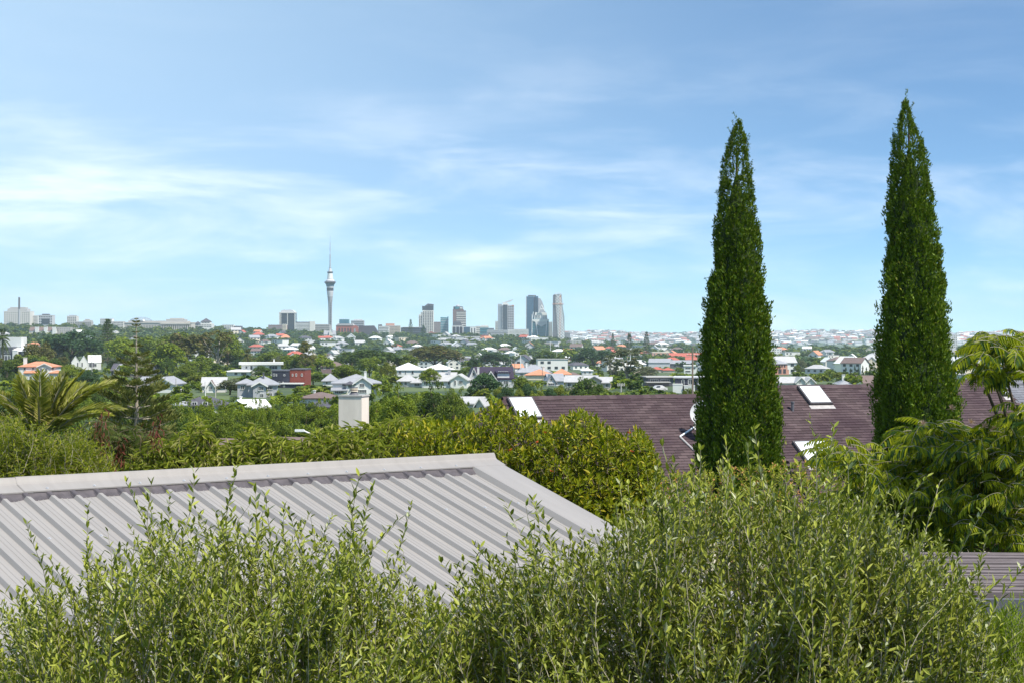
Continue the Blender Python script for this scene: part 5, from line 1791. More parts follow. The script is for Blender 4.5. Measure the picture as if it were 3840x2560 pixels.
# ------------------------------------------------------------------ near house with ribbed metal roof
paint("metal_roof", (0.262, 0.243, 0.232), rough=0.45, var=0.09, scale=1.6, spec=0.35)
[n_ for n_ in MATS["metal_roof"].node_tree.nodes if n_.type == "MAPPING"][0].inputs["Scale"].default_value = (4.5, .35, .35)
paint("lead", (0.075, 0.065, 0.072), rough=0.7, var=0.3, scale=14)
paint("render_wall", (0.55, 0.53, 0.50), var=0.1)
RL, RR = P(0, 1800, 13.5), P(1846, 1704, 16.35)
ridge_z = (RL.z + RR.z) / 2
ang = math.atan2(RR.y - RL.y, RR.x - RL.x)
PITCH = math.radians(15.8)
cp, sp = math.cos(PITCH), math.sin(PITCH)
zg = gz(RR.x, RR.y)
mh = thing("metal_roofed_house", "near house with pale grey ribbed metal roof and ridge flashing", "house", (RR.x, RR.y, zg), ang)
HZ = ridge_z - zg - 0.075          # sheet plane height at the ridge
X_L, S_LEN, RIB = -7.6, 4.6, 0.19


def rp(x, s, w):
    return (x, -s * cp - w * sp, HZ - s * sp + w * cp)


PROF = [(0.0, 0.0), (.012, 0), (.030, .030), (.058, .030), (.076, 0), (.1095, 0), (.1135, .0035), (.119, .0035), (.123, 0), (.148, 0), (.152, .0035), (.1575, .0035), (.1615, 0)]


def ribw(x):
    u = (x % RIB)
    return float(np.interp(u, [a for a, b in PROF] + [RIB], [b for a, b in PROF] + [0]))


nsheet = 10
xs0 = -0.36
SL = np.linspace(0.10, S_LEN, 9)
for q in range(nsheet):
    x1 = xs0 - q * RIB * 4
    x0 = x1 - RIB * 4
    g = Geo()
    pr = [(x0 + r_ * RIB + a, b) for r_ in range(4) for a, b in PROF] + [(x1 + .03, 0.002)]
    lift = .0015 * (q % 2)
    V = [rp(x, s, w + lift) for s in SL for x, w in pr]
    n = len(pr)
    Fc = [[i * n + j, (i + 1) * n + j, (i + 1) * n + j + 1, i * n + j + 1] for i in range(len(SL) - 1) for j in range(n - 1)]
    g.add(V, Fc)
    part("roof_sheet", g, MATS["metal_roof"], mh)
# ridge cap in two lengths, with its folded top and lead skirt pressed over the ribs
CAP = [(-.16, .012), (-.05, .030), (-.045, .080), (-.028, .088), (-.012, .082), (.012, .055), (.03, .046), (.165, .040), (.167, .030)]
for q, (xa, xb, l) in enumerate(((X_L - .4, -4.43, 0), (-4.50, .02, .004))):
    g = Geo()
    xsr = np.linspace(xa, xb, 12)
    V = [rp(x, s, w + l) for x in xsr for s, w in CAP]
    n = len(CAP)
    g.add(V, [[i * n + j, i * n + j + 1, (i + 1) * n + j + 1, (i + 1) * n + j] for i in range(11) for j in range(n - 1)])
    part("ridge_cap", g, MATS["metal_roof"], mh)
g = Geo()
xsr = np.arange(X_L, -.30, .0095)
rs_ = np.random.default_rng(3)
wob = np.interp(np.arange(len(xsr)), np.arange(0, len(xsr) + 30, 9), rs_.normal(size=len(range(0, len(xsr) + 30, 9))) * .010)
V = []
for i, x in enumerate(xsr):
    a = ribw(x - xs0)
    V += [rp(x, .14, .037), rp(x, .195 + wob[i] * .3, max(a + .006, .018)), rp(x, .250 + wob[i], a + .005), rp(x, .254 + wob[i], a + .001)]
n = 4
g.add(V, [[i * n + j, i * n + j + 1, (i + 1) * n + j + 1, (i + 1) * n + j] for i in range(len(xsr) - 1) for j in range(3)])
part("lead_skirt", g, MATS["lead"], mh)
g = Geo()
BP = [(-.365, .001), (-.335, .043), (.0, .043), (.012, .038), (.012, -.16), (.005, -.16)]
V = [rp(x, s, w) for s in SL - .02 + (SL - SL[0]) * 0 for x, w in BP]
n = len(BP)
g.add(V, [[i * n + j, (i + 1) * n + j, (i + 1) * n + j + 1, i * n + j + 1] for i in range(len(SL) - 1) for j in range(n - 1)])
part("barge_flashing", g, MATS["metal_roof"], mh)
g = Geo()
V = [rp(x, s, w) for s in np.linspace(-.15, .10, 4) for x, w in ((-.35, .02), (.012, .02), (.012, -.18))]
g.add(V, [[i * 3 + j, (i + 1) * 3 + j, (i + 1) * 3 + j + 1, i * 3 + j + 1] for i in range(3) for j in range(2)])
part("barge_end", g, MATS["metal_roof"], mh)
gs = Geo(); revolve(gs, [(.013, 0), (.013, .003), (.007, .004), (.007, .009), (.0005, .010)], 8)
sme = gs.mesh("screw", MATS["grey"])
for q in range(38):
    for s in (.13, 1.05 + .02 * (q % 3), 2.15, 3.25):
        if (q + int(s * 2)) % 2:
            continue
        x = xs0 - RIB * (q + 1) + .044
        if x < X_L + .2:
            continue
        o = link(bpy.data.objects.new("screw", sme), mh)
        o.location = rp(x, s, .030 if s > .3 else .046)
        o.rotation_euler = (PITCH, 0, 0)
g = Geo()
slab(g, rp(X_L, S_LEN, -.02), rp(-.02, S_LEN, -.02), rp(-.02, .02, -.02), rp(X_L, .02, -.02), (0, 0, -.1))
part("roof_deck", g, MATS["timber"], mh)
g = Geo()
yb = 4.6 * cp
slab(g, (.01, yb, HZ - 4.6 * sp), (X_L, yb, HZ - 4.6 * sp), (X_L, .06, HZ - .06), (.01, .06, HZ - .06), (0, 0, -.1))
part("rear_slope", g, MATS["metal_roof"], mh)
g = Geo()
ze = HZ - 4.2 * sp - .25
box(g, X_L + .3, -.3, -4.2 * cp, 4.2 * cp, -.4, ze)
g.add([(-.3, -4.2 * cp, ze), (-.3, 4.2 * cp, ze), (-.3, 0, HZ - .2), (X_L + .3, -4.2 * cp, ze), (X_L + .3, 4.2 * cp, ze), (X_L + .3, 0, HZ - .2)], [[0, 1, 2], [4, 3, 5]])
part("wall", g, MATS["render_wall"], mh)
g = Geo(); box(g, X_L, 0, -S_LEN * cp - .12, -S_LEN * cp, HZ - S_LEN * sp - .16, HZ - S_LEN * sp - .03)
part("gutter", g, MATS["metal_roof"], mh)

# ------------------------------------------------------------------ brown shingled roof house
def shingle_material(name, ca, cb, stain):
    m, nt, b = _nodes(name)
    ge = nt.nodes.new("ShaderNodeNewGeometry")
    t = nt.nodes.new("ShaderNodeTexCoord")
    mx = nt.nodes.new("ShaderNodeMix"); mx.data_type = "RGBA"
    mx.inputs[6].default_value = (*ca, 1); mx.inputs[7].default_value = (*cb, 1)
    oi = nt.nodes.new("ShaderNodeObjectInfo")
    ad = nt.nodes.new("ShaderNodeMath"); ad.operation = "ADD"
    nt.links.new(ge.outputs["Random Per Island"], ad.inputs[0]); nt.links.new(oi.outputs["Random"], ad.inputs[1])
    fr = nt.nodes.new("ShaderNodeMath"); fr.operation = "FRACT"; nt.links.new(ad.outputs[0], fr.inputs[0])
    nt.links.new(fr.outputs[0], mx.inputs[0])
    n = nt.nodes.new("ShaderNodeTexNoise"); n.inputs["Scale"].default_value = .8; n.inputs["Detail"].default_value = 7
    nt.links.new(ge.outputs["Position"], n.inputs["Vector"])
    r = nt.nodes.new("ShaderNodeMapRange"); r.inputs["From Min"].default_value = .38; r.inputs["From Max"].default_value = .66
    nt.links.new(n.outputs["Fac"], r.inputs["Value"])
    m2 = nt.nodes.new("ShaderNodeMix"); m2.data_type = "RGBA"; m2.inputs[7].default_value = (*stain, 1)
    ml = nt.nodes.new("ShaderNodeMath"); ml.operation = "MULTIPLY"; ml.inputs[1].default_value = .7
    nt.links.new(r.outputs[0], ml.inputs[0])
    nt.links.new(ml.outputs[0], m2.inputs[0]); nt.links.new(mx.outputs[2], m2.inputs[6])
    nt.links.new(m2.outputs[2], b.inputs["Base Color"])
    b.inputs["Roughness"].default_value = .9
    b.inputs["Specular IOR Level"].default_value = .2
    n2 = nt.nodes.new("ShaderNodeTexNoise"); n2.inputs["Scale"].default_value = 90
    nt.links.new(ge.outputs["Position"], n2.inputs["Vector"])
    bp = nt.nodes.new("ShaderNodeBump"); bp.inputs["Strength"].default_value = .35; bp.inputs["Distance"].default_value = .01
    nt.links.new(n2.outputs["Fac"], bp.inputs["Height"]); nt.links.new(bp.outputs[0], b.inputs["Normal"])
    MATS[name] = m
    return m


shingle_material("shingle_brown", (0.055, 0.038, 0.041), (0.100, 0.071, 0.075), (0.044, 0.026, 0.034))
shingle_material("shingle_slate", (0.115, 0.12, 0.145), (0.20, 0.205, 0.235), (0.15, 0.15, 0.17))
paint("skylight_sky_white", (0.72, 0.75, 0.77), rough=0.12, var=0.03, spec=0.6)  # near-white base colour puts the sky's reflection into the pane
paint("lead_pale", (0.36, 0.34, 0.34), rough=0.7, var=0.25, scale=8)
A_R = math.radians(21)
PT = math.radians(33)
c3, s3 = math.cos(PT), math.sin(PT)
R0 = P(1895, 1490, 57)
bh = thing("shingle_roofed_house", "house with broad brown purple shingle roof, skylights and satellite bracket", "house", (R0.x, R0.y, gz(R0.x, R0.y)), A_R)
BZ = R0.z - bh.location.z
ca_, sa_ = math.cos(A_R), math.sin(A_R)


def t_of(px):
    """distance along the ridge that shows at column px"""
    u = (px - 1920) / F
    return (u * R0.y - R0.x) / (ca_ - u * sa_)


def bp_(x, s, w, dz=0.0):
    return (x, -s * c3 - w * s3, BZ + dz - s * s3 + w * c3)


def on_roof(px, row, dz=0.0):
    """(x, s) on the roof plane where the picture shows px,row"""
    ray = Vector(((px - 1920) / F, 1.0, (HR - row) / F))
    ex = Vector((ca_, sa_, 0)); dn = Vector((sa_ * c3, -ca_ * c3, -s3))
    nrm = ex.cross(dn)
    o0 = R0 + Vector((0, 0, dz))
    t = nrm.dot(o0 - Vector((0, 0, EZ))) / nrm.dot(ray)
    h = Vector((0, 0, EZ)) + ray * t - o0
    return h.dot(ex), h.dot(dn)


SLOPE, EXPO, TAB = 6.2, 0.142, 0.31
gsh = Geo()
slab(gsh, (0, -EXPO * 1.1, 0), (TAB - .006, -EXPO * 1.1, 0), (TAB - .006, 0, 0), (0, 0, 0), (0, 0, -.014))
secs = [(0.0, t_of(2760), 0.0), (t_of(2760), t_of(3420), 0.26), (t_of(3420), t_of(3735), 0.40)]
Ts = []
rs_ = np.random.default_rng(5)
hide_px = []
for (x0, x1, dz) in secs:
    for c in range(int(SLOPE / EXPO)):
        s = .12 + c * EXPO
        off = (c % 2) * TAB / 2 + rs_.uniform(-.02, .02)
        nx = int((x1 - x0) / TAB) + 1
        for j in range(-1, nx):
            xa = x0 + j * TAB + off
            if xa < x0 - TAB * .6 or xa + TAB > x1 + TAB * .6:
                continue
            M = np.eye(4)
            tilt = .11 + rs_.normal() * .006
            cth, sth = math.cos(PT - tilt), math.sin(PT - tilt)
            M[:3, 0] = (1, 0, 0)
            M[:3, 1] = (0, cth, sth)
            M[:3, 2] = (0, -sth, cth)
            M[:3, 3] = np.array(bp_(xa, s, .012 + rs_.uniform(0, .002), dz)) + np.array(bh.location)
            Ts.append(M)
order = rs_.permutation(len(Ts))
Ts = [Ts[q] for q in order]
scatter(bh, "shingle", [gsh], [MATS["shingle_brown"]], Ts, [0] * len(Ts), 300, "shingles")
for (x0, x1, dz) in secs:
    g = Geo()
    slab(g, bp_(x0, SLOPE, 0, dz), bp_(x1, SLOPE, 0, dz), bp_(x1, 0, 0, dz), bp_(x0, 0, 0, dz), (0, 0, -.16))
    part("roof_deck", g, MATS["shingle_brown"], bh)
    g = Geo()
    yb = SLOPE * c3
    slab(g, (x1, yb, BZ + dz - SLOPE * s3), (x0, yb, BZ + dz - SLOPE * s3), (x0, .003, BZ + dz), (x1, .003, BZ + dz), (0, 0, -.16))
    part("rear_slope", g, MATS["shingle_brown"], bh)
    gcap = Geo()
    slab(gcap, (0, -.19, -.115), (.27, -.19, -.107), (.27, 0, .008), (0, 0, 0), (0, 0, -.012))
    slab(gcap, (0, .19, -.115), (0, 0, 0), (.27, 0, .008), (.27, .19, -.107), (0, 0, -.012))
    cme = gcap.mesh("ridge_tile", MATS["shingle_brown"])
    x = x0 - .1
    while x < x1 - .1:
        o = link(bpy.data.objects.new("ridge_tile", cme), bh)
        o.location = (x, 0, BZ + dz + .042 + rs_.uniform(-.004, .004))
        o.rotation_euler = (rs_.normal() * .015, rs_.normal() * .012, 0)
        x += .24
    g = Geo()
    ze = BZ + dz - (SLOPE - .5) * s3 - .25
    box(g, x0 + .02, x1 - .02, -(SLOPE - .5) * c3, (SLOPE - .5) * c3, -.4, ze)
    part("wall", g, MATS["cream"], bh)
    for xg in (x0 + .02, x1 - .02):
        g = Geo(); g.add([(xg, -(SLOPE - .5) * c3, ze), (xg, (SLOPE - .5) * c3, ze), (xg, 0, BZ + dz - .2)], [[0, 1, 2]])
        part("gable_wall", g, MATS["cream"], bh)
# hipped left end
g = Geo()
hx = -SLOPE * c3 * .8
V = [(0, 0, BZ), (hx, -SLOPE * c3, BZ - SLOPE * s3), (hx, SLOPE * c3, BZ - SLOPE * s3), (0, -SLOPE * c3, BZ - SLOPE * s3)]
g.add(V, [[0, 2, 1], [0, 1, 3]])
part("hip_slope", g, MATS["shingle_brown"], bh)
ghs = Geo()
Hn = np.cross(np.array(V[1]) - V[0], np.array(V[2]) - V[0]); Hn = -Hn / np.linalg.norm(Hn)
if Hn[2] < 0:
    Hn = -Hn
down = np.array([hx, 0, -SLOPE * s3]); Lh = np.linalg.norm(down); down /= Lh
Th = []
for c in range(1, int(Lh / EXPO)):
    wd = SLOPE * c3 * (c * EXPO / Lh)
    y = -wd
    while y < wd - .1:
        M = np.eye(4)
        M[:3, 0] = (0, -1, 0); M[:3, 1] = -down * math.cos(.07) + Hn * -math.sin(.07); M[:3, 2] = np.cross(M[:3, 0], M[:3, 1])
        M[:3, 3] = np.array([0, y + TAB, BZ]) + down * (c * EXPO) + Hn * .014
        Th.append(M); y += TAB
o = part("hip_shingles", replicate(gsh, Th), MATS["shingle_brown"], bh); o["kind"] = "stuff"
for q in range(20):
    f_ = (q + .5) / 20
    e_ = np.array(V[1]) - V[0]
    p_ = np.array(V[0]) + e_ * f_
    o = link(bpy.data.objects.new("hip_tile", cme), bh)
    o.location = p_ + np.array([0, 0, .05])
    o.rotation_euler = (0, math.atan2(-e_[2], math.hypot(e_[0], e_[1])) if False else -math.asin(e_[2] / np.linalg.norm(e_)) * 1.0, math.atan2(e_[1], e_[0]))


def skylight(px0, row0, px1, row1, wpx, dz, label_part=None):
    """px0,row0 top left corner, px1,row1 bottom left corner, wpx width"""
    xa, sa = on_roof(px0, row0, dz)
    xb, sb = on_roof(px0 + wpx, row0, dz)
    xc, sc_ = on_roof(px1, row1, dz)
    w = xb - xa
    l = sc_ - sa
    g = Geo()
    t = .075
    def bx(xa_, xb_, s0_, s1_, h):
        slab(g, bp_(xa_, s1_, h, dz), bp_(xb_, s1_, h, dz), bp_(xb_, s0_, h, dz), bp_(xa_, s0_, h, dz), np.array(bp_(0, 0, -.02, 0)) - np.array(bp_(0, 0, h, 0)))
    bx(xa, xa + t, sa, sa + l, .12); bx(xa + w - t, xa + w, sa, sa + l, .12)
    bx(xa + t, xa + w - t, sa, sa + t * 1.3, .125); bx(xa + t, xa + w - t, sa + l - t, sa + l, .115)
    fr = part("skylight", g, MATS["lead"], bh)
    g = Geo(); bx(xa + t * .7, xa + w - t * .7, sa + t, sa + l - t * .7, .132)
    part("pane", g, MATS["skylight_sky_white"], fr)
    g = Geo(); bx(xa - .04, xa + w + .04, sa + l + .003, sa + l + .2, .034)
    part("apron_flashing", g, MATS["lead_pale"], fr)


skylight(1898, 1497, 1945, 1576, 96, 0.0)
skylight(2986, 1454, 3046, 1521, 84, .26)
skylight(2968, 1662, 3040, 1748, 128, .26)
skylight(3724, 1443, 3782, 1488, 18, .40)
xv, sv = on_roof(2972, 1540, .26)
g = Geo(); tube(g, [(0, 0, -.05), (0, 0, .30)], [.05, .05], 9); tube(g, [(0, 0, .27), (0, 0, .32)], [.065, .065], 9)
part("vent_pipe", g, MATS["darkgrey"], bh, loc=bp_(xv, sv, 0, .26))
# satellite dish on its bracket, standing on the roof
xd, sd = on_roof(2606, 1612, 0.0)
wd_ = Matrix.Translation(bh.location) @ Matrix.Rotation(A_R, 4, "Z") @ Vector(bp_(xd, sd, 0, 0))
dish = thing("satellite_dish", "pale grey satellite dish on a white bracket on the shingle roof", "dish", wd_)
pd_ = P(2636, 1547, wd_.y - .55)
c = pd_ - wd_
g = Geo()
rr_ = np.linspace(0.001, .40, 7)
revolve(g, [(r_, .5 * r_ * r_) for r_ in rr_], 28)
dn_ = part("reflector", g, MATS["lightgrey"], dish, loc=c, smooth=True)
dn_.rotation_euler = Vector((-.35, -.8, .35)).to_track_quat("Z", "Y").to_euler()
g = Geo(); tube(g, [(0, 0, -.1), (0, .05, c.z * .6), (c.x, c.y + .1, c.z)], [.03, .03, .025], 7); part("mast", g, MATS["steel_white"], dish)
xl, sl = on_roof(2548, 1640, 0.0)
q_ = Matrix.Translation(bh.location) @ Matrix.Rotation(A_R, 4, "Z") @ Vector(bp_(xl, sl, .05, 0)) - wd_
g = Geo(); tube(g, [q_, (0, 0, .12)], [.028, .028], 7); part("stay", g, MATS["steel_white"], dish)
xl2, sl2 = on_roof(2600, 1690, 0.0)
q2 = Matrix.Translation(bh.location) @ Matrix.Rotation(A_R, 4, "Z") @ Vector(bp_(xl2, sl2, .05, 0)) - wd_
g = Geo(); tube(g, [q_, q2], [.03, .03], 6); part("foot_rail", g, MATS["lead_pale"], dish)

# slate grey roof beyond, at the right
R1 = R0 + Vector((ca_, sa_, 0)) * (t_of(3735) + .02) + Vector((0, 0, .34))
sh = thing("slate_roofed_house", "house with blue grey shingle roof beyond the brown roof", "house", (R1.x, R1.y, gz(R1.x, R1.y)), A_R)
BZ1 = R1.z - sh.location.z
Ts = []
for c in range(26):
    for j in range(16):
        M = np.eye(4); th_ = PT - .075
        M[:3, 1] = (0, math.cos(th_), math.sin(th_)); M[:3, 2] = (0, -math.sin(th_), math.cos(th_))
        M[:3, 3] = np.array((j * TAB + (c % 2) * TAB / 2, -(.12 + c * EXPO) * c3, BZ1 - (.12 + c * EXPO) * s3 + .014)) + np.array(sh.location)
        Ts.append(M)
scatter(sh, "shingle", [gsh], [MATS["shingle_slate"]], Ts, [0] * len(Ts), 200, "shingles")
g = Geo()
slab(g, (.0, -4 * c3, BZ1 - 4 * s3), (4.9, -4 * c3, BZ1 - 4 * s3), (4.9, 0, BZ1), (.0, 0, BZ1), (0, 0, -.15))
slab(g, (4.9, 4 * c3, BZ1 - 4 * s3), (.0, 4 * c3, BZ1 - 4 * s3), (.0, .003, BZ1), (4.9, .003, BZ1), (0, 0, -.15))
part("roof_deck", g, MATS["shingle_slate"], sh)
cms = gcap.mesh("ridge_tile", MATS["shingle_slate"])
for q in range(20):
    o = link(bpy.data.objects.new("ridge_tile", cms), sh); o.location = (q * .24, 0, BZ1 + .04)
g = Geo(); box(g, .1, 4.6, -3.6 * c3, 3.6 * c3, -.4, BZ1 - 3.6 * s3 - .2); part("wall", g, MATS["cream"], sh)
g = Geo(); g.add([(.1, -3.6 * c3, BZ1 - 3.6 * s3 - .2), (.1, 3.6 * c3, BZ1 - 3.6 * s3 - .2), (.1, 0, BZ1 - .16)], [[0, 1, 2]]); part("gable_wall", g, MATS["cream"], sh)

# ------------------------------------------------------------------ house with the tall cream chimney
paint("cream_plaster", (0.68, 0.61, 0.54), rough=0.8, var=0.14, scale=2.2, streak=5, bump=.1)
cl = P(1327, 1700, 60)
ch = thing("chimney_house", "house hidden by shrubs with a tall cream plastered chimney", "house", (cl.x, cl.y, gz(cl.x, cl.y)), math.radians(-15))
k_ = 60 / F
zt = P(0, 1484, 60).z - ch.location.z
z0 = cl.z - ch.location.z
g = Geo(); box(g, -.40, .40, -.36, .36, z0 - 1.5, zt); part("chimney", g, MATS["cream_plaster"], ch)
g = Geo(); box(g, -.425, .425, -.385, .385, zt + .002, zt + .05); part("chimney_cap", g, MATS["concrete"], ch)
g = Geo(); tube(g, [(0, 0, zt + .052), (0, 0, zt + .12)], [.16, .12], 12); part("pot_base", g, MATS["darkgrey"], ch)
for q, (mt, r_) in enumerate((("darkgrey", .10), ("cream", .145), ("brownblock", .125), ("cream", .145), ("darkgrey", .135))):
    g = Geo(); tube(g, [(0, 0, zt + .122 + q * .036), (0, 0, zt + .155 + q * .036)], [r_, r_], 14); part("cowl_ring", g, MATS[mt], ch)
g = Geo(); add_roof(g, g, "gx", -4, 5, -1, 7, z0 - 1.4, z0 + .35); part("roof", g, MATS["roof_brown"], ch)
g = Geo(); box(g, -4, 5, -1, 7, -.4, z0 - 1.45); part("wall", g, MATS["cream"], ch)
house("brown roofed cottage with white skylight peeping through the shrubs", 1712, [
    B(806, 896, 1712, 1690, 1650, "gx", wall="white", rmat="roof_brown", dp=4)], d=95, yaw=-10, register=False)
house("pale pink gate house with white cap among the shrubs", 1735, [
    B(694, 730, 1735, 1690, 1678, "flat", wall="cream", rmat="white", dp=.8, o=.04)], d=70, register=False, name="gate_pier", cat="pier")
house("small white gabled dovecote roof just above the metal ridge", 1760, [
    B(930, 972, 1760, 1742, 1722, "gy", wall="white", rmat="roof_white", dp=1.2, o=.06)], d=45, register=False, name="garden_shed", cat="shed")

# ------------------------------------------------------------------ near plants
foliage("cypress_leaf", (0.042, 0.088, 0.005), (0.135, 0.200, 0.010), (0.18, 0.19, 0.02), 0.04, trans=.2)
foliage("olive_leaf", (0.125, 0.160, 0.017), (0.310, 0.330, 0.046), (0.36, 0.38, 0.22), 0.06, trans=.16, rough=.5, spec=.22, objvar=.15)
foliage("rosette_leaf", (0.100, 0.135, 0.006), (0.260, 0.280, 0.010), (0.42, 0.36, 0.03), 0.14, trans=.28, rough=.45, spec=.25)
foliage("droop_leaf", (0.100, 0.130, 0.014), (0.240, 0.260, 0.034), (0.27, 0.26, 0.09), 0.12, trans=.3)
foliage("fern_leaf", (0.055, 0.085, 0.022), (0.13, 0.155, 0.045), (0.17, 0.13, 0.06), 0.10, trans=.3)
foliage("bamboo_leaf", (0.105, 0.140, 0.009), (0.240, 0.260, 0.018), (0.28, 0.25, 0.06), 0.10, trans=.35)
foliage("silk_leaf", (0.120, 0.160, 0.007), (0.290, 0.310, 0.012), (0.055, 0.105, 0.03), 0.20, trans=.35)
foliage("hedge_leaf", (0.16, 0.20, 0.020), (0.32, 0.31, 0.040), (0.45, 0.24, 0.10), 0.16, trans=.3)
foliage("needle_leaf", (0.130, 0.190, 0.012), (0.27, 0.33, 0.03), (0.25, 0.28, 0.06), 0.10, trans=.35)
foliage("palm_leaf", (0.150, 0.165, 0.022), (0.280, 0.285, 0.045), (0.40, 0.35, 0.13), 0.12, trans=.2, rough=.4)
foliage("norfolk_leaf", (0.085, 0.105, 0.025), (0.190, 0.195, 0.055), trans=.2)
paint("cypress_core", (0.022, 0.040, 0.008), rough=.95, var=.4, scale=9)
foliage("pod", (0.085, 0.026, 0.016), (0.15, 0.048, 0.026), trans=.15)
foliage("petal_red", (0.45, 0.05, 0.025), (0.55, 0.10, 0.04), trans=.25)
foliage("petal_pink", (0.62, 0.36, 0.32), (0.70, 0.48, 0.42), trans=.3)
paint("twig", (0.25, 0.225, 0.16), rough=.8, var=.2, scale=20)
paint("twig_dark", (0.10, 0.075, 0.05), rough=.85, var=.25, scale=20)


def ground_under(p):
    return gz(p.x, p.y)


# two tall cypresses
def cypress(label, prof, d, seed, second=None):
    """prof rows: (photo row, left px, right px)"""
    r = np.random.default_rng(seed)
    prof = np.array(prof, float)
    k_ = d / F
    cx = (prof[:, 1] + prof[:, 2]).mean() / 2
    base = P(cx, HR, d)
    zg_ = gz(base.x, base.y)
    o = thing("cypress", label, "tree", (base.x, d, zg_), group=None)
    rows = prof[:, 0]
    ztop = EZ + (HR - rows[0]) * k_ - zg_
    n = 3600
    # choose rows with probability by circumference
    rr = np.linspace(rows[0], rows[-1], 400)
    wid = np.interp(rr, rows, prof[:, 2] - prof[:, 1])
    cum = np.cumsum(wid + 70); cum /= cum[-1]
    row = np.interp(r.random(n), cum, rr)
    L_, R_ = np.interp(row, rows, prof[:, 1]), np.interp(row, rows, prof[:, 2])
    c0 = ((L_ + R_) / 2 - 1920) * k_ - base.x
    hw = (R_ - L_) / 2 * k_
    th = r.uniform(0, 2 * np.pi, n)
    zz = (HR - row) * k_ + EZ - zg_
    lump = 1 + .06 * np.sin(5 * th + zz * .9) + .05 * np.sin(9 * th - zz * 2.3 + 1) + r.normal(size=n) * .06
    dep = r.choice([1.0, .9, .78], n, p=[.55, .27, .18])
    rad = np.maximum(hw * .93 * lump * dep, .03)
    C = np.stack([c0 + rad * np.cos(th), rad * np.sin(th), zz], 1)
    outw = np.stack([np.cos(th), np.sin(th), np.zeros(n)], 1)
    g = Geo()
    m = 30
    size = .20 * np.clip(hw / .9, .45, 1.0)
    ci = np.repeat(np.arange(n), m)
    off = r.normal(size=(n * m, 3)) * np.array([.24, .24, .55]) * size[ci][:, None]
    pos = C[ci] + off
    D = unit(outw[ci] * .55 + np.array([0, 0, 1.0]) + r.normal(size=(n * m, 3)) * .42)
    S = unit(np.cross(D, rand_dirs(n * m, r)))
    L = r.uniform(.06, .13, n * m) * np.clip(hw / .7, .55, 1)[ci]
    diamonds(g, pos, D, S, L, L * .40)
    f = part("foliage", g, MATS["cypress_leaf"], o); f["kind"] = "stuff"
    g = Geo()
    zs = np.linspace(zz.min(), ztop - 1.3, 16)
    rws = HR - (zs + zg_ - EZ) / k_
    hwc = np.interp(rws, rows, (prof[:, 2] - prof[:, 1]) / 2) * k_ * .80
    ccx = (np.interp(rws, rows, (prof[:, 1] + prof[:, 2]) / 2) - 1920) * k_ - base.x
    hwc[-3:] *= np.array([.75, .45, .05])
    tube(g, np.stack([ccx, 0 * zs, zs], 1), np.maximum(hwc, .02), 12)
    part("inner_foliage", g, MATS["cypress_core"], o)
    # ragged sprigs that stick out of the outline, largest pieces one can pick apart
    gs_ = Geo()
    nb = 26
    sp_ = r.uniform(0, .42, nb)
    leaves(gs_, np.stack([r.normal(size=nb) * .02, r.normal(size=nb) * .02, sp_], 1), unit(r.normal(size=(nb, 3)) * .5 + np.array([0, 0, 1.0])), rand_dirs(nb, r), r.uniform(.05, .10, nb), .028, .1, .1)
    Ts_ = []
    for q in range(150):
        a = r.uniform(0, 6.283)
        rw = rows[0] + (rows[-1] - rows[0]) * (q / 150) ** .8
        h_ = np.interp(rw, rows, (prof[:, 2] - prof[:, 1]) / 2) * k_ * 1.0
        cxx = (np.interp(rw, rows, (prof[:, 1] + prof[:, 2]) / 2) - 1920) * k_
        zc = EZ + (HR - rw) * k_
        Ts_.append(mat4((cxx + h_ * math.cos(a) * .93, d + h_ * math.sin(a) * .93, zc), Z=(math.cos(a) * .45, math.sin(a) * .45, 1), s=r.uniform(.4, .75), roll=r.uniform(0, 6)))
    scatter(o, "sprig", [gs_], [MATS["cypress_leaf"]], Ts_, [0] * len(Ts_), 150, "sprigs")
    g = Geo(); tube(g, [(0, 0, -.3), (0, 0, zz.min() + 1.5), (ccx[-1], 0, ztop - .6)], [.22, .18, .02], 8)
    part("trunk", g, MATS["bark"], o, smooth=True)
    return o


cz = lambda rowz, l, r_: (300 + rowz / 1.12, 2500 + l / 1.12, 2500 + r_ / 1.12)
cypress("tall dark green cypress with a plain pointed tip beside the satellite dish", [cz(180, 300, 312), cz(205, 284, 320), cz(250, 262, 336), cz(330, 237, 350), cz(420, 224, 364), cz(530, 214, 370), cz(650, 198, 386), cz(780, 203, 402), cz(880, 168, 402), cz(1000, 164, 428), cz(1100, 152, 436), cz(1200, 158, 458), cz(1300, 150, 468), cz(1400, 134, 480), cz(1500, 128, 480), cz(1600, 134, 474), cz(1720, 140, 470), cz(1850, 150, 455)], 47.0, 21)
cypress("tall dark green cypress with a ragged split tip beside the silk tree", [cz(88, 998, 1008), cz(140, 984, 1026), cz(175, 975, 1034), cz(210, 965, 1052), cz(260, 950, 1078), cz(330, 946, 1094), cz(420, 940, 1106), cz(560, 923, 1122), cz(680, 931, 1140), cz(800, 918, 1152), cz(900, 910, 1170), cz(1000, 904, 1173), cz(1100, 892, 1180), cz(1200, 890, 1192), cz(1300, 880, 1222), cz(1400, 875, 1226), cz(1500, 878, 1218), cz(1620, 890, 1205), cz(1760, 905, 1190)], 49.0, 22)


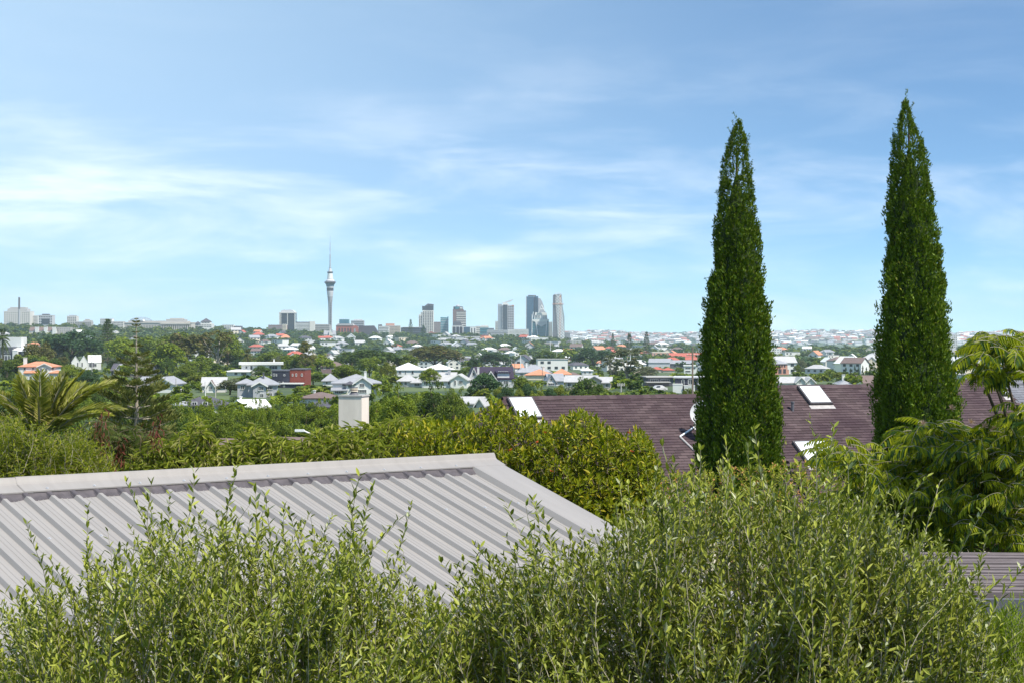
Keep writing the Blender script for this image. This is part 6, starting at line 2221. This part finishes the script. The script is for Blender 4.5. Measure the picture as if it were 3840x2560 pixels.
# generic near shrub made from leaf clusters
def rosette(n, L, W, lo, hi, seed, droop=.12, stem=0.0):
    r = np.random.default_rng(seed)
    g = Geo()
    a = np.arange(n) * 2.399 + r.uniform(0, .5, n)
    el = np.radians(np.linspace(lo, hi, n) + r.normal(size=n) * 8)
    D = np.stack([np.cos(a) * np.cos(el), np.sin(a) * np.cos(el), np.sin(el)], 1)
    S = np.stack([-np.sin(a), np.cos(a), 0 * a], 1)
    B_ = np.zeros((n, 3)) + np.array([0, 0, 1.0]) * (np.linspace(-stem * .6, 0, n))[:, None]
    leaves(g, B_, D, S, L * r.uniform(.75, 1.15, n), W * r.uniform(.8, 1.1, n), .15, droop, 0)
    if stem:
        tube(g, [(0, 0, -stem), (.01, 0, -stem * .5), (0, 0, 0)], [.006, .005, .003], 3, 1)
    return g


def shoot(length, gap, L, W, seed, el=42, lean=.08, r0=.004, taper=.35, spiral=False):
    r = np.random.default_rng(seed)
    g = Geo()
    n = max(4, int(length / gap))
    t = np.linspace(0, 1, 9)
    ph = r.uniform(0, 6.28)
    pts = np.stack([np.cos(ph) * lean * length * t ** 2 + .012 * np.sin(t * 9 + ph), np.sin(ph) * lean * length * t ** 2, t * length], 1)
    tube(g, pts, np.linspace(r0, r0 * .35, 9), 3, 1)
    s = np.linspace(.04, 1, n)
    pb = np.stack([np.interp(s, t, pts[:, q]) for q in range(3)], 1)
    for sg in ((0, math.pi) if not spiral else (0,)):
        a = (np.arange(n) * (math.pi / 2 + .25) if not spiral else np.arange(n) * 2.4) + sg + ph + r.normal(size=n) * .25
        e = np.radians(el + r.normal(size=n) * 14 + s * 16)
        D = np.stack([np.cos(a) * np.cos(e), np.sin(a) * np.cos(e), np.sin(e)], 1)
        S = np.stack([-np.sin(a), np.cos(a), 0 * a], 1) + r.normal(size=(n, 3)) * .35
        l = L * (1 - taper * s ** 3) * r.uniform(.7, 1.15, n)
        keep = r.random(n) < .93
        leaves(g, pb[keep], D[keep], S[keep], l[keep], W * r.uniform(.8, 1.15, n)[keep], .12, .05 + .12 * r.random(), 0)
    return g


def pinnate(length, pairs, pin, wid, seed, arch=.5):
    """twice-feathered leaf: arched rachis along +x with drooping paired pinnae"""
    r = np.random.default_rng(seed)
    g = Geo()
    t = np.linspace(0, 1, 7)
    pts = np.stack([t * length * .92, .01 * np.sin(t * 5), length * (.28 * t - arch * t ** 2)], 1)
    tube(g, pts, np.linspace(.0035, .0015, 7), 3, 1)
    s = np.linspace(.18, 1, pairs)
    pb = np.stack([np.interp(s, t, pts[:, q]) for q in range(3)], 1)
    T_ = unit(np.stack([np.interp(s, t, np.gradient(pts[:, q])) for q in range(3)], 1))
    for sg in (-1, 1):
        D = unit(np.stack([0 * s, sg + 0 * s, 0 * s - .35], 1) + T_ * (.35 + .5 * s)[:, None] + r.normal(size=(pairs, 3)) * .08)
        l = pin * np.sin(np.pi * np.clip(.25 + s * .62, 0, 1)) * r.uniform(.85, 1.1, pairs)
        leaves(g, pb, D, np.cross(np.array([0, 0, 1.0]), D), l, wid, .05, .35, 0)
    return g


def bush(root_name, label, cat, protos, mats, name, rest, px0, px1, topf, bottom, d0, depth, count, seed, lean=.5, s=(.8, 1.2), group=None, limit=300, fill=1.4, stems=5, stem_r=.05, up=1.0, cond=None, tip=0.0):
    r = np.random.default_rng(seed)
    pc = (px0 + px1) / 2
    base = P(pc, HR, d0 + depth * .5)
    zg_ = gz(base.x, base.y)
    o = thing(root_name, label, cat, (base.x, base.y, zg_), group=group)
    tp = np.array(topf, float)
    Ts, ix = [], []
    tries = 0
    while len(Ts) < count and tries < count * 4:
        tries += 1
        px = r.uniform(px0, px1)
        top = np.interp(px, tp[:, 0], tp[:, 1])
        f_ = r.random() ** fill
        row = top + (bottom - top) * f_
        if cond and not cond(px, row):
            continue
        dd = d0 + depth * (1 - f_) * r.uniform(.2, 1.0) + depth * .15 * r.random()
        dd += depth * .25 * abs((px - pc) / ((px1 - px0) / 2)) ** 2
        p = P(px, row, dd)
        Z = np.array([r.normal() * .35, -lean * (.25 + f_) + r.normal() * .35, up + r.normal() * .15])
        j = r.integers(len(protos))
        sc_q = r.uniform(*s)
        pz_ = np.array(p) - unit(Z) * tip * sc_q
        Ts.append(mat4(pz_, Z=Z, s=sc_q, roll=r.uniform(0, 6.28)))
        ix.append(j)
    scatter(o, name, protos, mats, Ts, ix, limit, rest)
    # stems from the ground into the crown
    topz = EZ + (HR - bottom) / F * d0 + .2
    for q in range(stems):
        k = r.integers(len(Ts))
        e = np.array(Ts[k][:3, 3]) - np.array(o.location)
        b0 = np.array([e[0] * .15, e[1] * .2, -.3])
        mid = (b0 + e) / 2 + np.array([e[0] * .1, 0, .2])
        g = Geo(); tube(g, [b0, mid, e * .98], [stem_r, stem_r * .6, stem_r * .15], 6)
        part("stem", g, MATS["bark"], o, smooth=True)
    return o


# olives in the foreground
OL = [shoot(R.uniform(.36, .85), R.uniform(.024, .040), R.uniform(.060, .078), .0170, 100 + q, el=R.uniform(28, 52), lean=R.uniform(.05, .42)) for q in range(20)]
OMATS = [MATS["olive_leaf"], MATS["twig"]]
left_top = [(-80, 2380), (60, 2240), (200, 2130), (300, 2080), (480, 1970), (620, 1900), (820, 1880), (1000, 1930), (1150, 1970), (1300, 1930), (1380, 2000), (1460, 2130), (1560, 2170), (1700, 2230), (1850, 2330)]
def olive(label, px0, px1, top, d0, n, seed, extra):
    r = np.random.default_rng(seed)
    pc = (px0 + px1) / 2
    base = P(pc, HR, d0 + .9)
    zg_ = gz(base.x, base.y)
    o = thing("olive_tree", label, "tree", (base.x, base.y, zg_))
    tp = np.array(top, float)
    Ts, ix = [], []
    core = P(pc, 3000, d0 + 1.0)
    def put(px, row, dd, j, sc, up=1.0):
        # row is the tip of the shoot
        p = np.array(P(px, row, dd))
        Z = unit((p - np.array(core)) * np.array([.22, .22, .10]) + np.array([r.normal() * .22, r.normal() * .22, .9 * up]))
        ln = OL[j].arrays()[0][:, 2].max() * sc
        Ts.append(mat4(p - Z * ln, Z=Z, s=sc, roll=r.uniform(0, 6.28))); ix.append(j)
    for px, row in extra:
        put(px, row, d0 + r.uniform(.3, 1.2), r.integers(len(OL)), r.uniform(.75, 1.05), 1.6)
    for q in range(n):
        px = r.uniform(px0, px1)
        t_ = np.interp(px, tp[:, 0], tp[:, 1])
        f_ = r.random() ** .95
        row = t_ + r.normal() * 28 + (2680 - t_) * f_
        if q % 5 < 2:
            dd = d0 + 1.15 + r.uniform(0, .8)
        else:
            # front sprays stand in clumps with shaded gaps between them
            cl_ = math.sin(px * .0105 + 1.3 * math.sin(row * .007 + seed)) + math.sin(row * .0125 + 1.7 * math.sin(px * .006 + seed * 2)) + .7 * math.sin(px * .027 + row * .019)
            if cl_ < -.55 and f_ > .12:
                continue
            dd = d0 + 1.1 * (1 - f_) ** .7 * r.uniform(.2, 1.0) + r.uniform(0, .3) - .12 * cl_
        put(px, row, dd, r.integers(len(OL)), r.uniform(.6, 1.05))
    scatter(o, "leafy_shoot", OL, OMATS, Ts, ix, 300, "foliage")
    g = Geo()
    h_ = core[2] - zg_
    tube(g, [(0, 0, -.3), (.06, .02, h_ * .5), (.0, 0, h_ + .3)], [.14, .11, .08], 9)
    part("trunk", g, MATS["bark_pale"], o, smooth=True)
    for q in range(16):
        e = np.array(Ts[r.integers(len(Ts))][:3, 3]) - np.array(o.location)
        s0 = np.array([0, 0, h_ * r.uniform(.6, 1.05)])
        g = Geo(); tube(g, [s0, (s0 + e) / 2 - np.array([0, 0, .12]), e], [.035, .02, .006], 6)
        part("branch", g, MATS["twig"], o, smooth=True)
    return o


olive("olive tree with grey green leaves in front of the ribbed metal roof", -80, 1780, left_top, 7.6, 1900, 31,
      [(100, 2040), (190, 1940), (300, 1905), (370, 2000), (480, 1800), (560, 1770), (700, 1765), (840, 1730), (940, 1800), (1040, 1810), (1150, 1880), (1330, 1745), (1350, 1800), (1290, 1850), (1460, 1870), (1470, 2050), (1560, 2080), (1250, 1900), (640, 1830), (770, 1830), (20, 2150), (1680, 2080), (1610, 2160)])
right_top = [(1600, 2320), (1720, 2160), (1830, 2060), (1930, 2010), (2050, 2040), (2160, 2030), (2280, 1930), (2400, 1810), (2550, 1760), (2700, 1745), (2850, 1760), (3000, 1770), (3120, 1790), (3250, 1820), (3400, 1900), (3520, 1950), (3600, 2040), (3680, 2220), (3740, 2400), (3780, 2560)]
olive("wide olive tree with pale tips below the two cypresses", 1600, 3760, right_top, 7.9, 2800, 32,
      [(1780, 2020), (1850, 1990), (1940, 1850), (1960, 1880), (2040, 1840), (2130, 1900), (2160, 1960), (2300, 1850), (2400, 1700), (2440, 1720), (2545, 1640), (2590, 1690), (2640, 1650), (2700, 1640), (2760, 1700), (2825, 1580), (2870, 1640), (2930, 1690), (3000, 1690), (3055, 1545), (3070, 1580), (3110, 1690), (3230, 1700), (3310, 1710), (3420, 1740), (3530, 1790), (3560, 1860), (3640, 1980), (3780, 2030), (3720, 2100)])

# shrubs between the roofs
ROS = [rosette(R.randrange(8, 12), .088, .030, 15, 72, 200 + q, stem=.16) for q in range(6)]
mtop = [(1480, 1640), (1530, 1590), (1620, 1580), (1700, 1575), (1780, 1560), (1840, 1510), (1880, 1520), (1930, 1545), (2000, 1555), (2060, 1590), (2130, 1560), (2170, 1535), (2230, 1560), (2270, 1600), (2330, 1640), (2390, 1610), (2430, 1640), (2460, 1720)]
b_ = bush("flowering_shrub", "rounded evergreen shrub with yellow green rosettes and a few red leaves", "shrub", ROS, [MATS["rosette_leaf"], MATS["twig_dark"]], "leaf_rosette", "foliage",
     1480, 2470, mtop, 2000, 19.0, 2.6, 3000, 41, lean=.7, s=(.75, 1.2), fill=1.0, stems=14, stem_r=.045)
fl = Geo()
leaves(fl, np.zeros((5, 3)), unit(np.array([[1, .2, .4], [-.6, .8, .3], [.1, -1, .5], [.6, -.6, .8], [-.8, -.4, .6]])), np.array([[0, 1, 0]] * 5) + rng.normal(size=(5, 3)) * .2, .028, .016)
for px, row in ((2042, 1620), (2015, 1657), (1914, 1686), (2370, 1692), (2068, 1766), (2358, 1622)):
    p_ = P(px, row, 18.9)
    o = part("red_leaf_tuft", fl, [MATS["petal_red"]], b_, loc=p_ - b_.location, rot=(R.uniform(-.5, .5), R.uniform(-.5, .5), R.uniform(0, 6)))
DRP = [rosette(9, .135, .030, -48, 30, 220 + q, droop=.38, stem=.22) for q in range(6)]
dtop = [(480, 1700), (560, 1650), (660, 1640), (735, 1575), (780, 1580), (830, 1680), (900, 1640), (950, 1590), (1000, 1600), (1060, 1650), (1130, 1645), (1190, 1620), (1260, 1600), (1340, 1590), (1420, 1585), (1500, 1560), (1590, 1550), (1640, 1580), (1700, 1640)]
bush("drooping_leaved_tree", "light green tree with drooping lance leaves behind the metal ridge", "tree", DRP, [MATS["droop_leaf"], MATS["twig_dark"]], "leaf_cluster", "foliage",
     470, 1640, dtop, 1860, 22.0, 3.0, 2000, 42, lean=.35, s=(.75, 1.25), fill=1.0, stems=12)
NDL = [shoot(.4, .012, .075, .0075, 240 + q, el=50, spiral=True, r0=.003) for q in range(5)]
btop = [(-60, 1580), (60, 1560), (120, 1590), (180, 1640), (240, 1640), (300, 1600), (340, 1660), (420, 1720)]
bush("bamboo_shrub", "bushy yellow green narrow leaved shrub at the foot of the feather palm", "shrub", [shoot(.5, .02, .12, .016, 260 + q, el=20, spiral=True, lean=.25) for q in range(5)], [MATS["bamboo_leaf"], MATS["twig"]], "leafy_shoot", "foliage",
     -60, 420, btop, 1900, 21.0, 2.0, 1100, 43, tip=.45, lean=.5, s=(.7, 1.1), fill=1.0, stems=6)
FRN = [pinnate(.30, 12, .095, .012, 280 + q) for q in range(5)]
ftop = [(280, 1660), (360, 1570), (420, 1600), (480, 1620), (560, 1590), (640, 1640), (700, 1690)]
w_ = bush("wattle_shrub", "dull green feathery shrub hung with dark red seed pods", "shrub", FRN, [MATS["fern_leaf"], MATS["twig_dark"]], "feathery_leaf", "foliage",
     270, 690, ftop, 1880, 23.5, 2.0, 1000, 44, lean=.5, s=(.8, 1.2), fill=1.0, stems=6)
pg = Geo()
r_ = np.random.default_rng(9)
leaves(pg, r_.normal(size=(26, 3)) * np.array([.05, .05, .08]), unit(r_.normal(size=(26, 3)) * .35 + np.array([0, 0, -1.0])), rand_dirs(26, r_), .10, .022, .1, .1)
for px, row in ((378, 1570), (380, 1650), (385, 1680), (295, 1712), (580, 1600), (425, 1740), (588, 1640), (350, 1752), (455, 1692), (220, 1770)):
    p_ = P(px, row, 22.8)
    part("seed_pod_cluster", pg, [MATS["pod"]], w_, loc=p_ - w_.location, rot=(0, 0, R.uniform(0, 6)), scale=(R.uniform(.8, 1.2),) * 3)
HDG = [rosette(8, .07, .026, 10, 70, 300 + q, stem=.1) for q in range(4)]
htop = [(2380, 1800), (2450, 1775), (2620, 1765), (2760, 1752), (2940, 1735), (3060, 1728), (3160, 1745), (3230, 1780)]
bush("orange_tipped_hedge", "hedge with orange and yellow young leaves between the cypresses", "hedge", HDG, [MATS["hedge_leaf"], MATS["twig_dark"]], "leaf_rosette", "foliage",
     2300, 3300, htop, 2380, 27.0, 2.0, 2200, 45, lean=.4, s=(.8, 1.3), fill=1.1, stems=8)
hw2 = [(1500, 1900), (3840, 1900)]
# silk tree at the right
SLK = [pinnate(R.uniform(.24, .32), 10, .115, .021, 320 + q, arch=.62) for q in range(6)]


def silk(label, spots, seed, zroot, count_each):
    r = np.random.default_rng(seed)
    base = P(3990, HR, 17.5)
    o = thing("silk_tree", label, "tree", (base.x, base.y, gz(base.x, base.y)))
    Ts, ix, ends = [], [], []
    for (px, row, rx, ry, dd, n) in spots:
        for q in range(int(n * 1.5)):
            a, rr = r.uniform(0, 6.283), math.sqrt(r.random())
            pxx, rww = px + math.cos(a) * rr * rx, row + math.sin(a) * rr * ry
            d_ = dd + r.uniform(-.8, .8) + .5 * math.sin(a) * -rr
            p = P(pxx, rww, d_)
            az = r.uniform(0, 6.283)
            X = np.array([math.cos(az), math.sin(az) - .25, r.normal() * .18])
            X /= np.linalg.norm(X)
            Z = np.array([0, -.35, 1.0]) + r.normal(size=3) * .2
            Z -= X * Z.dot(X); Z /= np.linalg.norm(Z)
            s = r.uniform(.72, 1.1)
            M = np.eye(4); M[:3, 0], M[:3, 1], M[:3, 2] = X * s, np.cross(Z, X) * s, Z * s
            M[:3, 3] = p
            Ts.append(M); ix.append(r.integers(len(SLK)))
        ends.append(P(px, row + ry * .4, dd + .3))
    pm = r.permutation(len(Ts))
    scatter(o, "feathery_leaf", SLK, [MATS["silk_leaf"], MATS["twig"]], [Ts[q] for q in pm], [ix[q] for q in pm], 300, "foliage")
    loc = np.array(o.location)
    g = Geo(); top = np.array(P(3960, 2000, 17.6)) - loc
    tube(g, [(0, 0, -.3), top * np.array([.5, .5, .5]), top], [.16, .14, .11], 9); part("trunk", g, MATS["bark_pale"], o, smooth=True)
    for e in ends:
        e = np.array(e) - loc
        g = Geo(); tube(g, [top * .92, (top + e) / 2 + np.array([0, 0, -.15]), e], [.04, .024, .008], 6)
        part("branch", g, MATS["bark"], o, smooth=True)
    fg = Geo()
    nn = 40
    leaves(fg, np.zeros((nn, 3)), unit(r.normal(size=(nn, 3)) + np.array([0, 0, 1.3])), rand_dirs(nn, r), .05, .005, 0, 0)
    for px, row in ((3460, 1590), (3568, 1532), (3690, 1600), (3640, 1585), (3720, 1620), (3730, 1440 + 170), (3800, 1890), (3645, 1680)):
        p_ = P(px, row, 16.4)
        part("flower", fg, [MATS["petal_pink"]], o, loc=np.array(p_) - loc)
    return o


silk("spreading silk tree with feathery leaves and pink flower tufts at the right", [
    (3480, 1640, 110, 60, 16.8, 40), (3560, 1640, 110, 70, 16.9, 46), (3650, 1680, 120, 60, 16.6, 46), (3760, 1640, 120, 80, 16.5, 50), (3835, 1640, 70, 110, 16.5, 40),
    (3230, 1720, 130, 60, 17.2, 46), (3330, 1760, 130, 70, 17.0, 54), (3440, 1780, 130, 80, 16.9, 54), (3560, 1790, 140, 90, 16.8, 60), (3700, 1790, 140, 90, 16.6, 60), (3820, 1780, 90, 100, 16.4, 46),
    (3600, 1900, 150, 80, 17.0, 54), (3740, 1930, 140, 80, 16.9, 50), (3480, 1880, 130, 80, 17.2, 40), (3150, 1680, 60, 40, 17.3, 12), (3830, 1980, 70, 60, 16.8, 22),
    (3690, 1285, 50, 45, 15.8, 16), (3750, 1300, 70, 60, 15.8, 22), (3830, 1330, 50, 90, 15.7, 26), (3660, 1345, 40, 40, 15.9, 8), (3720, 1390, 70, 30, 15.8, 12), (3640, 1300, 12, 20, 15.9, 2), (3838, 1540, 30, 50, 15.9, 14), (3540, 2000, 150, 60, 17.5, 40), (3350, 1900, 120, 80, 17.6, 40), (3250, 1840, 90, 60, 17.6, 26), (3930, 1740, 80, 90, 16.9, 20), (4030, 1760, 90, 90, 17.3, 18), (3950, 1880, 100, 90, 17.0, 24), (4080, 1880, 90, 90, 17.5, 20), (3920, 1380, 60, 60, 16.4, 8)],
    51, 0, 0)
# dark shrub that closes the gap under the silk tree
bush("laurel_shrub", "dark glossy laurel under the silk tree", "shrub", HDG, [MATS["leaf_dark"], MATS["twig_dark"]], "leaf_rosette", "foliage",
     3080, 4240, [(3080, 1880), (3300, 1840), (3600, 1830), (4240, 1820)], 2330, 20.5, 2.0, 1400, 47, lean=.4, s=(1.1, 1.7), fill=1.0, stems=6)
# needle shrub at the lower right
ntop = [(3540, 2520), (3600, 2380), (3660, 2300), (3740, 2270), (3840, 2250), (3920, 2240)]
bush("needle_leaved_shrub", "fresh green needle leaved shrub under the pergola", "shrub", NDL, [MATS["needle_leaf"], MATS["twig"]], "leafy_shoot", "foliage",
     3540, 3920, ntop, 2680, 9.2, 1.0, 520, 46, tip=.38, lean=.3, s=(.7, 1.1), fill=1.0, stems=4, stem_r=.03)

# ------------------------------------------------------------------ pergola roof of timber battens
paint("weathered_timber", (0.150, 0.122, 0.124), rough=.85, var=.25, scale=9, streak=.1)
pz = EZ - 1.62
pl = P(3475, HR, 12.2)
pgx = thing("pergola", "timber pergola with closely spaced weathered grey battens beyond the olive", "pergola", (pl.x, 12.0, gz(pl.x, 12.0)), math.radians(-3))
hz_ = pz - pgx.location.z
for q in range(20):
    g = Geo()
    y = -.55 + q * .105
    box(g, .02 * math.sin(q * 1.7), 3.6, y, y + .048, hz_ - .045 + .004 * math.sin(q * 2.3), hz_ + .004 * math.sin(q * 2.3))
    part("batten", g, MATS["weathered_timber"], pgx)
for q in range(4):
    g = Geo(); xq = .35 + q * .95
    box(g, xq, xq + .05, -.6, 1.75, hz_ - .16, hz_ - .052)
    part("rafter", g, MATS["weathered_timber"], pgx)
for y in (-.66, 1.76):
    g = Geo(); box(g, .15, 3.7, y, y + .055, hz_ - .2, hz_ - .03)
    part("beam", g, MATS["darkgrey"] if y < 0 else MATS["weathered_timber"], pgx)
for x in (.3, 3.4):
    for y in (-.58, 1.6):
        g = Geo(); box(g, x, x + .1, y, y + .1, -.3, hz_ - .17); part("post", g, MATS["weathered_timber"], pgx)

# ------------------------------------------------------------------ feather palm and near norfolk pine
def feather_palm():
    d = 50.0
    c = P(150, 1665, d)
    zg_ = gz(c.x, c.y)
    o = thing("feather_palm", "large feather palm with long arching fronds at the left", "palm", (c.x, c.y, zg_))
    hc = c.z - zg_
    g = Geo(); tube(g, [(0, 0, -.3), (.05, 0, hc * .5), (0, 0, hc)], [.34, .3, .34], 12); part("trunk", g, MATS["bark"], o, smooth=True)
    r = np.random.default_rng(61)
    k_ = d / F
    aims = [(-20, 1480, -.5), (40, 1430, .6), (90, 1400, -.4), (130, 1395, .5), (180, 1405, -.7), (235, 1400, .2), (330, 1390, -.4), (300, 1440, .5), (420, 1430, .3), (420, 1440, -.8), (480, 1530, -.5), (60, 1415, .3), (110, 1430, -.7), (200, 1415, .8), (265, 1420, -.5), (360, 1450, .1), (-60, 1560, .4), (10, 1600, -.8), (230, 1440, 1.0), (70, 1500, -1.2), (200, 1480, -1.3), (150, 1420, 1.2), (300, 1560, -1.2), (-80, 1470, .9), (380, 1560, .9)]
    for px, row, yo in aims:
        e = np.array([(px - 150) * k_, yo * 1.3, (1665 - row) * k_])
        t = np.linspace(0, 1, 12)
        up = np.array([0, 0, 1.0]) * np.linalg.norm(e[:2]) * .38
        pts = e[None] * t[:, None] + up[None] * (np.sin(t * math.pi) * .42)[:, None]
        Lf = np.linalg.norm(np.diff(pts, axis=0), axis=1).sum()
        g = Geo()
        tube(g, pts, np.linspace(.035, .006, 12), 5, 1)
        n = int(Lf / .045)
        s = np.linspace(.14, .99, n)
        pb = np.stack([np.interp(s, t, pts[:, q]) for q in range(3)], 1)
        T_ = unit(np.stack([np.interp(s, t, np.gradient(pts[:, q])) for q in range(3)], 1))
        side = unit(np.cross(T_, np.array([.1, -.3, 1.0])))
        nor = np.cross(side, T_)
        for sg in (-1, 1):
            D = unit(side * sg * .8 + T_ * (.55 + .5 * s)[:, None] + nor * .25 + r.normal(size=(n, 3)) * .07)
            l = .52 * np.sin(np.pi * np.clip(s * .8 + .14, 0, 1)) ** .7 * r.uniform(.85, 1.1, n)
            leaves(g, pb, D, np.cross(nor, D) + r.normal(size=(n, 3)) * .15, l, .030, .1, .16, 0)
        part("frond", g, [MATS["palm_leaf"], MATS["twig"]], o, loc=(0, 0, hc))
    return o


feather_palm()


def near_norfolk():
    d = 105.0
    top = P(511, 1190, d)
    zg_ = gz(top.x, top.y)
    o = thing("norfolk_pine", "tall slender norfolk pine with tiered open branches near the feather palm", "tree", (top.x, d, zg_))
    h = top.z - zg_
    g = Geo(); tube(g, [(0, 0, -.3), (.02, 0, h * .5), (0, 0, h)], [.19, .11, .012], 8); part("trunk", g, MATS["bark_pale"], o, smooth=True)
    r = np.random.default_rng(71)
    protos = []
    for v in range(3):
        g = Geo()
        tube(g, [(0, 0, 0), (.5, 0, .03), (1, 0, .13)], [.018, .011, .004], 4, 1)
        n = 230
        s = r.uniform(.22, 1.0, n) ** .7
        wd = .26 * (1.05 - s) + .05
        yy = r.uniform(-1, 1, n)
        pos = np.stack([s, yy * wd, .03 * s + .10 * s * s - .02 + .14 * r.random(n)], 1)
        D = unit(np.stack([.7 + 0 * s, yy * .9, .55 + .3 * r.random(n)], 1) + r.normal(size=(n, 3)) * .22)
        leaves(g, pos, D, rand_dirs(n, r), r.uniform(.07, .16, n), .036, .1, 0, 0)
        protos.append(g)
    Ts, ix = [], []
    tiers = [(1199, 9), (1212, 16), (1226, 17), (1250, 12), (1272, 14), (1302, 28), (1338, 48), (1375, 62), (1412, 78), (1450, 95), (1490, 110), (1530, 122), (1572, 132), (1614, 140), (1658, 148), (1705, 150)]
    for row, rad in tiers:
        zc = EZ + (HR - row) / F * d
        a0 = r.uniform(0, 6.28)
        nb = 6
        for b in range(nb):
            a = a0 + b * 6.283 / nb + r.normal() * .1
            L = rad * 1.18 * d / F * r.uniform(.85, 1.1)
            tilt = .28 if row < 1300 else .10 + r.normal() * .14
            X = np.array([math.cos(a), math.sin(a), tilt]); X /= np.linalg.norm(X)
            Y = np.array([-math.sin(a), math.cos(a), 0])
            M = np.eye(4); M[:3, 0], M[:3, 1], M[:3, 2] = X * L, Y * L, np.cross(X, Y) * L
            M[:3, 3] = (top.x, d, zc)
            Ts.append(M); ix.append(r.integers(3))
    scatter(o, "branch", protos, [MATS["norfolk_leaf"], MATS["bark_pale"]], Ts, ix, 300, "foliage")


near_norfolk()
# ------------------------------------------------------------------ haze
g = Geo()
box(g, -14600, 14600, -14600, 14600, EZ - 64, EZ + 262)
hz = part("haze", g, None, None)
hz.data.materials.clear()
hm = bpy.data.materials.new("haze_air")
hm.use_nodes = True
for n_ in list(hm.node_tree.nodes):
    if n_.type != "OUTPUT_MATERIAL":
        hm.node_tree.nodes.remove(n_)
pv = hm.node_tree.nodes.new("ShaderNodeVolumePrincipled")
pv.inputs["Color"].default_value = (0.76, 0.89, 1.0, 1)
pv.inputs["Density"].default_value = 5.6e-5
pv.inputs["Anisotropy"].default_value = 0.2
hm.node_tree.links.new(pv.outputs[0], hm.node_tree.nodes["Material Output"].inputs["Volume"])
hz.data.materials.append(hm)
tag(hz, "pale blue air over the valley and far shore", "haze", kind="stuff")
